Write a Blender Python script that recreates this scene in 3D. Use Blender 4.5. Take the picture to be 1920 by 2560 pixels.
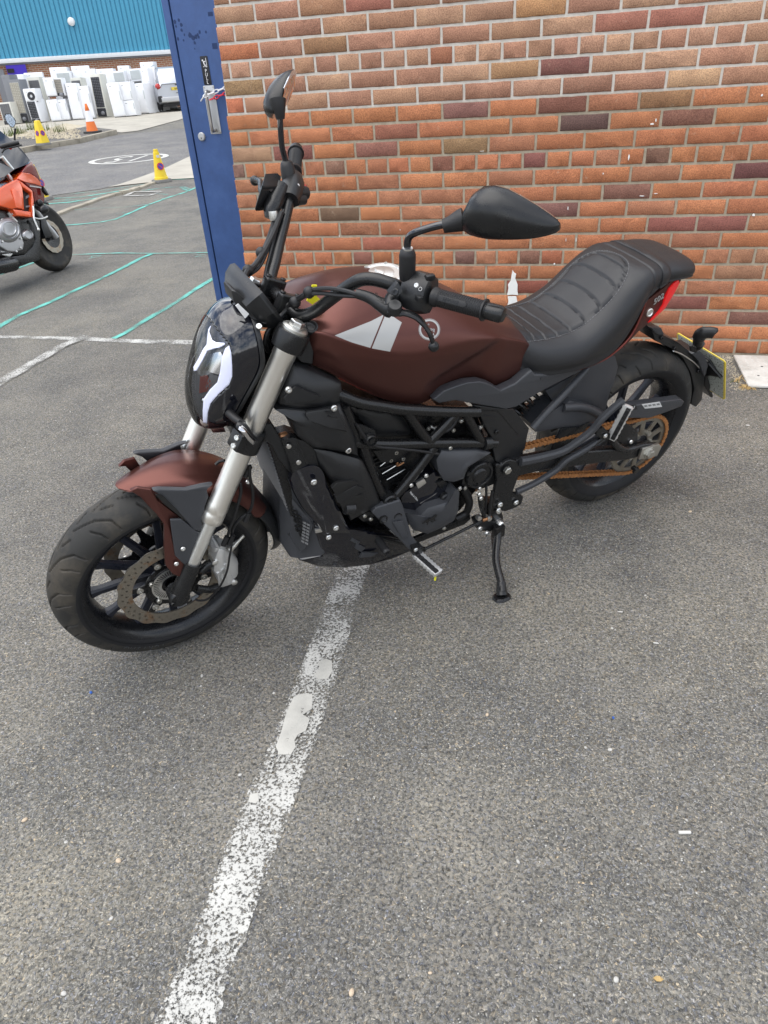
import bpy, bmesh, math, random
from math import sin, cos, pi, radians
from mathutils import Vector, Matrix, noise
from mathutils.bvhtree import BVHTree
from mathutils.geometry import delaunay_2d_cdt

for o in list(bpy.data.objects): bpy.data.objects.remove(o)
scene = bpy.context.scene
COL = scene.collection

# ------------------------------------------------------------------ camera
F_PX = 1744.70                      # focal length in photo pixels (photo 1920 x 2560)
CAM = Vector((1.40621, -4.00407, 1.41907))
RC = Matrix(((0.9691926, -0.2329931, -0.0798744), (0.2392566, 0.8135621, 0.5299745), (-0.0584976, -0.5327579, 0.8442435)))  # right, forward, up
cam = bpy.data.cameras.new('Camera'); camo = bpy.data.objects.new('Camera', cam); COL.objects.link(camo)
r_, f_, u_ = RC.col[0], RC.col[1], RC.col[2]
camo.matrix_world = Matrix(((r_[0], u_[0], -f_[0], CAM[0]), (r_[1], u_[1], -f_[1], CAM[1]), (r_[2], u_[2], -f_[2], CAM[2]), (0, 0, 0, 1)))
cam.sensor_fit = 'HORIZONTAL'; cam.sensor_width = 36; cam.lens = F_PX / 1920 * 36
cam.clip_start = 0.05; cam.clip_end = 600
scene.camera = camo
scene.render.resolution_x, scene.render.resolution_y = 768, 1024

# ------------------------------------------------------------------ sky and sun
SUN_EL, SUN_AZ = radians(70), radians(215)   # azimuth: direction towards the sun, measured from +x
W = bpy.data.worlds.new('World'); scene.world = W; W.use_nodes = True
nt = W.node_tree; nt.nodes.clear()
def wn(t, **k):
    n = nt.nodes.new(t)
    for a, b in k.items(): setattr(n, a, b)
    return n
sky = wn('ShaderNodeTexSky', sky_type='NISHITA', sun_disc=False, sun_elevation=SUN_EL, sun_rotation=radians(90) - SUN_AZ, air_density=1.0, dust_density=1.5, ozone_density=1.2)
tc = wn('ShaderNodeTexCoord'); mp = wn('ShaderNodeMapping'); mp.inputs['Scale'].default_value = (1.0, 1.0, 1.9)
nz = wn('ShaderNodeTexNoise'); nz.inputs['Scale'].default_value = 3.1; nz.inputs['Detail'].default_value = 8; nz.inputs['Roughness'].default_value = 0.58
rp = wn('ShaderNodeValToRGB'); rp.color_ramp.elements[0].position = 0.40; rp.color_ramp.elements[1].position = 0.60
nz2 = wn('ShaderNodeTexNoise'); nz2.inputs['Scale'].default_value = 5.5; nz2.inputs['Detail'].default_value = 6
rp2 = wn('ShaderNodeValToRGB'); rp2.color_ramp.elements[0].position = 0.3; rp2.color_ramp.elements[0].color = (7.5, 7.9, 8.6, 1); rp2.color_ramp.elements[1].position = 0.72; rp2.color_ramp.elements[1].color = (17, 17, 17, 1)
mx = wn('ShaderNodeMix', data_type='RGBA'); bg = wn('ShaderNodeBackground'); bg.inputs['Strength'].default_value = 0.11; wo = wn('ShaderNodeOutputWorld')
L = nt.links.new
L(tc.outputs['Generated'], mp.inputs['Vector']); L(mp.outputs[0], nz.inputs['Vector']); L(mp.outputs[0], nz2.inputs['Vector'])
L(nz.outputs['Fac'], rp.inputs[0]); L(nz2.outputs['Fac'], rp2.inputs[0])
L(rp.outputs[0], mx.inputs[0]); L(sky.outputs[0], mx.inputs[6]); L(rp2.outputs[0], mx.inputs[7]); L(mx.outputs[2], bg.inputs[0]); L(bg.outputs[0], wo.inputs[0])
sl = bpy.data.lights.new('Sun', 'SUN'); sl.energy = 1.5; sl.angle = radians(70); sl.color = (1, .965, .91)
so = bpy.data.objects.new('Sun', sl); COL.objects.link(so)
sd = Vector((cos(SUN_EL) * cos(SUN_AZ), cos(SUN_EL) * sin(SUN_AZ), sin(SUN_EL)))
so.rotation_euler = sd.to_track_quat('Z', 'Y').to_euler(); so.location = (0, 0, 8)
vs = scene.view_settings; vs.view_transform = 'Standard'; vs.look = 'None'; vs.gamma = 1; vs.use_curve_mapping = False; vs.exposure = 0.80

# ------------------------------------------------------------------ from photo pixels to places
def ray(px, py): return (RC @ Vector(((px - 960) / F_PX, 1, -(py - 1280) / F_PX))).normalized()
def on_plane(px, py, o, n):
    d = ray(px, py); return CAM + d * ((o - CAM).dot(n) / d.dot(n))
def gz(x, y):                                        # the yard rises gently towards the far building
    s = -0.56 * x + 0.83 * y - 7.0
    return 0.0 if s <= -2 else (0.018 * (s + 2) ** 2 / 8 if s < 2 else 0.018 * s)
def gd(px, py, dz=0.0):
    z = 0.0
    for _ in range(25):
        p = on_plane(px, py, Vector((0, 0, z + dz)), Vector((0, 0, 1)))
        if (p - CAM).length > 90 or (p - CAM).dot(f_) < 0: p = CAM + ray(px, py) * 60
        z = z * .5 + gz(p.x, p.y) * .5
    return Vector((p.x, p.y, gz(p.x, p.y) + dz))
def wl(px, py, y=0.0): return on_plane(px, py, Vector((0, y, 0)), Vector((0, 1, 0)))
CROP = dict(A=(100, 1200, 4.879), B=(360, 1240, 4.608), C=(1480, 820, 4.608), D=(1180, 940, 4.608), E=(280, 1060, 3.770), c2=(100, 1050, 2.37), c3=(420, 550, 3.402), c4=(660, 880, 2.592), c5=(1150, 580, 2.3366), c6=(600, 150, 2.0232), c7=(740, 640, 2.5136), c8=(540, 350, 3.318), c9=(980, 350, 3.318), O=(0, 250, 4.915), G=(0, 0, 2.592), F=(0, 0, 3.770), D2=(400, 0, 2.765), L=(0, 340, 3.19), F1=(0, 130, 7.541), F2=(200, 130, 6.381), P=(1700, 820, 7.541), N=(0, 0, 1))
def cr(k, x, y): a, b, s = CROP[k]; return a + x / s, b + y / s

# the parked motorcycle's own frame: x forward, y to its left, z up, origin under the rear wheel
BO = Vector((1.55467, -1.57063, 0))
BM = Matrix(((-0.7564375, 0.6419248, 0.1254392), (-0.654066, -0.7423959, -0.1450723), (0, -0.1917836, 0.9814372)))
BI = BM.transposed()
AXLE = Vector((1.6, 0, 0.305)); P0 = Vector((1.563293, 0, 0.28529))
SU = Vector((-0.4733171, 0, 0.8808921)); SFW = Vector((0.8808921, 0, 0.4733171))      # along and across the steering axis
SM = Matrix.Rotation(radians(3.9415), 3, SU); SI = SM.transposed()
def bk(px, py, Y):
    p = on_plane(px, py, BO + BM.col[1] * Y, BM.col[1].copy()); return BI @ (p - BO)
def stp(px, py, Y):
    n = BM @ SM.col[1]; p = BI @ (on_plane(px, py, BO + BM @ P0 + n * Y, n) - BO); return SI @ (p - P0) + P0
def bike_ray(px, py): return BI @ (CAM - BO), BI @ ray(px, py)
def steer_ray(px, py):
    o, d = bike_ray(px, py); return SI @ (o - P0) + P0, SI @ d
def K(k, *pts): return [cr(k, *p) for p in pts]
def B3(k, Y, *pts):                                   # crop points (x, y[, own Y]) to bike frame
    return [bk(*cr(k, p[0], p[1]), p[2] if len(p) > 2 else Y) for p in pts]
def S3(k, Y, *pts): return [stp(*cr(k, p[0], p[1]), p[2] if len(p) > 2 else Y) for p in pts]

# ------------------------------------------------------------------ mesh helpers
def frame_of(d, up=Vector((0, 0, 1))):
    d = d.normalized()
    if abs(d.dot(up)) > .98: up = Vector((1, 0, 0))
    a = d.cross(up).normalized(); return a, a.cross(d).normalized() * -1, d
def spline(pts, n=6, closed=False):
    pts = [Vector(p) for p in pts]; out = []; N = len(pts)
    rng = range(N if closed else N - 1)
    for i in rng:
        g = (lambda k: pts[k % N]) if closed else (lambda k: pts[min(max(k, 0), N - 1)])
        a, b, c, d = g(i - 1), g(i), g(i + 1), g(i + 2)
        for j in range(n):
            t = j / n
            out.append(.5 * ((2 * b) + (c - a) * t + (2 * a - 5 * b + 4 * c - d) * t * t + (3 * b - a - 3 * c + d) * t ** 3))
    if not closed: out.append(pts[-1].copy())
    return out
class MB:
    def __init__(s): s.v = []; s.f = []
    def add(s, vs, fs):
        n = len(s.v); s.v += [Vector(v) for v in vs]; s.f += [tuple(i + n for i in f) for f in fs]; return s
    def box(s, c, size, m=None):
        c = Vector(c); h = [x / 2 for x in size]
        vs = [Vector((x, y, z)) for x in (-h[0], h[0]) for y in (-h[1], h[1]) for z in (-h[2], h[2])]
        if m is not None: vs = [m @ v for v in vs]
        return s.add([c + v for v in vs], [(0, 1, 3, 2), (4, 6, 7, 5), (0, 4, 5, 1), (2, 3, 7, 6), (0, 2, 6, 4), (1, 5, 7, 3)])
    def rings(s, rings, closed=True, cap0=True, cap1=True, loop=False):
        n = len(rings[0]); vs = [p for r in rings for p in r]; fs = []; m = len(rings)
        for i in range(m if loop else m - 1):
            for j in range(n if closed else n - 1):
                a, b = i * n + j, i * n + (j + 1) % n; i2 = (i + 1) % m
                c, d = i2 * n + (j + 1) % n, i2 * n + j
                fs.append((a, b, c, d))
        if closed and not loop:
            if cap0: fs.append(tuple(range(n - 1, -1, -1)))
            if cap1: fs.append(tuple((m - 1) * n + j for j in range(n)))
        return s.add(vs, fs)
    def tube(s, pts, r, seg=12, flat=1.0, caps=True):
        pts = [Vector(p) for p in pts]; rr = r if isinstance(r, (list, tuple)) else [r] * len(pts)
        if len(rr) != len(pts): rr = [rr[0] + (rr[-1] - rr[0]) * i / (len(pts) - 1) for i in range(len(pts))]
        d0 = (pts[1] - pts[0]).normalized(); a, b, _ = frame_of(d0); R = []
        for i, p in enumerate(pts):
            d = (pts[min(i + 1, len(pts) - 1)] - pts[max(i - 1, 0)]).normalized()
            a = (a - d * a.dot(d)).normalized(); b = d.cross(a)
            R.append([p + (a * cos(2 * pi * k / seg) + b * sin(2 * pi * k / seg) * flat) * rr[i] for k in range(seg)])
        return s.rings(R, True, caps, caps)
    def lathe(s, prof, o, ax, seg=32, closed=False):   # prof: (radius, along axis)
        o = Vector(o); a, b, d = frame_of(Vector(ax))
        R = [[o + d * y + (a * cos(2 * pi * k / seg) + b * sin(2 * pi * k / seg)) * r for k in range(seg)] for r, y in prof]
        return s.rings(R, True, True, True, loop=closed)
    def prism(s, pts, off, top=1.0):
        pts = [Vector(p) for p in pts]; off = Vector(off); n = len(pts)
        c = sum(pts, Vector()) / n
        q = [c + (p - c) * top + off for p in pts]
        return s.add(pts + q, [tuple(range(n)), tuple(range(2 * n - 1, n - 1, -1))] + [(i, i + n, (i + 1) % n + n, (i + 1) % n) for i in range(n)])
    def ball(s, c, r, seg=12, rows=8):
        c = Vector(c); r = Vector(r) if not isinstance(r, (int, float)) else Vector((r, r, r))
        R = []
        for i in range(rows + 1):
            t = pi * i / rows; rr = max(sin(t), .001)
            R.append([c + Vector((cos(2 * pi * k / seg) * rr * r.x, sin(2 * pi * k / seg) * rr * r.y, cos(t) * r.z)) for k in range(seg)])
        return s.rings(R)
    def bolt(s, c, ax, r=.006, h=.004):
        ax = Vector(ax).normalized()
        s.lathe([(r, 0), (r, h * .6), (r * .8, h), (r * .45, h), (r * .4, h * .4), (.0003, h * .4)], c, ax, 10); return s
def ob(name, mb, mat, parent=None, smooth=38, bevel=0, seg=2, fix=True):
    me = bpy.data.meshes.new(name)
    if isinstance(mb, MB): me.from_pydata(mb.v, [], mb.f)
    else: me = mb; me.name = name
    if fix and isinstance(mb, MB):
        b = bmesh.new(); b.from_mesh(me); bmesh.ops.recalc_face_normals(b, faces=b.faces)
        if bevel:
            ed = [e for e in b.edges if len(e.link_faces) == 2 and e.calc_face_angle(0) > .6]
            bmesh.ops.bevel(b, geom=ed, offset=bevel, segments=seg, affect='EDGES', profile=.6, clamp_overlap=True)
        b.to_mesh(me); b.free()
    if smooth:
        me.shade_smooth(); me.set_sharp_from_angle(angle=radians(smooth))
    if mat is not None: me.materials.append(mat)
    o = bpy.data.objects.new(name, me); COL.objects.link(o)
    if parent is not None: o.parent = parent
    return o
def tag(o, label=None, cat=None, group=None, kind=None):
    for k, v in (('label', label), ('category', cat), ('group', group), ('kind', kind)):
        if v: o[k] = v
    return o
def empty(name, loc=(0, 0, 0), rz=0):
    o = bpy.data.objects.new(name, None); COL.objects.link(o); o.location = loc; o.rotation_euler = (0, 0, rz); o.empty_display_size = .1
    return o
def copy_tree(o, parent=None):
    c = o.copy(); COL.objects.link(c); c.parent = parent
    for ch in list(o.children): copy_tree(ch, c)
    return c
def text_mesh(txt, size, depth=.0006, spacing=1.0, align='CENTER'):
    cu = bpy.data.curves.new('lettering', 'FONT'); cu.body = txt; cu.size = size; cu.extrude = depth; cu.align_x = align; cu.align_y = 'CENTER'; cu.space_character = spacing; cu.resolution_u = 3
    t = bpy.data.objects.new('lettering_tmp', cu); COL.objects.link(t)
    me = bpy.data.meshes.new_from_object(t.evaluated_get(bpy.context.evaluated_depsgraph_get()))
    bpy.data.objects.remove(t); bpy.data.curves.remove(cu); return me
def place_text(txt, size, o, ex, ey, mat, parent, depth=.0006, shear=0, name='lettering', sx=1.0, spacing=1.0):
    me = text_mesh(txt, size, depth, spacing); ex = Vector(ex).normalized(); ey = Vector(ey); ey = (ey - ex * ey.dot(ex)).normalized(); ez = ex.cross(ey)
    for v in me.vertices:
        x, y, z = v.co; v.co = Vector(o) + ex * (x * sx + shear * y) + ey * y + ez * z
    return ob(name, me, mat, parent, smooth=0)
def bvh_of(o): return BVHTree.FromPolygons([v.co.copy() for v in o.data.vertices], [tuple(p.vertices) for p in o.data.polygons])
def decal(name, poly, bvh, rayf, mat, parent, lift=.0006, step=6, thick=0, bias=None):
    """a thin piece that follows a surface: photo outline laid on it, poly in photo pixels"""
    xs = [p[0] for p in poly]; ys = [p[1] for p in poly]; pts = []; n = 0
    P = []
    for i, p in enumerate(poly):
        q = poly[(i + 1) % len(poly)]; m = max(1, int(math.hypot(q[0] - p[0], q[1] - p[1]) / step))
        P += [(p[0] + (q[0] - p[0]) * j / m, p[1] + (q[1] - p[1]) * j / m) for j in range(m)]
    n = len(P); pts = [Vector(p) for p in P]
    def inside(x, y):
        c = False; j = n - 1
        for i in range(n):
            xi, yi = P[i]; xj, yj = P[j]
            if (yi > y) != (yj > y) and x < (xj - xi) * (y - yi) / (yj - yi) + xi: c = not c
            j = i
        return c
    y = min(ys) + step / 2
    while y < max(ys):
        x = min(xs) + step / 2
        while x < max(xs):
            if inside(x, y) and min((x - a) ** 2 + (y - b) ** 2 for a, b in P) > (step * .45) ** 2: pts.append(Vector((x, y)))
            x += step
        y += step
    vco, _, fcs, *_ = delaunay_2d_cdt(pts, [(i, (i + 1) % n) for i in range(n)], [], 1, 1e-4)
    V = []; ok = []
    for q in vco:
        o, d = rayf(q.x, q.y); h = bvh.ray_cast(o, d)
        if h[0] is None: V.append(Vector()); ok.append(False)
        else:
            nn = h[1] if h[1].dot(d) < 0 else -h[1]
            V.append(h[0] + nn * lift); ok.append(True)
    m = MB(); m.add(V, [tuple(f) for f in fcs if all(ok[i] for i in f)])
    b_ = ob(name, m, mat, parent, smooth=60, fix=True)
    if thick:
        md = b_.modifiers.new('thickness', 'SOLIDIFY'); md.thickness = thick; md.offset = -1
    return b_
# ------------------------------------------------------------------ materials
MATS = {}
def mat(name, base, rough=.5, metal=0.0, var=.0, vscale=20, bump=.0, bscale=200, coat=0.0, spec=.5, base2=None, fac=(.4, .65), rvar=0.0, emit=None, trans=0, ior=1.45, detail=6, sheen=0, coords='Object'):
    m = bpy.data.materials.new(name); m.use_nodes = True; t = m.node_tree; N = t.nodes; Lk = t.links.new
    b = N['Principled BSDF']; b.inputs['Roughness'].default_value = rough; b.inputs['Metallic'].default_value = metal
    b.inputs['Coat Weight'].default_value = coat; b.inputs['Coat Roughness'].default_value = .06; b.inputs['Specular IOR Level'].default_value = spec; b.inputs['IOR'].default_value = ior
    b.inputs['Transmission Weight'].default_value = trans
    if sheen: b.inputs['Sheen Weight'].default_value = sheen
    b.inputs['Base Color'].default_value = (*base, 1)
    if emit: b.inputs['Emission Color'].default_value = (*emit[0], 1); b.inputs['Emission Strength'].default_value = emit[1]
    tcn = N.new('ShaderNodeTexCoord')
    if var or base2 or rvar:
        nz = N.new('ShaderNodeTexNoise'); nz.inputs['Scale'].default_value = vscale; nz.inputs['Detail'].default_value = detail; nz.inputs['Roughness'].default_value = .65
        Lk(tcn.outputs[coords], nz.inputs['Vector'])
        if var or base2:
            rp = N.new('ShaderNodeValToRGB'); rp.color_ramp.elements[0].position, rp.color_ramp.elements[1].position = fac if base2 else (.25, .75)
            lo = tuple(c * (1 - var) for c in base); hi = base2 or tuple(min(1, c * (1 + var)) for c in base)
            rp.color_ramp.elements[0].color = (*(base if base2 else lo), 1); rp.color_ramp.elements[1].color = (*hi, 1)
            Lk(nz.outputs['Fac'], rp.inputs[0]); Lk(rp.outputs[0], b.inputs['Base Color'])
        if rvar:
            mr = N.new('ShaderNodeMapRange'); mr.inputs[3].default_value = max(0, rough - rvar); mr.inputs[4].default_value = min(1, rough + rvar); mr.inputs[1].default_value = .3; mr.inputs[2].default_value = .7
            Lk(nz.outputs['Fac'], mr.inputs[0]); Lk(mr.outputs[0], b.inputs['Roughness'])
    if bump:
        n2 = N.new('ShaderNodeTexNoise'); n2.inputs['Scale'].default_value = bscale; n2.inputs['Detail'].default_value = 3
        Lk(tcn.outputs[coords], n2.inputs['Vector'])
        bm = N.new('ShaderNodeBump'); bm.inputs['Strength'].default_value = bump; bm.inputs['Distance'].default_value = .002
        Lk(n2.outputs['Fac'], bm.inputs['Height']); Lk(bm.outputs[0], b.inputs['Normal'])
    MATS[name] = m; return m
def graph(name):
    m = bpy.data.materials.new(name); m.use_nodes = True; t = m.node_tree; MATS[name] = m
    def n(tp, **k):
        nd = t.nodes.new(tp)
        for a, v in k.items():
            if a in ('ins',):
                for i, x in v.items(): nd.inputs[i].default_value = x
            else: setattr(nd, a, v)
        return nd
    return m, n, t.links.new, t.nodes['Principled BSDF'], t
def ramp(n, stops):
    r = n('ShaderNodeValToRGB'); e = r.color_ramp.elements
    while len(e) < len(stops): e.new(.5)
    for k, (p, c) in zip(e, stops): k.position = p; k.color = (*c, 1) if len(c) == 3 else c
    return r

# asphalt: light and dark chippings in a grey binder, dusty patches
def asphalt(name, chips, dust, dark=1.0, scale=190):
    m, n, L_, b, t = graph(name); tc = n('ShaderNodeTexCoord')
    v = n('ShaderNodeTexVoronoi', ins={'Scale': scale}); v2 = n('ShaderNodeTexVoronoi', ins={'Scale': scale * 2.3}); vb = n('ShaderNodeTexVoronoi', feature='DISTANCE_TO_EDGE', ins={'Scale': scale})
    nz = n('ShaderNodeTexNoise', ins={'Scale': 1.7, 'Detail': 9.0, 'Roughness': .72}); nf = n('ShaderNodeTexNoise', ins={'Scale': 120.0, 'Detail': 4.0}); nw = n('ShaderNodeTexNoise', ins={'Scale': 60.0, 'Detail': 2.0})
    wv = n('ShaderNodeMix', data_type='VECTOR', ins={0: .02}); L_(tc.outputs['Object'], wv.inputs[4]); L_(nw.outputs['Color'], wv.inputs[5]); L_(tc.outputs['Object'], nw.inputs['Vector'])
    for x in (v, v2, vb): L_(wv.outputs[1], x.inputs['Vector'])
    for x in (nz, nf): L_(tc.outputs['Object'], x.inputs['Vector'])
    sep = n('ShaderNodeSeparateColor'); L_(v.outputs['Color'], sep.inputs[0])
    c1 = ramp(n, [(0, tuple(x * .42 * dark for x in chips)), (.35, tuple(x * .75 * dark for x in chips)), (.7, tuple(x * 1.05 * dark for x in chips)), (.93, tuple(x * 1.6 * dark for x in chips)), (1, (chips[0] * 2.3, chips[1] * 2.1, chips[2] * 1.8))]); L_(sep.outputs[0], c1.inputs[0])
    sep2 = n('ShaderNodeSeparateColor'); L_(v2.outputs['Color'], sep2.inputs[0])
    c2 = ramp(n, [(0, (.35, .35, .36)), (.5, (.8, .8, .8)), (1, (1.35, 1.33, 1.28))]); L_(sep2.outputs[1], c2.inputs[0])
    mul = n('ShaderNodeMix', data_type='RGBA', blend_type='MULTIPLY', ins={0: .8}); L_(c1.outputs[0], mul.inputs[6]); L_(c2.outputs[0], mul.inputs[7])
    ed = ramp(n, [(0, (.33, .32, .31)), (.13, (1, 1, 1))]); L_(vb.outputs['Distance'], ed.inputs[0])
    ed.color_ramp.elements[1].position = .0013 * 190 / scale * 190 / 190 * 100 * .9
    tn = ramp(n, [(0, (.86, .93, 1.14)), (.22, (1, 1, 1)), (.80, (1, 1, .97)), (1, (1.25, 1.08, .85))]); L_(sep.outputs[2], tn.inputs[0])
    mt = n('ShaderNodeMix', data_type='RGBA', blend_type='MULTIPLY', ins={0: 1.0}); L_(mul.outputs[2], mt.inputs[6]); L_(tn.outputs[0], mt.inputs[7])
    mul2 = n('ShaderNodeMix', data_type='RGBA', blend_type='MULTIPLY', ins={0: .75}); L_(mt.outputs[2], mul2.inputs[6]); L_(ed.outputs[0], mul2.inputs[7])
    dm = ramp(n, [(.40, (.06, .06, .06)), (.70, (.78, .78, .78))]); L_(nz.outputs['Fac'], dm.inputs[0])
    df = ramp(n, [(.42, (0, 0, 0)), (.60, (1, 1, 1))]); L_(nf.outputs['Fac'], df.inputs[0])
    dmx = n('ShaderNodeMath', operation='MULTIPLY'); L_(dm.outputs[0], dmx.inputs[0]); L_(df.outputs[0], dmx.inputs[1])
    mx = n('ShaderNodeMix', data_type='RGBA', ins={7: (*dust, 1)}); L_(dmx.outputs[0], mx.inputs[0]); L_(mul2.outputs[2], mx.inputs[6])
    big = ramp(n, [(.3, (.80, .80, .82)), (.5, (1, 1, 1)), (.7, (1.16, 1.14, 1.09))]); nb = n('ShaderNodeTexNoise', ins={'Scale': 1.1, 'Detail': 6.0, 'Roughness': .6}); L_(tc.outputs['Object'], nb.inputs['Vector']); L_(nb.outputs['Fac'], big.inputs[0])
    mb = n('ShaderNodeMix', data_type='RGBA', blend_type='MULTIPLY', ins={0: 1.0}); L_(mx.outputs[2], mb.inputs[6]); L_(big.outputs[0], mb.inputs[7])
    L_(mb.outputs[2], b.inputs['Base Color']); b.inputs['Roughness'].default_value = .88; b.inputs['Specular IOR Level'].default_value = .3
    hm = n('ShaderNodeMath', operation='ADD'); L_(vb.outputs['Distance'], hm.inputs[0]); L_(sep.outputs[1], hm.inputs[1]); 
    hs = n('ShaderNodeMath', operation='MULTIPLY', ins={1: 1.0}); L_(hm.outputs[0], hs.inputs[0])
    bp = n('ShaderNodeBump', ins={'Strength': .55, 'Distance': .0022}); L_(hs.outputs[0], bp.inputs['Height']); L_(bp.outputs[0], b.inputs['Normal'])
    return m
asphalt('asphalt', (.162, .160, .152), (.32, .294, .240), scale=260)
asphalt('road_asphalt', (.215, .215, .22), (.25, .24, .22), scale=120)
asphalt('pavement_asphalt', (.17, .165, .16), (.22, .2, .17), scale=120)
# worn road paint: stones wear through the film
def paint(name, col, wear, patch, scale=190, soft=.07):
    m, n, L_, b, t = graph(name); tc = n('ShaderNodeTexCoord')
    nf = n('ShaderNodeTexNoise', ins={'Scale': float(scale), 'Detail': 3.0, 'Roughness': .6}); nl = n('ShaderNodeTexNoise', ins={'Scale': float(patch), 'Detail': 5.0})
    for x in (nf, nl): L_(tc.outputs['Object'], x.inputs['Vector'])
    at = n('ShaderNodeAttribute', attribute_name='edge')
    a = n('ShaderNodeMath', operation='ADD'); ns_ = n('ShaderNodeMath', operation='MULTIPLY_ADD', ins={1: .55, 2: .225}); L_(nl.outputs['Fac'], ns_.inputs[0]); L_(nf.outputs['Fac'], a.inputs[0]); L_(ns_.outputs[0], a.inputs[1])
    a2 = n('ShaderNodeMath', operation='ADD'); L_(a.outputs[0], a2.inputs[0]); L_(at.outputs['Fac'], a2.inputs[1])
    r = n('ShaderNodeMapRange', ins={1: wear, 2: wear + soft}); L_(a2.outputs[0], r.inputs[0])
    c = ramp(n, [(.3, tuple(x * .72 for x in col)), (.7, col)]); L_(nl.outputs['Fac'], c.inputs[0]); L_(c.outputs[0], b.inputs['Base Color']); b.inputs['Roughness'].default_value = .75
    tr = n('ShaderNodeBsdfTransparent'); ms = n('ShaderNodeMixShader'); L_(r.outputs[0], ms.inputs[0]); L_(tr.outputs[0], ms.inputs[1]); L_(b.outputs[0], ms.inputs[2])
    bp = n('ShaderNodeBump', ins={'Strength': .5, 'Distance': .002}); L_(nf.outputs['Fac'], bp.inputs['Height']); L_(bp.outputs[0], b.inputs['Normal'])
    L_(ms.outputs[0], t.nodes['Material Output'].inputs[0]); return m
paint('bay_paint', (.50, .495, .465), .90, 7, 150, soft=.15)
paint('bay_paint_thick', (.50, .49, .45), .72, 14, 60)
paint('faded_paint', (.34, .337, .317), 1.09, 5, soft=.2)
paint('roundel_paint', (.62, .61, .57), .72, 6, 80)
paint('spray_paint', (.135, .50, .43), .86, 6, soft=.18)
paint('spray_paint_thin', (.16, .46, .40), .95, 5, soft=.2)

# brick: own colour per brick, speckle, worn faces
def brick(name, use_attr, up):
    m, n, L_, b, t = graph(name); tc = n('ShaderNodeTexCoord')
    if use_attr: src = n('ShaderNodeAttribute', attribute_name='tint').outputs['Color']
    else: src = n('ShaderNodeObjectInfo').outputs['Color']
    oi = n('ShaderNodeObjectInfo'); ge = n('ShaderNodeNewGeometry')
    n1 = n('ShaderNodeTexNoise', ins={'Scale': 9.0, 'Detail': 5.0, 'Roughness': .6}); n2 = n('ShaderNodeTexNoise', ins={'Scale': 190.0, 'Detail': 3.0}); n3 = n('ShaderNodeTexNoise', ins={'Scale': 28.0, 'Detail': 6.0, 'Roughness': .7})
    for x in (n1, n2, n3): L_(ge.outputs['Position'], x.inputs['Vector'])
    mp = None
    r1 = ramp(n, [(.28, (.72, .70, .70)), (.5, (1, 1, 1)), (.72, (1.2, 1.24, 1.2))]); L_(n1.outputs['Fac'], r1.inputs[0])
    m1 = n('ShaderNodeMix', data_type='RGBA', blend_type='MULTIPLY', ins={0: .75}); L_(src, m1.inputs[6]); L_(r1.outputs[0], m1.inputs[7])
    r2 = ramp(n, [(.35, (.5, .48, .48)), (.5, (1, 1, 1)), (.66, (1.45, 1.45, 1.4))]); L_(n2.outputs['Fac'], r2.inputs[0])
    m2 = n('ShaderNodeMix', data_type='RGBA', blend_type='MULTIPLY', ins={0: .62}); L_(m1.outputs[2], m2.inputs[6]); L_(r2.outputs[0], m2.inputs[7])
    r3 = ramp(n, [(.60, (0, 0, 0)), (.78, (.7, .7, .7))]); L_(n3.outputs['Fac'], r3.inputs[0])
    m3 = n('ShaderNodeMix', data_type='RGBA', ins={7: (.42, .33, .24, 1)}); L_(r3.outputs[0], m3.inputs[0]); L_(m2.outputs[2], m3.inputs[6])
    L_(m3.outputs[2], b.inputs['Base Color']); b.inputs['Roughness'].default_value = .85; b.inputs['Specular IOR Level'].default_value = .25
    ad = n('ShaderNodeMath', operation='MULTIPLY_ADD', ins={1: .5}); L_(n2.outputs['Fac'], ad.inputs[0]); L_(n3.outputs['Fac'], ad.inputs[2])
    bp = n('ShaderNodeBump', ins={'Strength': .5, 'Distance': .003}); L_(ad.outputs[0], bp.inputs['Height']); L_(bp.outputs[0], b.inputs['Normal']); return m
brick('brick_face', False, 0); brick('brick_face_far', True, 0)
def mortar():
    m, n, L_, b, t = graph('mortar'); ge = n('ShaderNodeNewGeometry'); sp = n('ShaderNodeSeparateXYZ'); L_(ge.outputs['Position'], sp.inputs[0])
    n1 = n('ShaderNodeTexNoise', ins={'Scale': 40.0, 'Detail': 6.0, 'Roughness': .7}); L_(ge.outputs['Position'], n1.inputs['Vector'])
    r = ramp(n, [(.3, (.29, .242, .175)), (.7, (.44, .378, .285))]); r2 = ramp(n, [(.3, (.50, .46, .40)), (.7, (.66, .62, .555))]); L_(n1.outputs['Fac'], r.inputs[0]); L_(n1.outputs['Fac'], r2.inputs[0])
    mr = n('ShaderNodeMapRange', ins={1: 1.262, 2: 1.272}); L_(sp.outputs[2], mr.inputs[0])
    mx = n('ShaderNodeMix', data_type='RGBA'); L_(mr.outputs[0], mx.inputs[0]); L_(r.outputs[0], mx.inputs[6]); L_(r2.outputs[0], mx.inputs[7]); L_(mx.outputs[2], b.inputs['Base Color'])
    b.inputs['Roughness'].default_value = .95
    bp = n('ShaderNodeBump', ins={'Strength': .6, 'Distance': .003}); L_(n1.outputs['Fac'], bp.inputs['Height']); L_(bp.outputs[0], b.inputs['Normal'])
mortar()
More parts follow.
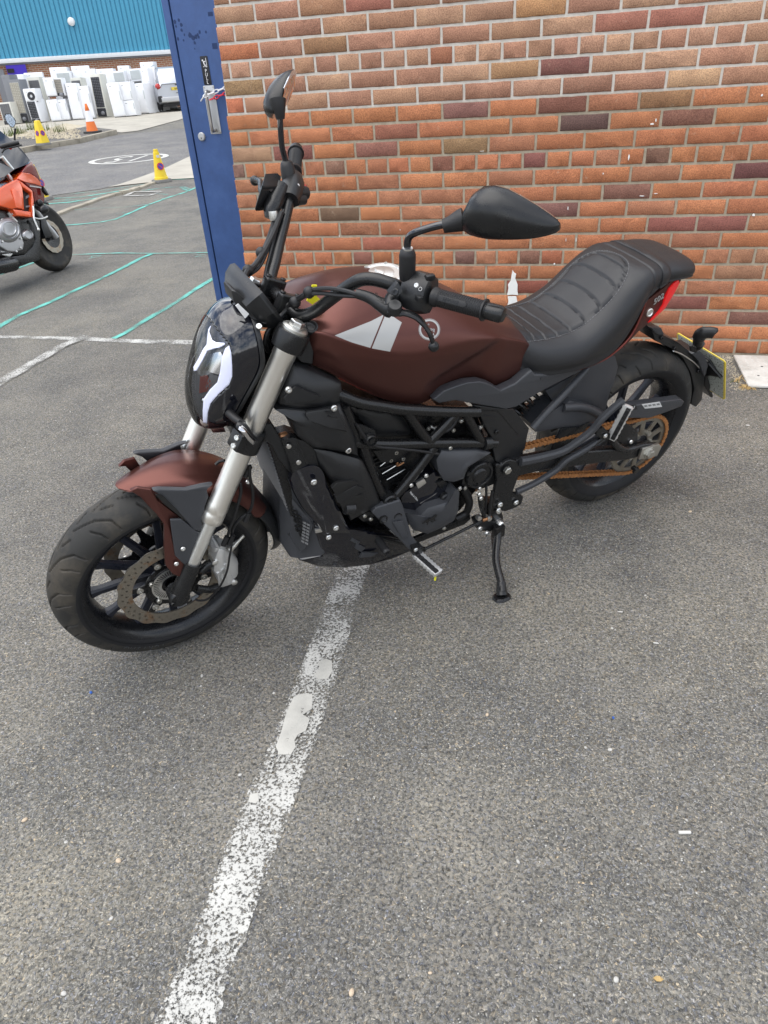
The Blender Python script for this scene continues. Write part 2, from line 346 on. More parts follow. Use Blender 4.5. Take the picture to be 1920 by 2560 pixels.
# bike and props
mat('satin_black', (.010, .0103, .011), .29, 0, rvar=.08, vscale=35, bump=.10, bscale=900)
mat('plastic_black', (.0125, .013, .014), .33, 0, rvar=.07, vscale=30, bump=.16, bscale=1100)
mat('plastic_grey', (.040, .042, .047), .36, 0, rvar=.08, vscale=25, bump=.2, bscale=1100)
mat('gloss_black', (.004, .0045, .008), .07, 0, coat=.8, rvar=.05, vscale=14)
mat('frame_black', (.008, .008, .0085), .27, 0, rvar=.07, vscale=40)
mat('rubber', (.024, .0235, .022), .62, 0, base2=(.085, .072, .055), fac=(.46, .78), vscale=9, bump=.25, bscale=500, spec=.35)
mat('rubber_side', (.014, .014, .015), .62, 0, rvar=.1, vscale=12, spec=.35)
mat('rubber_soft', (.011, .011, .012), .45, 0, bump=.2, bscale=700)
mat('brown_paint', (.105, .042, .035), .30, .68, var=.05, vscale=5, bump=.05, bscale=2500, spec=.4)
mat('brown_red', (.16, .03, .022), .35, .4)
mat('silver_decal', (.40, .40, .39), .40, .35)
mat('fork_metal', (.90, .88, .83), .34, 1.0)
mat('bare_metal', (.78, .78, .76), .33, 1.0)
mat('cast_metal', (.68, .68, .67), .45, .8, bump=.3, bscale=400, rvar=.1, vscale=40)
mat('zinc', (.55, .54, .50), .4, 1.0, rvar=.1, vscale=50)
mat('disc_metal', (.34, .31, .26), .40, .9, base2=(.30, .15, .06), fac=(.52, .72), vscale=26, rvar=.1)
mat('sprocket_metal', (.27, .25, .21), .5, .8, base2=(.20, .14, .08), fac=(.5, .75), vscale=30)
mat('chain_rust', (.34, .145, .045), .85, .15, base2=(.16, .07, .03), fac=(.45, .75), vscale=90, bump=.3, bscale=600)
mat('leather', (.016, .0165, .0185), .40, 0, bump=.35, bscale=650, rvar=.05, vscale=20)
mat('thread', (.15, .15, .155), .7)
mat('wheel_black', (.008, .0085, .010), .28, 0, rvar=.1, vscale=22)
mat('spoke_black', (.016, .018, .027), .30, .1, rvar=.08, vscale=22)
mat('drl_white', (.70, .72, .88), .35, 0, coat=.3)
mat('lamp_inner', (.15, .152, .16), .25, .5)
mat('reflector_chrome', (.62, .62, .63), .12, 1.0)
mat('tail_red', (.55, .006, .008), .14, 0, coat=.7, emit=((1, .02, .02), .12))
mat('lever_red', (.45, .01, .015), .35, 0)
mat('tag_yellow', (.80, .74, .02), .5)
mat('plate_yellow', (.66, .50, .06), .4, var=.1, vscale=30)
mat('plate_back', (.42, .44, .40), .55, base2=(.05, .045, .035), fac=(.54, .62), vscale=190, detail=3)
mat('label_white', (.55, .55, .54), .5)
mat('ink_black', (.01, .01, .01), .5)
mat('print_grey', (.17, .17, .17), .5)
mat('mirror_glass', (.8, .82, .85), .03, 1.0)
mat('copper', (.40, .20, .10), .5, .8)
def glass(name, tint, mixf):
    m, n, L_, b, t = graph(name); g = n('ShaderNodeBsdfGlossy', ins={'Roughness': .03}); tr = n('ShaderNodeBsdfTransparent', ins={0: (*tint, 1)}); fr = n('ShaderNodeFresnel', ins={0: 1.5}); ms = n('ShaderNodeMixShader')
    ad = n('ShaderNodeMath', operation='ADD', ins={1: mixf}); L_(fr.outputs[0], ad.inputs[0]); L_(ad.outputs[0], ms.inputs[0]); L_(tr.outputs[0], ms.inputs[1]); L_(g.outputs[0], ms.inputs[2]); L_(ms.outputs[0], t.nodes['Material Output'].inputs[0]); return m
glass('lens_clear', (.97, .975, .985), .02); glass('screen_smoke', (.10, .10, .11), .04); glass('car_glass', (.12, .14, .15), .08)
# yard
def door_mat():
    m, n, L_, b, t = graph('door_blue'); tc = n('ShaderNodeTexCoord'); mp = n('ShaderNodeMapping', ins={'Scale': (70.0, 20.0, 4.0)}); L_(tc.outputs['Object'], mp.inputs[0])
    n1 = n('ShaderNodeTexNoise', ins={'Scale': 1.0, 'Detail': 6.0}); n2 = n('ShaderNodeTexNoise', ins={'Scale': 6.0, 'Detail': 7.0, 'Roughness': .7}); L_(mp.outputs[0], n1.inputs['Vector']); L_(tc.outputs['Object'], n2.inputs['Vector'])
    r = ramp(n, [(.25, (.026, .062, .180)), (.55, (.036, .085, .240)), (.8, (.056, .115, .290))]); L_(n2.outputs['Fac'], r.inputs[0]); L_(r.outputs[0], b.inputs['Base Color'])
    rr = n('ShaderNodeMapRange', ins={3: .35, 4: .65}); L_(n2.outputs['Fac'], rr.inputs[0]); L_(rr.outputs[0], b.inputs['Roughness'])
    bp = n('ShaderNodeBump', ins={'Strength': .35, 'Distance': .002}); L_(n1.outputs['Fac'], bp.inputs['Height']); L_(bp.outputs[0], b.inputs['Normal'])
door_mat()
mat('door_mark', (.018, .04, .12), .75)
mat('cladding_blue', (.060, .285, .43), .45, 0, var=.06, vscale=.6)
mat('trim_white', (.72, .73, .73), .5)
mat('white_enamel', (.82, .83, .85), .35, 0, var=.06, vscale=3)
mat('cream_enamel', (.66, .65, .58), .45, 0, var=.08, vscale=3)
mat('grey_enamel', (.20, .205, .22), .45)
mat('pale_panel', (.50, .53, .53), .5, var=.1, vscale=4)
mat('grille_dark', (.03, .03, .035), .6)
mat('grille_beige', (.40, .37, .31), .6)
mat('grille_grey', (.17, .17, .17), .6)
mat('concrete', (.37, .345, .295), .9, 0, var=.22, vscale=1.2, bump=.4, bscale=60)
mat('kerb_stone', (.30, .27, .215), .9, 0, var=.25, vscale=4, bump=.4, bscale=80)
mat('gravel', (.40, .35, .26), .9, 0, var=.4, vscale=9)
mat('pebble_tan', (.50, .40, .29), .8, var=.2, vscale=90)
mat('pebble_grey', (.45, .44, .41), .8, var=.2, vscale=90)
mat('stone_dark', (.05, .05, .05), .8)
mat('litter_white', (.52, .51, .48), .6)
mat('litter_blue', (.02, .09, .35), .5)
mat('dry_straw', (.42, .29, .12), .8, var=.3, vscale=90)
mat('weed_green', (.09, .12, .03), .8, var=.3, vscale=50)
mat('cone_yellow', (.76, .55, .03), .45, var=.08, vscale=8)
mat('cone_orange', (.72, .17, .03), .5, var=.1, vscale=8)
mat('cone_grey', (.17, .165, .155), .8)
mat('sign_blue', (.03, .05, .30), .45); mat('sign_red', (.55, .04, .05), .45)
mat('plastic_white', (.78, .78, .80), .4); mat('plastic_red', (.60, .015, .04), .4)
mat('steel_plate', (.50, .505, .51), .45, .7, bump=.2, bscale=300)
mat('steel_bar', (.40, .38, .36), .3, 1.0)
mat('sign_black', (.012, .012, .016), .35)
mat('shop_blue', (.05, .02, .42), .4)
mat('car_silver', (.50, .52, .56), .28, .6, coat=.6)
mat('car_dark', (.02, .02, .022), .6)
mat('lamp_red', (.45, .03, .03), .2, coat=.5)
mat('orange_paint', (.78, .095, .012), .20, .15, coat=.9)
mat('dark_red_paint', (.20, .012, .012), .22, .2, coat=.8)
mat('engine_silver', (.42, .42, .43), .36, .85, rvar=.08, vscale=20)
mat('white_paint_splash', (.80, .80, .77), .6, bump=.5, bscale=120)
def plate_white():
    m, n, L_, b, t = graph('painted_plate'); tc = n('ShaderNodeTexCoord'); n1 = n('ShaderNodeTexNoise', ins={'Scale': 14.0, 'Detail': 6.0}); L_(tc.outputs['Object'], n1.inputs['Vector'])
    r = ramp(n, [(.3, (.46, .45, .41)), (.6, (.62, .61, .57))]); L_(n1.outputs['Fac'], r.inputs[0]); L_(r.outputs[0], b.inputs['Base Color']); b.inputs['Roughness'].default_value = .6
plate_white()
def far_brick():
    m, n, L_, b, t = graph('far_brickwork'); tc = n('ShaderNodeTexCoord')
    br = n('ShaderNodeTexBrick', ins={'Color1': (.33, .13, .065, 1), 'Color2': (.27, .105, .055, 1), 'Mortar': (.40, .34, .26, 1), 'Scale': 1.0, 'Mortar Size': .012, 'Brick Width': .24, 'Row Height': .08, 'Bias': 0.0})
    sx = n('ShaderNodeSeparateXYZ'); cx = n('ShaderNodeCombineXYZ'); L_(tc.outputs['Object'], sx.inputs[0]); L_(sx.outputs[0], cx.inputs[0]); L_(sx.outputs[2], cx.inputs[1])
    L_(cx.outputs[0], br.inputs['Vector']); L_(br.outputs['Color'], b.inputs['Base Color']); b.inputs['Roughness'].default_value = .9
far_brick()
M = MATS
# ------------------------------------------------------------------ ground
random.seed(4)
def sheet(name, x0, x1, y0, y1, nx, ny, m, dz=0.0, keep=None):
    mb = MB(); vs = []; idx = {}
    for i in range(nx + 1):
        for j in range(ny + 1):
            x = x0 + (x1 - x0) * i / nx; y = y0 + (y1 - y0) * j / ny; vs.append(Vector((x, y, gz(x, y) + dz)))
    fs = [(i * (ny + 1) + j, (i + 1) * (ny + 1) + j, (i + 1) * (ny + 1) + j + 1, i * (ny + 1) + j + 1) for i in range(nx) for j in range(ny)]
    mb.add(vs, fs); return ob(name, mb, m, smooth=60, fix=False)
car_park = tag(sheet('car_park', -140, 80, -80, 160, 220, 240, M['asphalt']), kind='structure')
def poly_sheet(name, pts, m, dz, step=1.0, kind='structure'):
    """flat area laid on the ground; pts are world xy"""
    n = len(pts); P = []
    for i, p in enumerate(pts):
        q = pts[(i + 1) % n]; k = max(1, int(math.hypot(q[0] - p[0], q[1] - p[1]) / step))
        P += [Vector((p[0] + (q[0] - p[0]) * j / k, p[1] + (q[1] - p[1]) * j / k)) for j in range(k)]
    nb = len(P)
    xs = [p.x for p in P]; ys = [p.y for p in P]
    y = min(ys)
    def ins(x, y):
        c = False; j = n - 1
        for i in range(n):
            if (pts[i][1] > y) != (pts[j][1] > y) and x < (pts[j][0] - pts[i][0]) * (y - pts[i][1]) / (pts[j][1] - pts[i][1]) + pts[i][0]: c = not c
            j = i
        return c
    st = max(step * 1.0, .5); Q = list(P)
    y = min(ys) + st / 2
    while y < max(ys):
        x = min(xs) + st / 2
        while x < max(xs):
            if ins(x, y) and min((x - a.x) ** 2 + (y - a.y) ** 2 for a in P) > (st * .4) ** 2: Q.append(Vector((x, y)))
            x += st
        y += st
    v, _, f, *_ = delaunay_2d_cdt(Q, [(i, (i + 1) % nb) for i in range(nb)], [], 1, 1e-5)
    mb = MB(); mb.add([Vector((q.x, q.y, gz(q.x, q.y) + dz)) for q in v], [tuple(x) for x in f])
    o = ob(name, mb, m, smooth=0, fix=True)
    for p in o.data.polygons:
        if p.normal.z < 0: o.data.flip_normals(); break
    return tag(o, kind=kind) if kind else o
def xy(p): return (p.x, p.y)
def band(name, pts, w, m, dz=.004, parent=None, wob=0.0, edge=.10, w2=None):
    """a painted stripe on the ground along world points; 'edge' fades the film towards its borders"""
    pts = [Vector((p[0], p[1], 0)) for p in pts]; P = []
    for a, b_ in zip(pts, pts[1:]):
        k = max(1, int((b_ - a).length / .12)); P += [a.lerp(b_, j / k) for j in range(k)]
    P.append(pts[-1]); mb = MB(); rows = []; at = []
    for i, p in enumerate(P):
        d = (P[min(i + 1, len(P) - 1)] - P[max(i - 1, 0)]).normalized(); s = Vector((-d.y, d.x, 0)); t = i / max(1, len(P) - 1)
        ww = (w + ((w2 or w) - w) * t) * (1 + wob * noise.noise(p * 3.1)); sh = wob * ww * .3 * noise.noise(p * 2.3 + Vector((5, 1, 0)))
        r = []
        for k in (-.5, -.36, 0, .36, .5):
            q = p + s * (ww * k + sh); r.append(Vector((q.x, q.y, gz(q.x, q.y) + dz)))
            at.append(-edge * 2.2 if abs(k) == .5 else (-edge * .2 if k else edge * .25))
        rows.append(r)
    mb.rings(rows, closed=False); o = ob(name, mb, m, parent, smooth=0, fix=True)
    if o.data.polygons[0].normal.z < 0: o.data.flip_normals()
    a = o.data.attributes.new('edge', 'FLOAT', 'POINT')
    for i, x in enumerate(at): a.data[i].value = x
    return o
def st_(o): return tag(o, kind='structure')
# white bay line running from under the motorcycle towards the camera
st_(band('bay_line', [(.70, -.25), (.74, -1.4), (.77, -2.23), (.802, -2.63), (.817, -2.88), (.827, -3.24), (.837, -3.39), (.846, -3.56), (.875, -4.3)], .112, M['bay_paint'], wob=.08, edge=.05))
for i, (pts, dz) in enumerate([([(815, 1650), (830, 1655), (832, 1680), (820, 1700), (795, 1702), (785, 1690), (800, 1675), (795, 1660)], .0052), ([(735, 1745), (765, 1735), (782, 1740), (780, 1775), (758, 1790), (775, 1800), (765, 1830), (745, 1840), (728, 1870), (725, 1885), (700, 1890), (690, 1870), (703, 1835), (715, 1790)], .0052), ([(625, 1990), (645, 1985), (648, 2005), (640, 2012), (622, 2008)], .0052), ([(700, 1850), (735, 1845), (740, 1870), (728, 1890), (695, 1890)], .0056)]):
    o = poly_sheet('bay_line_patch', [xy(gd(*p)) for p in pts], M['bay_paint_thick'], dz, .03)
# lines at the left: bay line level with the wall, diagonals, faded marks
g = lambda k, *p: [xy(gd(*cr(k, *q))) for q in p]
st_(band('bay_line', g('L', (-400, 1590), (0, 1606), (300, 1612), (700, 1622), (1200, 1645), (1560, 1650), (1640, 1655)), .062, M['bay_paint'], wob=.15, w2=.10))
st_(band('bay_line', g('L', (700, 1600), (500, 1680), (300, 1800), (0, 1975), (-200, 2100)), .10, M['bay_paint'], .0085, wob=.1))
st_(band('faded_bay_line', g('L', (0, 1590), (100, 1550), (250, 1480), (500, 1365), (800, 1220), (1000, 1120), (1250, 970), (1420, 880), (1640, 780)), .085, M['faded_paint'], .006, wob=.4))
st_(band('bay_line', g('L', (-300, 1640), (40, 1590), (110, 1560), (190, 1510)), .05, M['faded_paint'], .0075, wob=.3))
# turquoise spray lines of a survey
for pts, w, mt in [(((-100, 1590), (0, 1520), (150, 1435), (400, 1330), (600, 1235), (800, 1145), (1000, 1045), (1130, 975), (1215, 943)), .040, 'spray_paint'), (((905, 1620), (1000, 1575), (1150, 1480), (1300, 1395), (1450, 1300), (1560, 1225), (1700, 1140), (1850, 1060)), .036, 'spray_paint'),
        (((560, 955), (760, 946), (950, 940), (1215, 943), (1450, 940), (1650, 936), (1800, 936)), .022, 'spray_paint'), (((-60, 1110), (0, 1105), (100, 1070), (330, 992)), .05, 'spray_paint'),
        (((480, 717), (650, 705), (800, 690), (920, 668), (1050, 610), (1200, 545), (1350, 490), (1480, 450), (1620, 390)), .040, 'spray_paint'), (((600, 592), (800, 580), (1000, 572), (1200, 548)), .03, 'spray_paint_thin'), (((395, 615), (520, 608)), .04, 'spray_paint_thin'),
        (((360, 545), (560, 530), (700, 510), (830, 485), (960, 462)), .05, 'spray_paint'), (((420, 520), (560, 515), (660, 515)), .05, 'spray_paint_thin'), (((430, 500), (640, 490), (800, 465), (960, 440), (1100, 410), (1200, 380)), .045, 'spray_paint'), (((550, 465), (800, 440), (1000, 410), (1220, 375)), .04, 'spray_paint_thin'),
        (((780, 480), (860, 490)), .05, 'spray_paint_thin'), (((520, 505), (640, 520)), .05, 'spray_paint_thin'), (((1130, 440), (1300, 415), (1450, 405), (1530, 430)), .05, 'spray_paint_thin'), (((1250, 460), (1330, 470)), .06, 'spray_paint_thin'), (((1440, 408), (1500, 440)), .06, 'spray_paint_thin'), (((1340, 350), (1450, 345), (1600, 335)), .05, 'spray_paint'), (((1320, 265), (1400, 230), (1500, 180)), .09, 'spray_paint'),
        (((710, 985), (800, 965), (815, 958), (740, 962), (730, 975)), .014, 'spray_paint_thin'), (((1535, 945), (1600, 955), (1660, 945), (1560, 970), (1640, 972)), .016, 'spray_paint_thin'), (((930, 625), (980, 615), (1010, 630)), .02, 'spray_paint_thin'), (((1225, 515), (1290, 500), (1310, 512)), .02, 'spray_paint_thin'), (((1420, 325), (1560, 318)), .04, 'spray_paint_thin')]:
    st_(band('spray_line', g('L', *pts), w * 1.55, M[mt], .0055 if w > .03 else .0098, wob=.25))
# white diamond mark and the broken concrete edging
for a_, b_ in (((1000, 483), (1065, 450)), ((1065, 450), (1280, 447)), ((1280, 447), (1205, 478)), ((1205, 478), (1000, 483))): st_(band('painted_diamond', g('L', a_, b_), .09, M['bay_paint'], .0115))
# road, edging, pavement, apron
road = poly_sheet('road', g('L', (-500, 690), (330, 490), (520, 463), (800, 425), (960, 385), (1150, 320), (1320, 255), (1520, 160), (1800, 60), (2300, -70), (1500, -60), (1180, -30), (870, 5), (640, 62), (330, 112), (200, 140), (0, 175), (-500, 235)), M['road_asphalt'], .006, 1.2)
slab = poly_sheet('crossover', g('L', (860, 412), (960, 388), (1150, 322), (1320, 258), (1520, 163), (1800, 65), (1850, 300), (1550, 340), (1370, 350), (1220, 372), (1000, 395)), M['concrete'], .012, .8)
e_ = empty('edging', gd(*cr('L', 700, 550))); tag(e_, kind='structure')
ep = [cr('L', *p) for p in ((380, 660), (470, 628), (560, 590), (680, 553), (790, 510), (900, 478), (960, 465), (1040, 450), (1100, 425), (1180, 395), (1230, 376))]
for i, (a_, b_) in enumerate(zip(ep, ep[1:])):
    p, q = gd(*a_), gd(*b_); d = (q - p); ln = d.length; d.normalize(); s = Vector((-d.y, d.x, 0)); mb = MB(); j = .02 if 4 < i < 8 else .0
    P = [p + d * .012 - s * .055, q - d * .012 - s * .055, q - d * .012 + s * .055, p + d * .012 + s * .055]
    o = ob('edging_block', mb.prism([v + Vector((0, 0, -.05)) for v in P], (0, 0, .078 + j * random.random())), M['kerb_stone'], e_, bevel=.008); o.location = -e_.location
# far pavement with kerb blocks, verge and apron
kb = [cr('L', *p) for p in ((-400, 262), (0, 172), (200, 137), (330, 110), (480, 85), (640, 60), (760, 30), (870, 4), (940, -14))]
kb = [gd(*p, 0.0) for p in kb]
kr = empty('kerb', kb[3]); tag(kr, kind='structure')
KB = []
for a_, b_ in zip(kb, kb[1:]):
    n_ = max(1, round((b_ - a_).length / .95)); KB += [a_.lerp(b_, i / n_) for i in range(n_)]
KB.append(kb[-1])
for p, q in zip(KB, KB[1:]):
    d = (q - p).normalized(); s = Vector((-d.y, d.x, 0)); mb = MB(); p_ = p + d * .006; q_ = q - d * .006
    o = ob('kerb_block', mb.prism([Vector((v.x, v.y, gz(v.x, v.y) - .05)) for v in (p_, q_, q_ + s * .15, p_ + s * .15)], (0, 0, .18)), M['kerb_stone'], kr, bevel=.012); o.location = -kr.location
inner = [(p + Vector((-(KB[min(i + 1, len(KB) - 1)] - KB[max(i - 1, 0)]).normalized().y, (KB[min(i + 1, len(KB) - 1)] - KB[max(i - 1, 0)]).normalized().x, 0)) * .152) for i, p in enumerate(KB)]
pav = poly_sheet('pavement', [xy(p) for p in inner] + g('G', (755, 868), (560, 845), (430, 880), (250, 905), (150, 915), (-300, 960)), M['pavement_asphalt'], .118, .8)
apron = poly_sheet('apron', g('G', (-400, 1000), (0, 905), (150, 905), (250, 893), (430, 868), (560, 838), (700, 856), (790, 862), (900, 850), (1160, 780), (1400, 700), (1800, 560), (1250, 640), (1000, 680), (500, 700), (-500, 760)), M['concrete'], .016, 2.0)
verge = poly_sheet('verge', g('G', (-200, 940), (0, 905), (110, 900), (250, 880), (430, 825), (560, 842), (430, 880), (250, 905), (150, 916)), M['gravel'], .13, .5)
# 15 roundel painted on the road
rc = gd(*cr('L', 1030, 186)); ru = (gd(*cr('L', 1240, 172)) - gd(*cr('L', 820, 200))).normalized(); ru.z = 0; ru.normalize(); rv = Vector((-ru.y, ru.x, 0))
ra = (gd(*cr('L', 1300, 178)) - gd(*cr('L', 757, 193))).length / 2; rb = (gd(*cr('L', 1050, 153)) - gd(*cr('L', 1010, 218))).length / 2
def flat_ring(name, pts_out, pts_in, m, dz, parent=None):
    mb = MB(); mb.rings([[Vector((p.x, p.y, gz(p.x, p.y) + dz)) for p in pts_out], [Vector((p.x, p.y, gz(p.x, p.y) + dz)) for p in pts_in]], True, False, False)
    o = ob(name, mb, m, parent, smooth=0)
    if o.data.polygons[0].normal.z < 0: o.data.flip_normals()
    return o
rd = flat_ring('speed_roundel', [rc + ru * cos(a) * ra + rv * sin(a) * rb for a in [2 * pi * i / 64 for i in range(64)]], [rc + ru * cos(a) * ra * .86 + rv * sin(a) * rb * .86 for a in [2 * pi * i / 64 for i in range(64)]], M['roundel_paint'], .012)
tag(rd, kind='structure')
for ch, off in (('1', .24), ('5', -.26)):                 # reads from the far side, as in the photograph
    me = text_mesh(ch, 1.0, 0); 
    xs = [v.co.x for v in me.vertices]; ys = [v.co.y for v in me.vertices]; cx_ = (min(xs) + max(xs)) / 2; cy_ = (min(ys) + max(ys)) / 2; hh = max(ys) - min(ys)
    for v in me.vertices:
        a_ = (v.co.x - cx_) * .95 / hh; b_ = (v.co.y - cy_) / hh
        p = rc + ru * (-a_ * ra * .62 + off * ra + b_ * -ra * .22) + rv * (-b_ * rb * 1.25); v.co = Vector((p.x, p.y, gz(p.x, p.y) + .012))
    o = ob('numeral', me, M['roundel_paint'], rd, smooth=0)
    if o.data.polygons[0].normal.z < 0: o.data.flip_normals()

# ------------------------------------------------------------------ brick wall of the near building
HC, LB, Z0 = .0790285, .2355847, .00728
wall = empty('brick_building', (1.5, .3, 0))
tag(wall, 'red brick building wall with pale upper pointing behind the brown motorcycle', 'building')
XL, XR, ZT = -.50, 6.6, 3.5
def xleft(z): return -.528 + .043 * z
mb = MB(); mb.prism([Vector((xleft(0) + .006, .0052, -.02)), Vector((XR, .0052, -.02)), Vector((XR, .3, -.02)), Vector((xleft(0) + .006, .3, -.02))], (0, 0, .01))
core = MB(); core.add([(xleft(-.02) + .008, .0052, -.02), (XR, .0052, -.02), (XR, .6, -.02), (xleft(-.02) + .008, .6, -.02), (xleft(ZT) + .008, .0052, ZT), (XR, .0052, ZT), (XR, .6, ZT), (xleft(ZT) + .008, .6, ZT)], [(0, 1, 5, 4), (1, 2, 6, 5), (2, 3, 7, 6), (3, 0, 4, 7), (4, 5, 6, 7)])
o = ob('mortar', core, M['mortar'], wall, smooth=0); o.location = -wall.location
random.seed(11)
def brick_mesh(w, h, seed):
    rnd = random.Random(seed); pts = []
    n1, n2 = max(3, int(w / .035)), 2
    ring = [(-w / 2 + w * i / n1, -h / 2) for i in range(n1)] + [(w / 2, -h / 2 + h * i / n2) for i in range(n2)] + [(w / 2 - w * i / n1, h / 2) for i in range(n1)] + [(-w / 2, h / 2 - h * i / n2) for i in range(n2)]
    j = lambda s: (rnd.random() - .5) * s
    back = [Vector((x, .098, z)) for x, z in ring]
    out = [Vector((x + j(.0022), .0035, z + j(.0022))) for x, z in ring]
    inn = [Vector((x * (1 - .0035 / (w / 2)) + j(.0016), 0 + j(.0003), z * (1 - .0035 / (h / 2)) + j(.0016))) for x, z in ring]
    for k in range(len(ring)):
        if rnd.random() < .06:
            e = rnd.uniform(.003, .006); inn[k].x *= 1 - e / (w / 2); inn[k].z *= 1 - e / (h / 2); inn[k].y += .001
    m = MB(); m.rings([back, out, inn], True, False, False); n = len(ring); c = len(m.v)
    m.v.append(Vector((0, j(.0003), 0))); base = 2 * n
    m.f += [(base + i, base + (i + 1) % n, c) for i in range(n)]
    me = bpy.data.meshes.new('brick'); me.from_pydata(m.v, [], m.f)
    b = bmesh.new(); b.from_mesh(me); bmesh.ops.recalc_face_normals(b, faces=b.faces); b.to_mesh(me); b.free()
    me.shade_smooth(); me.set_sharp_from_angle(angle=radians(50)); me.materials.append(M['brick_face']); return me
HB = HC - .0125
STR = [brick_mesh(LB - .0125, HB, i) for i in range(7)]; HDR = [brick_mesh(LB / 2 - .0125, HB, 20 + i) for i in range(6)]; CLO = [brick_mesh(LB / 4 - .0105, HB, 40 + i) for i in range(3)]
bricks = []                                   # (x0, x1, course)
for c in range(0, int(ZT / HC)):
    z = (c + .5) * HC + Z0; x0 = xleft(z) + random.uniform(-.004, .004); hdr = c % 6 == 0
    if hdr: js = [.059 + LB / 2 * k for k in range(-5, 70)]
    else: js = [(0.002 if c % 2 else .112) + LB * k for k in range(-3, 40)]
    js = [x for x in js if x > x0 + .045 and x < XR]
    prev = x0
    for x in js: bricks.append((prev, x, c)); prev = x
def pxy(p):
    q = RC.transposed() @ (p - CAM); return 960 + F_PX * q.x / q.y, 1280 - F_PX * q.z / q.y
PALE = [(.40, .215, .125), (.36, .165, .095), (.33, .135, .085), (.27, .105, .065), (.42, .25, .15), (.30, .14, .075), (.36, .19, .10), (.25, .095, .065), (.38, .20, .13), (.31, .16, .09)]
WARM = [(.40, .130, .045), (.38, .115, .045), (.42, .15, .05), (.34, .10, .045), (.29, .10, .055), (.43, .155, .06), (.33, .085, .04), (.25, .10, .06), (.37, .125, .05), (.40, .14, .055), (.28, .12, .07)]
OVER = {(1455, 312): (.050, .040, .046), (1167, 274): (.17, .085, .08), (1411, 262): (.13, .055, .045), (1727, 291): (.13, .062, .05), (1670, 253): (.20, .115, .06), (1161, 365): (.20, .135, .07), (847, 537): (.10, .075, .052), (1571, 476): (.15, .075, .062), (1890, 425): (.075, .03, .04), (1647, 389): (.11, .065, .05), (604, 223): (.23, .15, .075), (1411, 164): (.13, .045, .045), (815, 115): (.22, .12, .06), (1868, 798): (.12, .062, .055), (1714, 760): (.16, .06, .055), (728, 381): (.17, .065, .06), (941, 377): (.20, .09, .075), (1402, 523): (.13, .065, .065), (1315, 720): (.17, .05, .04), (1890, 700): (.24, .13, .08), (980, 310): (.22, .085, .06), (1690, 620): (.24, .10, .06), (1790, 560): (.19, .07, .065), (600, 420): (.16, .10, .085), (607, 370): (.30, .19, .12), (1320, 400): (.16, .06, .06), (1130, 410): (.15, .065, .05), (860, 420): (.17, .10, .075), (1590, 390): (.30, .11, .05), (640, 130): (.36, .12, .055), (1120, 115): (.24, .09, .05), (580, 280): (.40, .12, .06), (1270, 160): (.30, .17, .085), (760, 40): (.29, .15, .085), (920, 20): (.28, .10, .075), (1350, 20): (.36, .19, .085), (1500, 60): (.28, .11, .08), (1680, 45): (.27, .10, .075), (1770, 180): (.42, .26, .15), (1890, 650): (.26, .14, .085), (1720, 560): (.19, .065, .06), (1840, 655): (.24, .12, .07), (1310, 640): (.16, .085, .065), (1390, 640): (.27, .09, .05), (1150, 640): (.15, .085, .075), (905, 650): (.19, .08, .065), (980, 595): (.29, .10, .07)}
inst = []
for (a_, b_, c) in bricks:
    z = (c + .5) * HC + Z0; cx_ = (a_ + b_) / 2; w = b_ - a_
    p0 = pxy(Vector((a_, 0, z - HC / 2))); p1 = pxy(Vector((b_, 0, z + HC / 2)))
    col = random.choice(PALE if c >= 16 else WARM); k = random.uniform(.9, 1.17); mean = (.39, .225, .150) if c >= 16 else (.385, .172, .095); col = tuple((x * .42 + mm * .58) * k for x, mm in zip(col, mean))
    for (ox, oy), oc in OVER.items():
        q = wl(ox, oy)
        if a_ < q.x < b_ and z - HC / 2 < q.z < z + HC / 2: col = tuple(x * .95 + y_ * .20 for x, y_ in zip(oc, mean))
    vis = p1[0] > 520 and p0[0] < 1930 and p0[1] > -5 and p1[1] < 900 and p0[1] < 900
    area = max(0, min(1920, p1[0]) - max(520, p0[0])) * max(0, min(2560, p0[1]) - max(0, p1[1])) if vis else 0
    # what the motorcycle hides counts little
    if 800 < p0[0] < 1560 and p0[1] > 700: area *= .2
    inst.append((area, cx_, z, w, col))
inst.sort(key=lambda t: -t[0])
far = MB(); tint = []
for i, (area, cx_, z, w, col) in enumerate(inst):
    kind_ = STR if w > LB * .8 else (HDR if w > LB * .4 else CLO); me = random.choice(kind_); std = (LB if kind_ is STR else LB / 2 if kind_ is HDR else LB / 4) 
    sx = (w - .0125) / (std - (.0125 if kind_ is not CLO else .0105)); dy = random.uniform(-.0012, .0012); rot = random.uniform(-.004, .004)
    if i < 298 and area > 0:
        o = bpy.data.objects.new('brick', me); COL.objects.link(o); o.parent = wall
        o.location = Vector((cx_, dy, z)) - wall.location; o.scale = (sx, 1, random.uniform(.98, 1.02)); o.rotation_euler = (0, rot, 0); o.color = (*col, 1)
    else:
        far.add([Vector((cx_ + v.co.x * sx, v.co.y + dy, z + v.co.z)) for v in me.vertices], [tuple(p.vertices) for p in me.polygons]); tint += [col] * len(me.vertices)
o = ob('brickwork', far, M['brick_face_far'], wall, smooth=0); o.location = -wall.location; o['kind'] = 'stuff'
at = o.data.attributes.new('tint', 'FLOAT_COLOR', 'POINT')
for i, cl in enumerate(tint): at.data[i].color = (*cl, 1)
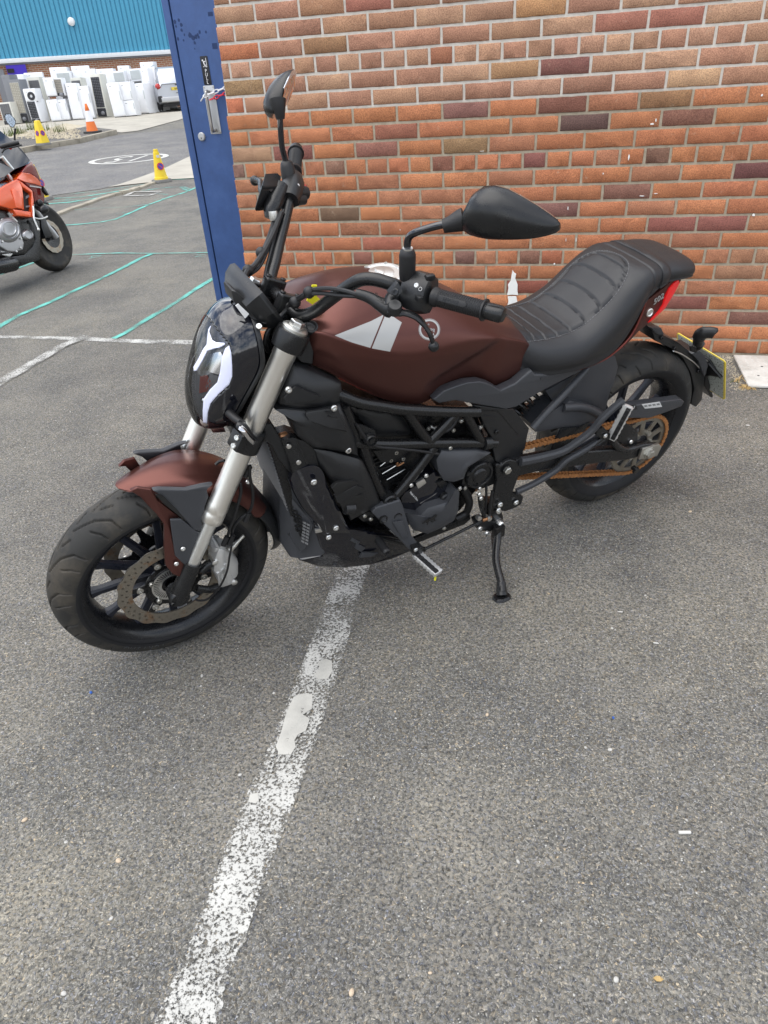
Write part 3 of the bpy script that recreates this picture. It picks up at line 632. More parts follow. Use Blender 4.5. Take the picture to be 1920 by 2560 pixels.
# spilt white paint on the wall
for pts in (((1000, 1080), (1012, 1100), (1030, 1112), (1022, 1150), (1042, 1200), (1040, 1250), (1046, 1288), (1000, 1283), (955, 1288), (965, 1230), (962, 1200), (985, 1165), (992, 1120)), ((960, 1298), (1030, 1296), (1040, 1345), (1035, 1380), (1042, 1418), (1010, 1412), (960, 1420), (955, 1380), (966, 1340)), ((955, 1428), (1025, 1424), (1030, 1455), (1000, 1490), (965, 1495), (950, 1455))):
    P = [wl(*cr('c9', *p), -.0045) for p in pts]; o = ob('paint_splash', MB().prism(P, (0, .008, 0)), M['white_paint_splash'], wall, smooth=0, bevel=.001); o.location = -wall.location; o['label'] = 'white spilt paint on the brick wall'
for p in ((1630, 310, .011, .004), (1572, 393, .004, .014), (1205, 378, .013, .001), (1605, 490, .012, .002), (848, 590, .002, .008), (1000, 575, .002, .004), (1884, 538, .007, .006), (1640, 300, .003, .008), (1386, 660, .006, .005), (1420, 520, .003, .009), (1415, 600, .002, .01), (1440, 600, .002, .012), (1640, 484, .01, .0015), (1508, 434, .003, .005), (1905, 238, .004, .006)):
    q = wl(p[0], p[1], -.0035); mb = MB(); n_ = 8; mb.prism([q + Vector((cos(2 * pi * i / n_) * p[2] * random.uniform(.6, 1.2), 0, sin(2 * pi * i / n_) * p[3] * random.uniform(.6, 1.2))) for i in range(n_)], (0, .006, 0)); o = ob('paint_fleck', mb, M['white_paint_splash'], wall, smooth=0); o.location = -wall.location

# ------------------------------------------------------------------ blue door standing open beyond the wall's end
DY = .783
dr = empty('door', (-.70, DY, 0)); tag(dr, 'blue painted door with pull handle standing open beyond the brick wall', 'door')
def dpart(name, mb, m, parent=None, **k):
    o = ob(name, mb, m, parent or dr, **k)
    if parent is None: o.location = -dr.location
    return o
DXL, DXM = -1.150, -1.100
panel = dpart('leaf', MB().box(((DXM + .004 - .20) / 2, DY + .022, 1.06), (-.20 - DXM - .004, .044, 2.08)), M['door_blue'], bevel=.003)
dpart('edge_strip', MB().box(((DXL + DXM) / 2 - .002, DY + .018, 1.06), (DXM - DXL - .004, .044, 2.08)), M['door_blue'], bevel=.003)
dpart('groove_seal', MB().box((DXM + .001, DY + .03, 1.06), (.010, .03, 2.078)), M['grille_dark'])
for x, y, w, h, sh in ((520, 35, .032, .021, 0), (531, 115, .034, .03, 0)):
    q = wl(x + 6, y, DY); dpart('worn_mark', MB().prism([q + Vector((sx_ * w, -.0006, sz * h / 2)) for sx_, sz in ((-.5, -1), (.5, -1), (.5, 1), (-.5, 1))], (0, .0012, 0)), M['door_mark'], smooth=0)
for (x, y, r) in ((437, 55, .010), (447, 50, .008), (453, 62, .009), (454, 75, .008), (461, 87, .006), (445, 97, .009), (459, 101, .006), (475, 88, .013), (483, 95, .013), (490, 92, .011), (499, 80, .009), (497, 93, .007), (515, 80, .007), (487, 107, .008), (487, 122, .004), (440, 66, .006), (494, 87, .008)):
    q = wl(x, y, DY); dpart('smudge', MB().prism([q + Vector((cos(2 * pi * i / 10) * r * random.uniform(.7, 1.1), -.0006, sin(2 * pi * i / 10) * r * random.uniform(.9, 1.3))) for i in range(10)], (0, .0012, 0)), M['door_mark'], smooth=0)
def rrect(cx_, cz, w, h, r, y, n=4):
    P = []
    for sx_, sz, a0 in ((1, 1, 0), (-1, 1, 90), (-1, -1, 180), (1, -1, 270)):
        P += [Vector((cx_ + sx_ * (w / 2 - r) + cos(radians(a0 + 90 * i / n)) * r, y, cz + sz * (h / 2 - r) + sin(radians(a0 + 90 * i / n)) * r)) for i in range(n + 1)]
    return P
sg = dpart('pull_sign', MB().prism(rrect(-.930, 1.490, .052, .155, .007, DY - .003), (0, .003, 0)), M['sign_black'], bevel=.0006)
for i, ch in enumerate('PULL'):
    place_text(ch, .027, (-.929, DY - .0035, 1.488 - i * .0205), (1, 0, 0), (0, 0, 1), M['plastic_white'], sg, .0004)
fig = MB()                                            # the little figure pulling a door
def fl(pts): fig.prism([Vector((-.930 + x * .001, DY - .0036, 1.530 + z * .001)) for x, z in pts], (0, .0006, 0))
fl([(cos(i * .7) * 5 - 11, sin(i * .7) * 5 + 15) for i in range(9)]); fl([(-9, 9), (-3, 11), (9, 12), (10, 9), (-1, 5), (1, -8), (8, -9), (7, -13), (-4, -13), (-8, 0)]); fl([(-2, -10), (6, -12), (10, -21), (6, -22), (1, -15)]); fl([(-4, -12), (0, -12), (-6, -20), (-12, -21), (-12, -18), (-8, -17)]); fl([(11, 27), (14, 27), (14, -22), (11, -22)])
dpart('pictogram', fig, M['plastic_white'], sg, smooth=0)
hp = dpart('handle_plate', MB().prism(rrect(-.929, 1.274, .076, .272, .006, DY - .004), (0, .004, 0)), M['steel_plate'], bevel=.0008)
dpart('pull_bar', MB().tube(spline([(-.929, DY - .004, 1.375), (-.929, DY - .040, 1.378), (-.929, DY - .052, 1.362), (-.929, DY - .052, 1.26), (-.929, DY - .052, 1.170), (-.929, DY - .040, 1.157), (-.929, DY - .004, 1.16)], 5), .0095, 12), M['steel_bar'], hp)
for x in (-.960, -.898):
    for z in (1.148, 1.400): dpart('screw', MB().bolt((x, DY - .004, z), (0, -1, 0), .004, .002), M['steel_bar'], hp)
lk = dpart('lock', MB().lathe([(.026, 0), (.026, .006), (.021, .012), (.014, .0125), (.0003, .0125)], (-1.037, DY, 1.126), (0, -1, 0), 28), M['steel_plate'])
dpart('keyway', MB().box((-1.037, DY - .013, 1.118), (.004, .003, .010)), M['ink_black'], lk)
# red and white plastic chain from handle to wall
def link(mb, p, d, up, Ln=.034, Wd=.018, r=.0032):
    a = Vector(d).normalized(); s = (Vector(up) - a * Vector(up).dot(a)).normalized()
    pts = [p + a * cos(t) * Ln / 2 + s * sin(t) * Wd / 2 for t in [2 * pi * i / 14 for i in range(14)]]
    R = []
    for i, q in enumerate(pts):
        tng = (pts[(i + 1) % 14] - pts[i - 1]).normalized(); nn = a.cross(s); bb = tng.cross(nn)
        R.append([q + (nn * cos(2 * pi * k / 6) + bb * sin(2 * pi * k / 6)) * r for k in range(6)])
    mb.rings(R, True, False, False, loop=True)
ch_ = empty('plastic_chain', (-.93, DY - .07, 1.35)); tag(ch_, 'red and white plastic chain tying the door handle to the wall', 'chain')
for colm, pts in (('plastic_white', [(-.967, .722, 1.331), (-.945, .722, 1.352), (-.915, .73, 1.362), (-.885, .745, 1.370), (-.855, .76, 1.380), (-.825, .77, 1.388), (-.79, .775, 1.395), (-.76, .78, 1.40)]), ('plastic_red', [(-.905, .722, 1.333), (-.880, .735, 1.340), (-.852, .745, 1.349), (-.825, .755, 1.357), (-.795, .765, 1.364), (-.765, .77, 1.37)])):
    for i, (a_, b_) in enumerate(zip(pts, pts[1:])):
        a_, b_ = Vector(a_), Vector(b_); mb = MB(); link(mb, (a_ + b_) / 2, b_ - a_, (0, .3, 1) if i % 2 else (0, 1, .3), Ln=(b_ - a_).length + .008)
        o = ob('link', mb, M[colm], ch_); o.location = -ch_.location
# ------------------------------------------------------------------ the brown motorcycle: wheels, fork, front end
bike = empty('motorcycle', BO); bike.matrix_world = Matrix.Translation(BO) @ BM.to_4x4()
tag(bike, 'matt brown motorcycle with ribbed black seat leaning on its side stand by the brick wall', 'motorcycle')
STEER = Matrix.Translation(P0) @ SM.to_4x4() @ Matrix.Translation(-P0)
def bp(name, mb, m, parent=None, **k): return ob(name, mb, M[m] if isinstance(m, str) else m, parent or bike, **k)
def sp(name, mb, m, parent=None, **k):
    o = bp(name, mb, m, parent, **k)
    if parent is None: o.matrix_local = STEER
    return o
YV = Vector((0, 1, 0))
def plate_mb(pts, t=.008, d=None):
    pts = [Vector(p) for p in pts]; return MB().prism([p for p in pts], d if d is not None else (0, -t, 0))
def plate(name, pts, m, t=.012, bevel=.003, parent=None, fn=None, seg=2, d=None):
    return (fn or bp)(name, plate_mb(pts, t, d), m, parent, bevel=bevel, seg=seg)
def puffed(name, pts, m, t=.02, rise=.01, inset=.3, parent=None, fn=None, smooth_it=2, bevel=.002):
    """a moulded cover: outline closed, face swelling outwards"""
    pts = [Vector(p) for p in pts]; n = len(pts); P = spline(pts, smooth_it, closed=True) if smooth_it > 1 else pts
    c = sum(P, Vector()) / len(P); mb = MB(); R = [[p + Vector((0, -t, 0)) for p in P], P]
    for k in (.10, .28, .55, .8): R.append([p.lerp(c, k) + Vector((0, rise * (1 - (1 - k) ** 3), 0)) for p in P])
    mb.rings(R); return (fn or bp)(name, mb, m, parent, smooth=50)

# tyres with cut tread grooves
def tyre(R, W, pitch_n, segs, NT=1000, NS=60):
    pitch = 2 * pi * R / pitch_n; mb = MB(); rows = []
    prof = []
    for i in range(NS + 1):
        t = -1 + 2 * i / NS; prof.append((R - .055 * (1 - cos(t * pi / 2)), W * sin(t * pi / 2), t))
    side = [(R - .060, W * 1.0), (R - .064, W * .985), (.240, W * .93), (.232, W * .88), (.224, W * .80)]
    def gr(u, s, side_):
        best = 1
        off = 0 if side_ > 0 else pitch / 2
        u = (u + off) % pitch
        for seg in segs:
            for (a, b), (c, d) in zip(seg, seg[1:]):
                for sh in (-pitch, 0, pitch):
                    ax, bx = a + sh, c + sh
                    dx, dy = bx - ax, d - b; q = max(0, min(1, ((u - ax) * dx + (s - b) * dy) / (dx * dx + dy * dy)))
                    best = min(best, math.hypot(u - ax - dx * q, s - b - dy * q))
        return max(0.0, 1 - best / .0032)
    S = [0]
    for a, b in zip(prof, prof[1:]): S.append(S[-1] + math.hypot(a[0] - b[0], a[1] - b[1]))
    mid = S[len(S) // 2]; np_ = NT // pitch_n; NT = np_ * pitch_n
    table = [[gr(pitch * k / np_, abs(S[i] - mid), 1 if S[i] >= mid else -1) for i in range(len(prof))] for k in range(np_)]
    for k in range(NT):
        th = 2 * pi * k / NT; e = Vector((cos(th), 0, sin(th))); row = []
        for r, y in [(r_, -y_) for r_, y_ in reversed(side)]: row.append(e * r + YV * y)
        for i, (r, y, t) in enumerate(prof):
            gdep = .0045 * min(1, 1.6 * table[k % np_][i]); row.append(e * (r - gdep * cos(t)) + YV * (y - gdep * sin(t)))
        for r, y in side: row.append(e * r + YV * y)
        rows.append(row)
    mb.rings(rows, closed=False, loop=False)
    n = len(rows[0]); last = (NT - 1) * n
    mb.f += [(last + j, last + j + 1, j + 1, j) for j in range(n - 1)]
    return mb
FT = tyre(.300, .061, 14, [[(.0, .004), (.060, .024), (.095, .048), (.102, .078)], [(.085, .006), (.116, .016)], [(.036, .040), (.052, .062), (.055, .078)]])
RT = tyre(.312, .081, 14, [[(.0, .006), (.050, .036), (.078, .068), (.082, .100)], [(.072, .016), (.104, .038), (.116, .058)], [(.012, .070), (.024, .104)]])
def wheel(name, cen, hw, tyre_mb, hub, fn, nspk, ang0, rim_mat):
    sc = hw / .052
    rimp = [(.226, .0525), (.2315, .0515), (.2325, .049), (.222, .040), (.216, 0), (.222, -.040), (.2325, -.049), (.2315, -.0515), (.226, -.0525), (.217, -.047), (.207, -.036), (.199, -.018), (.197, 0), (.199, .018), (.207, .036), (.217, .047)]
    w = fn(name, MB().lathe([(r, y * sc) for r, y in rimp], cen, (0, 1, 0), 96, closed=True), rim_mat)
    t = bp('tyre', tyre_mb, 'rubber', w, smooth=50, fix=True)
    for v in t.data.vertices: v.co += cen
    t.data.materials.append(M['rubber_side']); rr = tyre_rad = .0
    bp('hub', MB().lathe([(.020, -hub), (.034, -hub), (.034, -hub * .75), (.028, -hub * .4), (.028, hub * .4), (.034, hub * .75), (.034, hub), (.020, hub)], cen, (0, 1, 0), 32, closed=True), rim_mat, w)
    for k in range(nspk):
        a = radians(ang0 + 360 / nspk * k); e = Vector((cos(a), 0, sin(a))); s = Vector((-sin(a), 0, cos(a)))
        R = []
        for r, wd, th in ((.024, .017, .021), (.05, .014, .017), (.12, .0105, .0125), (.175, .010, .0115), (.199, .0145, .0145)):
            c = cen + e * r
            R.append([c + s * x * wd + YV * y * th for x, y in ((-1, -.55), (-.6, -1), (.6, -1), (1, -.55), (1, .55), (.6, 1), (-.6, 1), (-1, .55))])
        bp('spoke', MB().rings(R), 'spoke_black', w, smooth=30)
    return w, t
fw, ft = wheel('front_wheel', AXLE, .050, FT, .062, sp, 12, 2, 'wheel_black')
rw, rt = wheel('rear_wheel', Vector((0, 0, .312)), .064, RT, .075, bp, 10, 125, 'wheel_black')
for t_, Rm in ((ft, .300), (rt, .312)):
    cz = AXLE if t_ is ft else Vector((0, 0, .312))
    for p in t_.data.polygons:
        c = p.center - cz
        if math.hypot(c.x, c.z) < Rm - .057: p.material_index = 1
# raised sidewall lettering
def arc_text(txt, cen, r, y, a_mid, size, m, parent, side=1, spacing=.82):
    n = len(txt)
    for i, ch in enumerate(txt):
        if ch == ' ': continue
        a = a_mid + (i - (n - 1) / 2) * size * spacing / r
        e = Vector((cos(a), 0, sin(a))); tn = Vector((-sin(a), 0, cos(a)))
        place_text(ch, size, cen + e * r + YV * y, tn, e * 1.0 + YV * -.25, m, parent, .0008)
def rev(s): return s
arc_text('TURISMO', AXLE, .2515, .0600, radians(-62), .022, M['plastic_grey'], ft)

# brake discs: wavy, drilled, rusting
def drilled_disc(cen, y, r0, r1, n, hole, wav, th=.0022):
    mb = MB(); 
    def P(r, a, yy): return cen + Vector((cos(a) * r, yy, sin(a) * r))
    def outer(a): return r1 * (1 + wav * (.5 + .5 * cos(a * 15)) - wav)
    for k in range(n):
        a0, a1 = 2 * pi * k / n, 2 * pi * (k + 1) / n; am = (a0 + a1) / 2; rm = r0 + (r1 - r0) * (.36 if k % 2 else .66)
        o0, om, o1 = outer(a0), outer(am), outer(a1)
        bd = [(r0, a0), (r0, am), (r0, a1), ((r0 + o1) / 2, a1), (o1, a1), (om, am), (o0, a0), ((r0 + o0) / 2, a0)]
        for yy, fl in ((y + th, 0), (y - th, 1)):
            ring = [P(r, a, yy) for r, a in bd]
            hp_ = []
            for r, a in bd:
                q = P(r, a, yy) - P(rm, am, yy); q.normalize(); hp_.append(P(rm, am, yy) + q * hole)
            mb.rings([ring, hp_], True, False, False)
        mb.rings([[P(o0, a0, y + th), P(om, am, y + th), P(o1, a1, y + th)], [P(o0, a0, y - th), P(om, am, y - th), P(o1, a1, y - th)]], False)
        mb.rings([[P(r0, a0, y + th), P(r0, am, y + th), P(r0, a1, y + th)], [P(r0, a0, y - th), P(r0, am, y - th), P(r0, a1, y - th)]], False)
    return mb
for s_ in (1, -1):
    d_ = bp('brake_disc', drilled_disc(AXLE, s_ * .066, .108, .148, 72, .0030, .035), 'disc_metal', fw, smooth=30)
    mb = MB(); mb.lathe([(.040, s_ * .060), (.062, s_ * .064), (.075, s_ * .064), (.075, s_ * .060), (.06, s_ * .059), (.04, s_ * .056)], AXLE, (0, 1, 0), 40, closed=True)
    for k in range(6):
        a = radians(12 + 60 * k); e = Vector((cos(a), 0, sin(a))); s = Vector((-sin(a), 0, cos(a)))
        mb.prism([AXLE + e * r + s * x + YV * s_ * .064 for r, x in ((.066, -.018), (.086, -.010), (.108, -.008), (.116, 0), (.108, .008), (.086, .010), (.066, .018))], (0, -.004 * s_, 0))
    bp('disc_carrier', mb, 'frame_black', fw, smooth=30)
    for k in range(6):
        a = radians(12 + 60 * k); e = Vector((cos(a), 0, sin(a)))
        bp('disc_bobbin', MB().lathe([(.0095, 0), (.0095, .004), (.007, .005), (.0045, .005), (.004, .002), (.0003, .002)], AXLE + e * .087 + YV * s_ * .064, (0, s_, 0), 14), 'zinc', fw)
mb = MB()
mb.lathe([(.030, .0665), (.034, .0665), (.034, .0645), (.030, .0645)], AXLE, (0, 1, 0), 40, closed=True); mb.lathe([(.052, .0665), (.057, .0665), (.057, .0645), (.052, .0645)], AXLE, (0, 1, 0), 40, closed=True)
for k in range(46):
    a = 2 * pi * k / 46; e = Vector((cos(a), 0, sin(a))); s = Vector((-sin(a), 0, cos(a)))
    mb.prism([AXLE + e * .033 - s * .0014 + YV * .0662, AXLE + e * .0525 - s * .0018 + YV * .0662, AXLE + e * .0525 + s * .0018 + YV * .0662, AXLE + e * .033 + s * .0014 + YV * .0662], (0, -.0015, 0))
bp('sensor_ring', mb, 'bare_metal', fw, smooth=0)
for k in range(5):
    a = radians(30 + 72 * k); bp('disc_bolt', MB().bolt(AXLE + Vector((cos(a) * .062, .0665, sin(a) * .062)), (0, 1, 0), .0075, .008), 'zinc', fw)

# fork legs
FD = SU
def fpt(t, y, fwd=0.0): return AXLE + FD * t + SFW * fwd + YV * y
for s_ in (1, -1):
    Y = s_ * .112
    leg = sp('fork_leg', MB().lathe([(.0255, .255), (.0275, .258), (.0275, .283), (.0262, .287), (.0275, .291), (.0275, .31), (.0262, .316), (.0262, .72), (.0272, .722), (.0272, .79), (.0003, .79)], fpt(0, Y), FD, 36), 'fork_metal')
    bp('slider', MB().lathe([(.0175, .09), (.0175, .262), (.0255, .2625), (.0255, .254)], fpt(0, Y), FD, 28), 'bare_metal', leg)
    ax = MB(); ax.tube([fpt(.118, Y), fpt(.05, Y), fpt(.018, Y), fpt(-.02, Y)], [.0225, .0235, .026, .020], 20)
    ax.lathe([(.026, -.028), (.027, .014), (.024, .018)], fpt(0, Y), (0, s_, 0), 24)
    lug = bp('axle_lug', ax, 'satin_black', leg, smooth=45)
    bp('axle_nut', MB().lathe([(.0003, .0215), (.0075, .0215), (.0105, .019), (.012, .019), (.012, .016)], fpt(0, Y), (0, s_, 0), 18), 'zinc', lug)
    bp('pinch_bolt', MB().bolt(fpt(-.012, Y + s_ * .018, .018), (0, s_, 0), .006, .005), 'frame_black', lug)
    bp('fork_cap', MB().lathe([(.030, .786), (.030, .792), (.025, .796), (.022, .797)], fpt(0, Y), FD, 28), 'zinc', leg)
    bp('cap_hexagon', MB().lathe([(.0165, .796), (.0165, .806), (.014, .808), (.0003, .808)], fpt(0, Y), FD, 6), 'bare_metal', leg, smooth=20)
# yokes
lo = MB(); lo.tube([fpt(.475, .112), fpt(.530, .112)], .037, 32); lo.tube([fpt(.475, -.112), fpt(.530, -.112)], .037, 32)
lo.prism([fpt(.482, .10, -.03), fpt(.482, .10, .028), fpt(.482, .03, .01), fpt(.482, -.03, .01), fpt(.482, -.10, .028), fpt(.482, -.10, -.03), fpt(.482, -.03, -.075), fpt(.482, .03, -.075)], FD * .042)
ly = sp('lower_yoke', lo, 'satin_black', bevel=.003)
for s_ in (1, -1):
    bp('yoke_lug', MB().prism([fpt(.480, s_ * .118, .030), fpt(.480, s_ * .150, .020), fpt(.480, s_ * .148, .038), fpt(.480, s_ * .110, .046)], FD * .045), 'satin_black', ly, bevel=.004)
for t in (.491, .513): bp('yoke_bolt', MB().bolt(fpt(t, .135, .0405), (SFW + YV * .45), .0075, .005), 'bare_metal', ly)
up = MB(); up.tube([fpt(.742, .112), fpt(.786, .112)], .0375, 32); up.tube([fpt(.742, -.112), fpt(.786, -.112)], .0375, 32)
up.prism([fpt(.745, .10, -.032), fpt(.745, .10, .02), fpt(.745, .03, -.01), fpt(.745, -.03, -.01), fpt(.745, -.10, .02), fpt(.745, -.10, -.032), fpt(.745, -.03, -.085), fpt(.745, .03, -.085)], FD * .03)
uy = sp('upper_yoke', up, 'satin_black', bevel=.003)
sp('steering_stem', MB().tube([fpt(.46, 0, -.042), fpt(.78, 0, -.042)], .03, 24), 'frame_black')

# front mudguard: follows the tyre, arms run down to the axle
def arch(a, r): return AXLE + Vector((cos(radians(a)) * r, 0, sin(radians(a)) * r))
R = []; angs = [79 + (187 - 79) * i / 44 for i in range(45)]
for a in angs:
    t = (a - 79) / (150 - 79)
    top = .334 + .020 * sin(max(0, min(1, t)) * pi); hw = .062 + .022 * min(1, max(0, t) * 2.6) if t < .45 else .084 - .006 * max(0, t - 1) * 3
    if a > 170: hw *= 1 - .45 * ((a - 170) / 17) ** 2
    drop = .046 if t < 1 else .036
    ring = [(-hw, top - drop), (-hw * .97, top - drop * .55), (-hw * .82, top - drop * .2), (-hw * .5, top - .006), (-hw * .2, top), (0, top + .0015), (hw * .2, top), (hw * .5, top - .006), (hw * .82, top - drop * .2), (hw * .97, top - drop * .55), (hw, top - drop)]
    ring += [(y * .94, r - .0035) for y, r in reversed(ring)]
    R.append([arch(a + 17 * max(0, 1 - max(0, t) * 2.2) * (y / hw) ** 2, r) + YV * y for y, r in ring])
cut = next(i for i, a in enumerate(angs) if a > 150)
mg = sp('front_mudguard', MB().rings(R[:cut + 1]), 'brown_paint', smooth=50)
bp('rear_flap', MB().rings([[p + Vector((0, 0, -.002)) for p in r] for r in R[cut:]]), 'plastic_black', mg, smooth=50)
def mirror_y(pts): return [Vector((p[0], -p[1], p[2])) for p in pts]
arm = S3('E', .088, (175, 632, .060), (240, 602, .066), (370, 622, .078), (430, 720, .085), (560, 820, .090), (660, 900, .092), (555, 905, .094), (560, 1000, .096), (590, 1220, .102)) + S3('B', .108, (320, 500, .104), (370, 690, .108), (505, 800, .112), (500, 870, .116), (420, 935, .116), (330, 900, .114), (250, 800, .108), (235, 600, .102), (235, 330, .096)) + S3('E', .09, (420, 850, .088), (340, 770, .082), (270, 690, .076))
gpan = S3('E', .10, (380, 628, .084), (450, 620, .086), (700, 625, .092), (850, 590, .098), (960, 570, .100), (895, 625, .104), (912, 690, .106), (880, 780, .108), (850, 930, .110), (868, 1010, .112), (780, 1010, .110), (700, 915, .106), (600, 800, .100), (480, 690, .092))
gpan2 = S3('B', .112, (305, 275, .104), (430, 270, .106), (600, 410, .110), (690, 440, .114), (560, 740, .118), (515, 830, .119), (440, 770, .117), (360, 690, .113), (330, 470, .108))
for mir in (False, True):
    f_m = mirror_y if mir else (lambda x: x); sgn = -1 if mir else 1
    plate('mudguard_arm', f_m(arm) if not mir else [Vector((p.x, p.y * .80, p.z)) for p in f_m(arm)], 'brown_paint', parent=mg, bevel=.004, d=(0, -.010 * sgn, 0), seg=3)
    plate('mudguard_panel', f_m(gpan), 'plastic_grey', parent=mg, bevel=.004, d=(0, -.016 * sgn, 0), seg=3)
    plate('arm_cover', f_m(gpan2), 'plastic_grey', parent=mg, bevel=.003, d=(0, -.008 * sgn, 0), seg=3)
plate('mudguard_slot', S3('E', .101, (410, 665, .0925), (475, 672, .0935), (700, 890, .104), (698, 918, .1045), (655, 885, .103), (480, 745, .096)), 'ink_black', t=.004, bevel=0, parent=mg)
for k, q, Y in (('B', (447, 605), .1145), ('B', (372, 778), .1155)):
    bp('cover_bolt', MB().bolt(stp(*cr(k, *q), Y), (0, 1, 0), .0065, .004), 'bare_metal', mg)
# far-side winglet showing over the mudguard
plate('mudguard_panel', S3('E', -.11, (440, 365, -.075), (540, 240, -.10), (615, 180, -.12), (665, 235, -.122), (740, 300, -.118), (800, 345, -.10), (640, 365, -.085)), 'plastic_grey', t=-.012, parent=mg, bevel=.003)
bp('flap_screw', MB().bolt(stp(*cr('E', 1278, 545), .08), (0, 1, .3), .006, .004), 'bare_metal', mg)

# front brake calipers
for s_ in (1, -1):
    Pc = [Vector(p) for p in S3('B', .105, (800, 720), (830, 640), (860, 580), (940, 600), (985, 690), (1040, 790), (1020, 880), (1050, 980), (1040, 1020), (900, 1070), (865, 1010), (830, 930), (790, 860))]
    Pc = [Vector((p.x, s_ * .107, p.z)) for p in Pc]; mb = MB()
    c = sum(Pc, Vector()) / len(Pc)
    mb.rings([[Vector((p.x, s_ * .052, p.z)) for p in Pc], [Vector((p.x, s_ * .095, p.z)) for p in Pc], [p.lerp(c, .10) for p in Pc], [p.lerp(c, .4) + YV * s_ * .006 for p in Pc]])
    cal = sp('brake_caliper', mb, 'cast_metal', bevel=.0025)
    ex = (c - Pc[8]).normalized()
    if s_ > 0:
        a_, b_ = stp(*cr('B', 900, 800), .114), stp(*cr('B', 925, 1000), .114)
        place_text('Benelli', .017, (a_ + b_) / 2 + YV * .001, a_ - b_, SFW, M['bare_metal'], cal, .0012)
        bp('caliper_rib', MB().tube(S3('B', .112, (850, 880), (880, 1040)), .004, 8), 'cast_metal', cal); bp('caliper_rib', MB().tube(S3('B', .112, (930, 780), (975, 1000)), .004, 8), 'cast_metal', cal)
        for q in ((815, 755), (1035, 985)): bp('caliper_bolt', MB().lathe([(.009, -.03), (.009, .006), (.006, .008), (.0003, .008)], stp(*cr('B', *q), .105), (0, 1, 0), 14), 'bare_metal', cal)
        bp('bleed_nipple', MB().tube(S3('B', .108, (990, 620), (1050, 560), (1100, 510), (1150, 455)), [.008, .007, .004, .0045], 10), 'zinc', cal)
        bp('caliper_fixing', MB().tube(S3('B', .095, (600, 1060), (750, 1080), (860, 1040)), .011, 10), 'satin_black', cal); bp('caliper_fixing', MB().tube(S3('B', .095, (660, 860), (730, 790), (810, 760)), .012, 10), 'satin_black', cal)
        bp('caliper_body', MB().tube(S3('B', .085, (840, 540), (880, 640), (960, 780), (1000, 900)), [.018, .026, .03, .02], 12), 'cast_metal', cal)
hose = MB(); hose.tube(spline(S3('E', .12, (1300, 390, .12), (1300, 500, .12), (1325, 620, .118), (1325, 740, .115), (1290, 830, .11), (1200, 900, .108), (1140, 990, .105), (1120, 1100, .105)), 5), .0042, 8)
hose.tube(spline(S3('E', .12, (1210, 560, .112), (1215, 640, .115), (1190, 750, .118), (1150, 880, .116), (1110, 980, .112), (1085, 1090, .108)), 5), .0042, 8)
hose.tube(spline(S3('B', .12, (1030, 440, .112), (1010, 560, .118), (985, 700, .124), (960, 850, .126), (900, 1000, .124), (820, 1110, .118), (730, 1190, .108), (640, 1205, .095), (590, 1190, .085)), 5), .003, 8)
hose.tube(spline(S3('E', .12, (975, 385, .02), (1010, 355, .02), (1060, 345, .03)), 5), .004, 8)
sp('brake_hose', hose, 'rubber_soft')
for q in ((1300, 400), (1295, 835), (1140, 1050), (1085, 1060)):
    p = stp(*cr('E', *q), .112); sp('hose_grommet', MB().tube([p, p - FD * .03], .007, 10), 'rubber_soft')

# headlight pod
SL = [(.742, 1.436, 1.392, .030), (.756, 1.452, 1.386, .058), (.80, 1.459, 1.376, .084), (.855, 1.450, 1.350, .099), (.92, 1.426, 1.312, .104), (.965, 1.402, 1.306, .098), (1.0, 1.376, 1.304, .078), (1.020, 1.352, 1.302, .052), (1.030, 1.325, 1.302, .018)]
zs = spline([Vector((z, 0, 0)) for z, *_ in SL], 9); xf = spline([Vector((a, b, c)) for _, a, b, c in SL], 9)
PH = [radians(-90 + 180 * i / 96) for i in range(97)]
def hsurf(i, ph, shr=0.0):
    a, b, c = xf[i]; cphi = max(0, cos(ph)); return Vector((b + (a - b - shr) * cphi ** .72, (c - shr) * sin(ph), zs[i].x))
def phb(z): return radians(58 if z > .9 else 40 + 18 * max(0, (z - .76)) / .14)
LENS = K('c3', (340, 862), (372, 868), (430, 950), (522, 1062), (550, 1230), (554, 1335), (527, 1405), (442, 1482), (368, 1562), (344, 1642), (340, 1760), (250, 1780), (150, 1760), (100, 1400), (100, 1050), (250, 880))
def in_lens(q):
    w = BO + BM @ (SM @ (q - P0) + P0); x, y = pxy(w); c = False; j = len(LENS) - 1
    for i in range(len(LENS)):
        xi, yi = LENS[i]; xj, yj = LENS[j]
        if (yi > y) != (yj > y) and x < (xj - xi) * (y - yi) / (yj - yi) + xi: c = not c
        j = i
    return c
rows = [[hsurf(i, p) for p in PH] for i in range(len(zs))]
sh = MB(); le = MB(); inn = MB()
sh_v = [v for r in rows for v in r]; n = len(PH); fs_s = []; fs_l = []
for i in range(len(zs) - 1):
    for j in range(n - 1):
        q = (rows[i][j] + rows[i][j + 1] + rows[i + 1][j] + rows[i + 1][j + 1]) / 4; q.y = abs(q.y); (fs_l if in_lens(q) else fs_s).append((i * n + j, i * n + j + 1, (i + 1) * n + j + 1, (i + 1) * n + j))
sh.add(sh_v, fs_s); le.add(sh_v, fs_l)
hl = sp('headlight', sh, 'gloss_black', smooth=60)
hl.modifiers.new('thickness', 'SOLIDIFY').thickness = .003
inn.rings([[hsurf(i, p, .016) for p in PH] for i in range(2, len(zs) - 3)], closed=False); 
lens = bp('lens', le, 'lens_clear', hl, smooth=60)
bp('lamp_bowl', inn, 'lamp_inner', hl, smooth=60)
rim_ = MB(); ring = [Vector((xf[i][1], -xf[i][2], zs[i].x)) for i in range(len(zs))] + [Vector((xf[i][1], xf[i][2], zs[i].x)) for i in range(len(zs) - 1, -1, -1)]
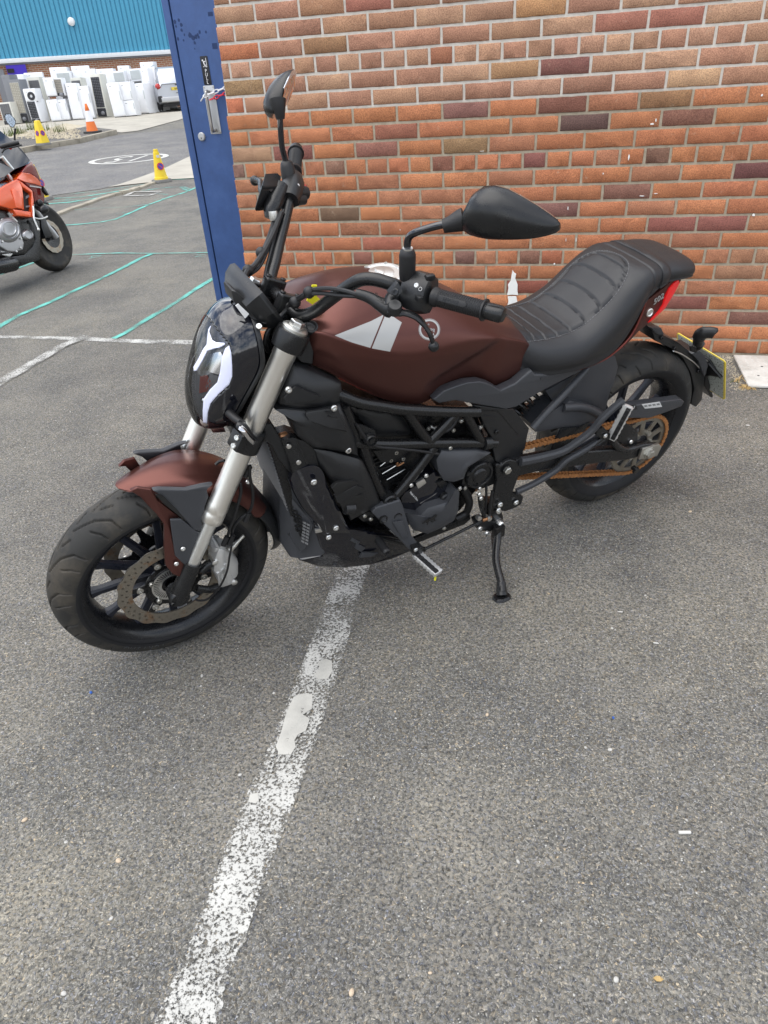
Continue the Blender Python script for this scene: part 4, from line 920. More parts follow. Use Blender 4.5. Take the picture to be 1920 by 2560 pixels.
rim_.rings([[p + Vector((.003, p.y * .012, 0)) for p in ring], [p + Vector((-.001, p.y * .045, .001)) for p in ring], [p + Vector((-.008, p.y * .03, 0)) for p in ring], [p + Vector((-.012, -p.y * .25, 0)) for p in ring], [p + Vector((-.014, -p.y * .7, 0)) for p in ring]], True, False, True)
bp('headlight_bezel', rim_, 'plastic_black', hl, smooth=50)
full = MB(); full.add(sh_v, fs_s + fs_l); fb = BVHTree.FromPolygons(full.v, full.f)
drl = [((365, 900), (350, 950), (375, 1020), (410, 1040), (480, 1045), (485, 1060), (440, 1085), (400, 1092), (335, 1112), (290, 1200), (245, 1280), (222, 1285), (218, 1250), (260, 1180), (300, 1100), (330, 1060), (335, 1000), (345, 930)), ((490, 1090), (520, 1068), (538, 1130), (546, 1240), (546, 1330), (520, 1400), (430, 1480), (362, 1560), (337, 1640), (333, 1732), (299, 1722), (297, 1620), (304, 1520), (360, 1440), (420, 1380), (442, 1300), (462, 1160))]
for d_ in drl: decal('light_strip', K('c3', *d_), fb, steer_ray, M['drl_white'], hl, lift=.0008, step=4, thick=.002)
for d_, m_ in ((((275, 1270), (330, 1130), (420, 1120), (452, 1180), (430, 1330), (330, 1300)), 'reflector_chrome'), (((235, 1330), (300, 1320), (350, 1400), (300, 1470), (230, 1480)), 'brown_red'), (((330, 1310), (430, 1345), (380, 1430), (310, 1500), (290, 1420)), 'lamp_inner')):  # brown red piece is no part: a reddish reflection painted in as colour
    decal('reflector', K('c3', *d_), fb, steer_ray, M[m_], hl, lift=-.011, step=6)
bp('pilot_lamp', MB().ball(stp(*cr('c3', 270, 1540), .04) - Vector((.012, 0, 0)), .009), 'reflector_chrome', hl)
plate('headlight_lip', S3('c3', .03, (345, 1750, .015), (480, 1770, .06), (495, 1805, .055), (385, 1812, .02)), 'gloss_black', t=.01, parent=hl, bevel=.002)
# left front indicator
ind = sp('indicator', MB().tube(S3('c3', .1, (520, 1640, .09), (560, 1680, .11), (640, 1740, .135)), [.011, .010, .009], 12), 'rubber_soft')
bp('indicator_body', MB().tube(spline(S3('c3', .14, (590, 1735, .140), (640, 1760, .150), (700, 1850, .155), (750, 1895, .155)), 4), [.008] + [.0125] * 11 + [.007], 12, flat=.7), 'plastic_black', ind)
bp('indicator_lens', MB().tube(spline(S3('c3', .156, (605, 1755, .157), (650, 1795, .165), (690, 1850, .166), (735, 1890, .163)), 4), [.004] + [.0085] * 11 + [.004], 10, flat=.5), 'reflector_chrome', ind)

# instrument pod
def dpt(a, b, c): return Vector((1.264, 0, 1.040)) + YV * a + Vector((.50, 0, .866)) * b + Vector((.866, 0, -.50)) * c    # across, up the face, forward
dsh = MB(); out = [(-.090, .0), (-.078, .045), (.078, .045), (.090, .0), (.075, -.045), (-.075, -.045)]
dsh.rings([[dpt(a * .80, b * .75, .040) for a, b in out], [dpt(a * .97, b * .97, .024) for a, b in out], [dpt(a * 1.05, b * 1.06, .004) for a, b in out], [dpt(a, b, -.006) for a, b in out], [dpt(a * .88, b * .84, -.006) for a, b in out], [dpt(a * .86, b * .82, .0) for a, b in out]])
dash = sp('instrument_pod', dsh, 'plastic_black', smooth=30, bevel=.0015)
bp('instrument_screen', MB().prism([dpt(a * .85, b * .80, -.0005) for a, b in out], Vector((-.866, 0, .50)) * .001), 'gloss_black', dash, smooth=0)
bp('pod_mount', MB().tube([dpt(0, -.01, .03), Vector((1.30, 0, 1.0)), Vector((1.29, 0, .96))], .03, 14), 'plastic_black', dash)
plate('headlight_bracket', S3('c3', .05, (540, 600, .02), (580, 610, .03), (760, 770, .07), (860, 870, .08), (830, 890, .08), (700, 830, .06), (560, 700, .02)), 'plastic_black', t=.05, parent=dash, bevel=.003)
plate('sticker', S3('c3', .06, (575, 730, .056), (600, 713, .056), (690, 800, .068), (655, 838, .068)), 'label_white', t=.002, parent=dash, bevel=0)
for q in ((775, 905),): bp('bracket_screw', MB().bolt(stp(*cr('c3', *q), .085), (.3, .6, .7), .007, .004), 'bare_metal', dash)

# handlebar, traced on both sides of the clamp
bl = S3('c3', 0, (945, 655, 0), (1010, 715, .035), (1080, 790, .062), (1150, 810, .085), (1260, 770, .11)) + S3('c6', .2, (440, 1225, .135), (540, 1150, .18), (610, 1112, .205), (680, 1110, .225), (770, 1135, .25), (850, 1165, .27), (1000, 1205, .33), (1150, 1240, .39), (1300, 1283, .45))
brr = S3('c3', 0, (945, 655, 0), (905, 610, -.035), (880, 550, -.062), (880, 470, -.085)) + S3('c8', -.15, (490, 1010, -.11), (530, 830, -.15), (572, 660, -.19), (605, 510, -.225), (625, 400, -.26), (642, 300, -.30), (655, 200, -.355), (662, 115, -.41))
hb = sp('handlebar', MB().tube(spline([Vector(p) for p in reversed(brr)] + [Vector(p) for p in bl[1:]], 6), .0135, 18), 'satin_black')
for s_ in (1, -1):
    c = stp(*cr('c3', 1010 if s_ > 0 else 890, 715 if s_ > 0 else 575), .035 if s_ > 0 else -.045)
    mb = MB(); mb.box(c, (.052, .024, .046), Matrix.Rotation(radians(-25), 3, 'Y')); cl = bp('bar_clamp', mb, 'satin_black', hb, bevel=.006, seg=3)
    for dx in (-.019, .019): bp('clamp_bolt', MB().bolt(c + Matrix.Rotation(radians(-25), 3, 'Y') @ Vector((dx, 0, .0235)), Matrix.Rotation(radians(-25), 3, 'Y') @ Vector((0, 0, 1)), .0065, .004), 'frame_black', cl)
    bp('bar_riser', MB().tube([c - FD * .02, c - FD * .075], .018, 16), 'satin_black', hb)
def grip(name, pts, fn, ex=.45):
    a, b = Vector(pts[0]), Vector(pts[1]); d = b - a; L_ = d.length
    prof = [(.0135, 0), (.0195, .002), (.0195, .010), (.0165, .014)]
    for i in range(40): prof.append((.0168 + (.0009 if i % 2 else -.0003), L_ * (.12 + .74 * i / 39)))
    prof += [(.0165, L_ * .88), (.0215, L_ * .89), (.0215, L_ * .92), (.016, L_ * .925), (.016, L_)]
    return fn(name, MB().lathe(prof, a, d, 24), 'rubber_soft')
gl0, gl1 = stp(*cr('c6', 975, 1195), .325), stp(*cr('c6', 1265, 1272), .436); gl1e = gl1 + (gl1 - gl0) * .33
gL = grip('grip', (gl0, gl1), sp)
bp('bar_end', MB().lathe([(.0155, 0), (.0165, .003), (.0165, .030), (.013, .037), (.005, .039), (.0003, .0385)], gl0.lerp(gl1, .935), gl1 - gl0, 24), 'satin_black', gL)
ey = (gl1 - gl0).normalized(); vw = (steer_ray(*cr('c6', 1100, 1210))[0] - gl0).normalized(); nn = (vw - ey * vw.dot(ey)).normalized()
bp('grip_band', MB().prism([gl0.lerp(gl1, t) + nn * .0178 + ey.cross(nn) * x for t, x in ((.16, -.006), (.62, -.006), (.66, 0), (.62, .006), (.16, .006))], nn * -.004), 'rubber_soft', gL, bevel=.001)
place_text('Benelli', .013, gl0.lerp(gl1, .38) + nn * .0178, ey * -1, nn.cross(ey * -1), M['frame_black'], gL, .0005)
gr0, gr1 = stp(*cr('c8', 648, 270), -.315), stp(*cr('c8', 664, 95), -.415)
gR = grip('grip', (gr0, gr1), sp); bp('bar_end', MB().lathe([(.0175, 0), (.0175, .012), (.012, .018), (.0003, .018)], gr1, gr1 - gr0, 20), 'satin_black', gR)
# left switch housing with mirror boss
swc = S3('c6', .28, (905, 1175, .292))[0]
sw = MB(); ring = []
for t, r in ((-.030, .020), (-.028, .027), (-.01, .031), (.012, .031), (.026, .028), (.030, .021)):
    ring.append([swc + ey * t + (nn * cos(k * 2 * pi / 20) + ey.cross(nn) * sin(k * 2 * pi / 20) * 1.32) * r * (1.12 if abs(cos(k * 2 * pi / 20)) > .5 else 1) for k in range(20)])
swo = sp('switchgear', MB().rings(ring), 'plastic_black', smooth=40)
bp('switch', MB().box(stp(*cr('c6', 905, 1205), .325), (.011, .016, .010)), 'plastic_black', swo, bevel=.002); bp('switch', MB().box(stp(*cr('c6', 960, 1100), .312), (.02, .012, .012)), 'plastic_black', swo, bevel=.003)
bp('switch_screw', MB().bolt(stp(*cr('c6', 893, 1140), .325), nn, .005, .003), 'bare_metal', swo)
bp('lamp_symbol', MB().lathe([(.003, 0), (.004, 0), (.004, .0006), (.003, .0006)], stp(*cr('c6', 912, 1158), .327), nn, 12, closed=True), 'label_white', swo)
# clutch lever and perch
lv = sp('clutch_lever', MB().tube(spline(S3('c6', .30, (745, 1265, .292), (790, 1275, .302), (850, 1283, .315), (905, 1310, .330), (950, 1365, .345), (970, 1410, .352), (978, 1440, .355)), 5), [.0115] * 8 + [.0095] * 10 + [.0075] * 13, 12, flat=.62), 'satin_black')
bp('lever_ball', MB().ball(stp(*cr('c6', 980, 1448), .356), .0115, 14, 10), 'satin_black', lv)
bp('lever_pivot', MB().lathe([(.0003, .008), (.012, .008), (.0145, .004), (.0145, -.012), (.0003, -.012)], stp(*cr('c6', 783, 1250), .305), (.2, .35, .9), 20), 'plastic_black', lv)
pc = sp('clutch_perch', MB().tube(spline(S3('c6', .25, (860, 1170, .275), (800, 1175, .262), (770, 1205, .272), (760, 1250, .285)), 4), [.019] * 4 + [.016] * 9, 12, flat=.8), 'plastic_black')
bp('cable_boot', MB().tube(spline(S3('c6', .25, (770, 1265, .285), (710, 1235, .262), (650, 1200, .240), (585, 1180, .222)), 4), [.017, .018, .0175, .016, .0145, .0135, .0125, .012, .0115, .011, .0105, .010, .009], 14), 'plastic_black', pc)
plate('perch_plate', S3('c6', .29, (755, 1180, .283), (800, 1125, .288), (822, 1170, .296), (800, 1195, .298), (765, 1190, .29)), 'satin_black', t=.01, parent=pc, bevel=.002)
bp('perch_screw', MB().bolt(stp(*cr('c6', 787, 1175), .299), nn, .0075, .003), 'frame_black', pc)
place_text('Benelli', .010, stp(*cr('c6', 718, 1205), .268) + nn * .0105, stp(*cr('c6', 690, 1185), .25) - stp(*cr('c6', 745, 1235), .276), stp(*cr('c6', 730, 1170), .26) - stp(*cr('c6', 715, 1215), .26), M['frame_black'], pc, .0005)
# mirrors
def mirror_body(rows_, name='mirror_housing'):
    return rows_
mst = sp('mirror', MB().tube(spline(S3('c6', .27, (846, 1080, .27), (847, 1000, .27), (847, 930, .27), (858, 893, .275), (900, 868, .29), (980, 843, .31), (1050, 828, .325)), 5), .0072, 12), 'gloss_black')
bp('mirror_boot', MB().tube(S3('c6', .27, (846, 1105, .272), (846, 1085, .272), (847, 985, .272), (847, 965, .272), (848, 955, .272)), [.0155, .0165, .0165, .014, .009], 18), 'rubber_soft', mst)
bp('mirror_ring', MB().tube(S3('c6', .272, (848, 958), (848, 950)), .010, 14), 'bare_metal', mst)
bp('mirror_neck', MB().tube(S3('c9', .325, (425, 715, .318), (480, 700, .325), (560, 670, .335), (600, 655, .34)), [.0125, .0145, .0195, .0205], 16), 'rubber_soft', mst)
def mirror_loft(cs, Ys, key, thick, glass_dir):
    """cs: (x, ytop, ybottom) in crop pixels along the body"""
    R = []
    for (x, yt, yb), Y, th in zip(cs, Ys, thick):
        a = stp(*cr(key, x, yt), Y); b = stp(*cr(key, x, yb), Y); c = (a + b) / 2; up_ = (a - b) / 2
        R.append([c + up_ * (abs(sin(t)) ** .9 * (1 if sin(t) > 0 else -1)) + glass_dir * th * (cos(t) * (1 if cos(t) > 0 else .42)) for t in [2 * pi * k / 24 for k in range(24)]])
    return R
fdir = Vector((.86, .42, -.12)).normalized()
cs = [(585, 605, 735), (625, 545, 750), (680, 440, 775), (760, 385, 790), (850, 378, 802), (960, 410, 806), (1080, 475, 804), (1200, 545, 798), (1300, 612, 782), (1365, 660, 765), (1395, 690, 745)]
Rm = mirror_loft(cs, [.335, .343, .352, .366, .382, .40, .42, .44, .455, .466, .471], 'c9', [.016, .022, .034, .044, .048, .047, .043, .036, .027, .016, .006], fdir)
mh = bp('mirror_housing', MB().rings(Rm), 'satin_black', mst, smooth=60)
bp('mirror_glass', MB().rings([[p + fdir * -.0015 for p in [r[k] for k in (6, 7, 8, 9, 10, 11, 12, 13, 14, 15, 16, 17, 18)]] for r in Rm[2:-1]], closed=False), 'mirror_glass', mst, smooth=60)
ms2 = sp('mirror', MB().tube(spline(S3('c6', -.28, (240, 560, -.285), (228, 500, -.29), (213, 440, -.292), (206, 360, -.295), (203, 290, -.30)), 5), .0072, 12), 'gloss_black')
bp('mirror_boot', MB().tube(S3('c6', -.28, (250, 628, -.272), (248, 600, -.275), (240, 545, -.283), (233, 518, -.287), (231, 508, -.288)), [.0165, .0175, .0175, .0145, .009], 18), 'rubber_soft', ms2)
bp('mirror_neck', MB().tube(S3('c6', -.30, (205, 300, -.30), (200, 260, -.304), (193, 225, -.31), (190, 200, -.315)), [.010, .0135, .018, .020], 16), 'rubber_soft', ms2)
R = []
for (xl, xr, y), Y in zip([(165, 190, 235), (161, 235, 205), (163, 262, 180), (172, 275, 160), (182, 282, 150), (200, 286, 140), (222, 283, 130)], [-.312, -.322, -.335, -.35, -.366, -.385, -.405]): pass
cs2 = [((192, 232), .018, .012), ((190, 208), .030, .024), ((200, 190), .045, .034), ((212, 178), .055, .038), ((224, 170), .056, .036), ((236, 166), .050, .030), ((248, 168), .036, .020), ((256, 172), .016, .008)]
Ys2 = [-.305, -.318, -.334, -.352, -.372, -.395, -.418, -.435]
upv = (FD * .86 + Vector((-.18, 0, .3))).normalized(); gdir = Vector((.80, -.40, .05)).normalized()
for ((x, y), hh, th), Y in zip(cs2, Ys2):
    c = stp(*cr('c6', x, y), Y); R.append([c + upv * hh * sin(t) + gdir * th * (cos(t) if cos(t) > 0 else cos(t) * .3) for t in [2 * pi * k / 20 for k in range(20)]])
bp('mirror_housing', MB().rings(R), 'satin_black', ms2, smooth=60)
bp('mirror_glass', MB().rings([[r[k] - gdir * .0015 for k in range(5, 16)] for r in R[1:-1]], closed=False), 'mirror_glass', ms2, smooth=60)
# front brake reservoir, lever, throttle side
rsv = S3('c8', -.22, (375, 400, -.205), (400, 305, -.235), (500, 300, -.265), (530, 330, -.262), (520, 410, -.235), (400, 415, -.205))
rs = sp('brake_reservoir', MB().prism(rsv, -FD * .055, top=.82), 'satin_black', bevel=.004)
bp('reservoir_cap', MB().prism([Vector(p) + FD * .001 for p in rsv], FD * .007), 'plastic_black', rs, bevel=.002)
bp('reservoir_cylinder', MB().tube(S3('c8', -.22, (540, 400, -.25), (480, 520, -.215), (455, 600, -.20), (445, 650, -.195)), [.022, .022, .018, .012], 16), 'satin_black', rs)
bp('banjo_bolt', MB().tube(S3('c8', -.19, (472, 590, -.185), (480, 650, -.18), (483, 670, -.178)), [.011, .011, .009], 12), 'bare_metal', rs)
bl_ = sp('brake_lever', MB().tube(spline(S3('c8', -.25, (450, 400, -.22), (380, 430, -.25), (370, 350, -.31), (340, 335, -.37), (322, 338, -.40)), 4), .0075, 10), 'satin_black'); bp('lever_ball', MB().ball(stp(*cr('c8', 322, 338), -.40), .0125), 'satin_black', bl_)
sr = sp('switchgear', MB().tube(S3('c8', -.25, (610, 500, -.222), (628, 430, -.245), (640, 360, -.275), (645, 320, -.295)), [.022, .027, .028, .023], 16), 'plastic_black')
bp('switchgear_lobe', MB().tube(S3('c8', -.25, (660, 440, -.25), (745, 440, -.26)), [.018, .016], 14), 'plastic_black', sr); bp('switchgear_lobe', MB().tube(S3('c8', -.23, (660, 500, -.23), (730, 495, -.24)), [.014, .012], 12), 'plastic_black', sr)
for pts in (((660, 275), (685, 275), (722, 345), (718, 360), (680, 330)), ((730, 385), (755, 378), (765, 420), (745, 430))): plate('kill_switch', [stp(*cr('c8', *p), -.285) for p in pts], 'lever_red', t=.012, parent=sr, bevel=.002)
for q in ((678, 382), (708, 495)): bp('switch_screw', MB().bolt(stp(*cr('c8', *q), -.235), nn, .006, .004), 'bare_metal', sr)
# cables
cab = MB()
for r, pts in ((.0048, [('c6', 590, 1185, .225), ('c6', 520, 1165, .19), ('c6', 440, 1155, .15), ('c6', 360, 1165, .11), ('c6', 310, 1195, .085), ('c3', 1060, 690, .06), ('c3', 1000, 770, .05), ('c3', 900, 880, .06), ('c3', 840, 960, .07), ('c3', 825, 1050, .07), ('c3', 850, 1120, .06)]), (.0048, [('c6', 595, 1195, .225), ('c6', 500, 1190, .18), ('c6', 420, 1180, .14), ('c6', 350, 1185, .11), ('c6', 300, 1210, .08), ('c3', 1040, 720, .055), ('c3', 980, 810, .05), ('c3', 880, 910, .06), ('c3', 845, 1000, .065), ('c3', 870, 1080, .05)]),
        (.0052, [('c8', 482, 665, -.18), ('c8', 440, 800, -.16), ('c8', 380, 940, -.13), ('c8', 300, 1060, -.10), ('c8', 250, 1110, -.08), ('c8', 240, 1180, -.05)]), (.0065, [('c8', 540, 600, -.18), ('c8', 480, 760, -.15), ('c8', 400, 920, -.12), ('c8', 320, 1040, -.09), ('c8', 260, 1090, -.07), ('c8', 230, 1150, -.05)]), (.0042, [('c8', 560, 580, -.19), ('c8', 500, 740, -.16), ('c8', 460, 900, -.13), ('c8', 420, 1060, -.10), ('c8', 385, 1200, -.07), ('c8', 310, 1200, -.06), ('c8', 280, 1230, -.04)]), (.004, [('c8', 470, 690, -.18), ('c8', 450, 850, -.14), ('c8', 370, 1040, -.10), ('c8', 290, 1110, -.08)])):
    cab.tube(spline([stp(*cr(k, x, y), Y) for k, x, y, Y in pts], 6), r, 8)
cb = sp('cables', cab, 'rubber_soft')
for k, x, y, Y in (('c8', 375, 935, -.125), ('c8', 265, 1085, -.08), ('c6', 350, 1175, .108), ('c3', 1080, 700, .07)): bp('cable_tie', MB().ball(stp(*cr(k, x, y), Y), .0135, 10, 6), 'rubber_soft', cb)
kt = sp('key_tag', MB().prism(S3('c8', .06, (755, 1335, .075), (800, 1205, .075), (838, 1205, .075), (838, 1300, .075), (862, 1320, .075), (800, 1365, .075)), (0, -.003, 0)), 'tag_yellow', smooth=0)
# ------------------------------------------------------------------ the brown motorcycle: tank, seat, tail
def loft_sym(secs, nx, ns, disp=None):
    """secs: (x, [(y, z) ... half outline from top centre down to bottom centre]) -> closed lofted body"""
    n = len(secs[0][1]); rows = []
    lines = []
    for k in range(n): lines.append(spline([Vector((x, pts[k][0], pts[k][1])) for x, pts in secs], nx))
    R = []
    for i in range(len(lines[0])):
        half = spline([lines[k][i] for k in range(n)], ns)
        for v in half: v.y = max(0.0, v.y)
        ring = half + [Vector((v.x, -v.y, v.z)) for v in reversed(half[1:-1])]
        if disp: ring = [disp(v, j, len(half)) for j, v in enumerate(ring)]
        R.append(ring)
    return R
def tsec(x, top, ry, rz, by, bz):
    return (x, [(0, top), (ry * .35, top - .004), (ry * .66, top - (top - rz) * .27), (ry * .88, rz + (top - rz) * .40), (ry * .985, rz + .010), (ry, rz - .008), (ry * .985, rz - .03), ((ry * .55 + by * .45), (rz * .45 + bz * .55)), (by, bz + .010), (by * .86, bz), (0, bz + .02)])
T = [tsec(1.192, .978, .088, .945, .07, .90), tsec(1.186, .992, .112, .965, .095, .893), tsec(1.165, 1.008, .138, .975, .116, .885), tsec(1.12, 1.026, .160, .960, .128, .853), tsec(1.05, 1.036, .174, .932, .134, .797), tsec(.96, 1.030, .176, .905, .135, .745), tsec(.88, 1.011, .172, .898, .132, .722), tsec(.80, .979, .161, .888, .126, .738), tsec(.72, .937, .146, .870, .119, .738), tsec(.64, .887, .130, .842, .114, .700), tsec(.57, .846, .117, .812, .110, .712), tsec(.548, .833, .111, .795, .106, .728)]
k0, k1 = bk(*cr('c7', 850, 790), .150), bk(*cr('c7', 1255, 530), .130)
def knee(v, j, n):
    if v.x < k0.x + .02 and abs(v.y) > .06:
        zl = k0.z + (k1.z - k0.z) * (k0.x - v.x) / (k0.x - k1.x); t = (zl - v.z) / .016
        if t > -1:
            e = min(1, max(0, (k0.x + .02 - v.x) / .05)) * min(1, max(0, (v.x - k1.x + .03) / .06)); a = max(0, min(1, (t + 1) / 2)); a = a * a * (3 - 2 * a)
            v.y -= math.copysign(.011 * a * e * max(0, 1 - max(0, t - 1) * .10), v.y)
    return v
tank = bp('fuel_tank', MB().rings(loft_sym(T, 9, 7, knee)), 'brown_paint', smooth=60)
tb = bvh_of(tank)
decal('tank_stripe', K('c7', (243, 500), (470, 410), (552, 368), (466, 577), (350, 543)), tb, bike_ray, M['silver_decal'], tank)
decal('tank_stripe', K('c7', (560, 372), (600, 375), (664, 418), (590, 601), (476, 580)), tb, bike_ray, M['silver_decal'], tank)
ct = cr('c7', 837, 462)
def circ(r, a0=0, a1=2 * pi, n=36, sy=1.0): return [(ct[0] + cos(a0 + (a1 - a0) * i / n) * r, ct[1] + sin(a0 + (a1 - a0) * i / n) * r * sy) for i in range(n)]
for r0, r1 in ((27, 26.1), (25.2, 20.8)):
    o_ = circ(r0); i_ = circ(r1); N_ = len(o_); V = []; ok = True
    for q in o_ + i_:
        h = tb.ray_cast(*bike_ray(*q)); V.append(h[0] + (h[1] if h[1].y > 0 else -h[1]) * .0006)
    b_ = MB(); b_.add(V, [(i, (i + 1) % N_, N_ + (i + 1) % N_, N_ + i) for i in range(N_)]); badge = ob('badge_ring', b_, M['silver_decal'], tank, smooth=60)
hc = tb.ray_cast(*bike_ray(*ct)); nrm = hc[1] if hc[1].y > 0 else -hc[1]
bx_ = tb.ray_cast(*bike_ray(ct[0] + 10, ct[1] + 2))[0] - hc[0]
place_text('Benelli', .0115, hc[0] + nrm * .001, -bx_, nrm.cross(-bx_), M['silver_decal'], tank, .0002)
for dx, dy, s_ in ((8, 14, .010), (-9, -13, .007), (-2, -15, .007)):
    h = tb.ray_cast(*bike_ray(ct[0] + dx, ct[1] + dy)); place_text('*' if dy < 0 else 'w', s_ * 1.6, h[0] + nrm * .001, -bx_, nrm.cross(-bx_), M['silver_decal'], tank, .0002, name='badge_mark')
def capz(x): return 1.030
cp = Vector((.953, 0, 1.0262)); cd = Vector((.12, 0, .99)).normalized()
cap = bp('filler_cap', MB().lathe([(.056, -.006), (.056, .003), (.053, .006), (.047, .006), (.046, .0045), (.034, .0045), (.033, .007), (.03, .008), (.0003, .008)], cp, cd, 44), 'bare_metal', tank)
for k in range(6):
    a = 2 * pi * k / 6 + .3; u1, u2, _ = frame_of(cd); bp('cap_bolt', MB().bolt(cp + (u1 * cos(a) + u2 * sin(a)) * .050 + cd * .0055, cd, .0042, .003), 'zinc', cap)
bp('cap_lock', MB().prism([cp + cd * .0078 + u1 * a_ + u2 * b_ for a_, b_ in ((-.02, -.005), (.0, -.008), (.02, -.002), (.0, .012))], cd * .004), 'bare_metal', cap, bevel=.001)
plate('tank_seam', B3('c7', .12, (270, 772, .128), (400, 835, .132), (550, 885, .134), (640, 900, .134), (640, 893, .130), (550, 877, .130), (400, 826, .128), (275, 765, .124)), 'brown_red', t=.02, bevel=0, parent=tank)
plate('tank_front_cover', B3('c3', .11, (1095, 935, .095), (1150, 880, .10), (1215, 868, .106), (1262, 905, .112), (1248, 1050, .118), (1232, 1232, .120), (1130, 1212, .112), (1060, 1130, .10), (1075, 1000, .094)), 'plastic_black', t=.08, bevel=.004, seg=3)
bp('cover_boss', MB().lathe([(.016, -.03), (.015, .004), (.012, .006), (.009, .002), (.0003, .002)], bk(*cr('c3', 1195, 905), .108) , (.2, .5, .84), 20), 'plastic_black', bike.children[-1])
# seat
def ssec(x, top, e, s, b_, l): return (x, [(0, top), (e[0] * .5, top - .001), e, s, b_, ((b_[0] * .4 + l[0] * .6) , b_[1] * .35 + l[1] * .65), l, (l[0] * .7, l[1] + .006), (0, l[1] + .012)])
SS = [ssec(.568, .838, (.070, .833), (.102, .812), (.113, .775), (.110, .735)), ssec(.548, .830, (.078, .826), (.115, .802), (.128, .765), (.120, .727)), ssec(.51, .816, (.086, .814), (.130, .793), (.145, .757), (.135, .716)), ssec(.45, .808, (.094, .808), (.140, .790), (.157, .753), (.145, .711)), ssec(.38, .820, (.103, .816), (.147, .796), (.163, .758), (.150, .711)), ssec(.31, .868, (.108, .854), (.146, .826), (.158, .785), (.147, .716)), ssec(.25, .922, (.108, .908), (.140, .878), (.152, .834), (.143, .744)), ssec(.205, .948, (.103, .938), (.131, .917), (.143, .878), (.136, .800)), ssec(.165, .955, (.096, .951), (.120, .940), (.130, .914), (.126, .868)), ssec(.10, .955, (.086, .951), (.109, .939), (.116, .922), (.112, .898)), ssec(.05, .953, (.086, .949), (.110, .938), (.117, .923), (.112, .902)), ssec(.0, .948, (.083, .943), (.105, .932), (.112, .916), (.107, .899)), ssec(-.026, .941, (.076, .936), (.096, .926), (.102, .912), (.098, .897)), ssec(-.042, .926, (.058, .922), (.074, .914), (.079, .905), (.076, .895))]
GX = [.213, .256, .302, .348, .396, .442, .484, .522]
def bord(x): return .098 if x > .285 else (.098 * math.sqrt(max(0, 1 - ((.285 - x) / .098) ** 2)))
def seatd(v, j, n):
    if v.z > .78 and abs(v.y) < .112 and .17 < v.x < .57 and (j < n * .5 or j > n * 1.5):
        by = bord(v.x); d1 = abs(abs(v.y) - by) if v.x > .20 else abs(math.hypot((.285 - v.x) / .098, v.y / .098) - 1) * .098
        g_ = 1 - d1 / .0036
        if abs(v.y) < by:
            for gx in GX:
                d2 = abs(v.x - (gx + .5 * v.y * v.y)); g_ = max(g_, 1 - d2 / .0034)
            v.z += .002 * min(1, (by - abs(v.y)) / .02)
        if g_ > 0: v.z -= .0058 * min(1, g_ * 1.5)
    if abs(v.x - .158) < .005: v.z -= .004 * (1 - abs(v.x - .158) / .005) if v.z > .9 else 0; v.y *= 1 - .02 * (1 - abs(v.x - .158) / .005)
    return v
SR = loft_sym(SS, 30, 9, seatd)
seat = bp('seat', MB().rings(SR), 'leather', smooth=70)
sb = bvh_of(seat)
stitch = MB()
def on_seat(x, y):
    h = sb.ray_cast(Vector((x, y, 1.3)), Vector((0, 0, -1))); return (h[0], h[1] if h[1].z > 0 else -h[1]) if h[0] is not None else (None, None)
path = [(.56 - .275 * i / 60, .1035) for i in range(61)] + [(.285 - sin(a) * .1035, .1035 * cos(a)) for a in [pi * i / 70 for i in range(1, 70)]] + [(.285 + .275 * i / 60, -.1035) for i in range(61)]
L0 = 0; acc = []
for p, q in zip(path, path[1:]):
    acc.append((L0, p, q)); L0 += math.hypot(q[0] - p[0], q[1] - p[1])
s_ = 0
while s_ < L0 - .006:
    a_ = [t for t in acc if t[0] <= s_][-1]; t = (s_ - a_[0]) / max(1e-6, math.hypot(a_[2][0] - a_[1][0], a_[2][1] - a_[1][1])); x = a_[1][0] + (a_[2][0] - a_[1][0]) * t; y = a_[1][1] + (a_[2][1] - a_[1][1]) * t
    dx, dy = a_[2][0] - a_[1][0], a_[2][1] - a_[1][1]; ln = math.hypot(dx, dy); dx, dy = dx / ln, dy / ln
    h, n_ = on_seat(x, y); h2, _ = on_seat(x + dx * .0045, y + dy * .0045)
    if h is not None and h2 is not None:
        sd_ = n_.cross(Vector((dx, dy, 0))).normalized() * .0007; stitch.prism([h + sd_, h2 + sd_, h2 - sd_, h - sd_], n_ * .0009)
    s_ += .0075
st_o = bp('stitching', stitch, 'thread', seat, smooth=0); st_o['kind'] = 'stuff'
# grab strap and pad seam
def seat_ring(x, out):
    i = min(range(len(SR)), key=lambda k: abs(SR[k][0].x - x)); n2 = len(SR[i]); hl_ = n2 // 2 + 1; keep = [j for j in range(n2) if SR[i][j].z > .9 or True]
    c = Vector((x, 0, .90)); return [v + (v - c).normalized() * out for v in SR[i]]
xs = [.122, .119, .105, .091, .088]; strap = MB().rings([seat_ring(x, o_) for x, o_ in zip(xs, (.001, .0045, .0055, .0045, .001))], True, False, False)
bp('grab_strap', strap, 'leather', seat, smooth=50)
pipe = B3('c5', .14, (575, 822, .138), (700, 800, .142), (830, 752, .145), (920, 690, .143), (1000, 605, .138), (1058, 490, .132), (1085, 408, .127))
bp('seat_piping', MB().tube(spline(pipe, 5), .0028, 8), 'brown_red', seat)
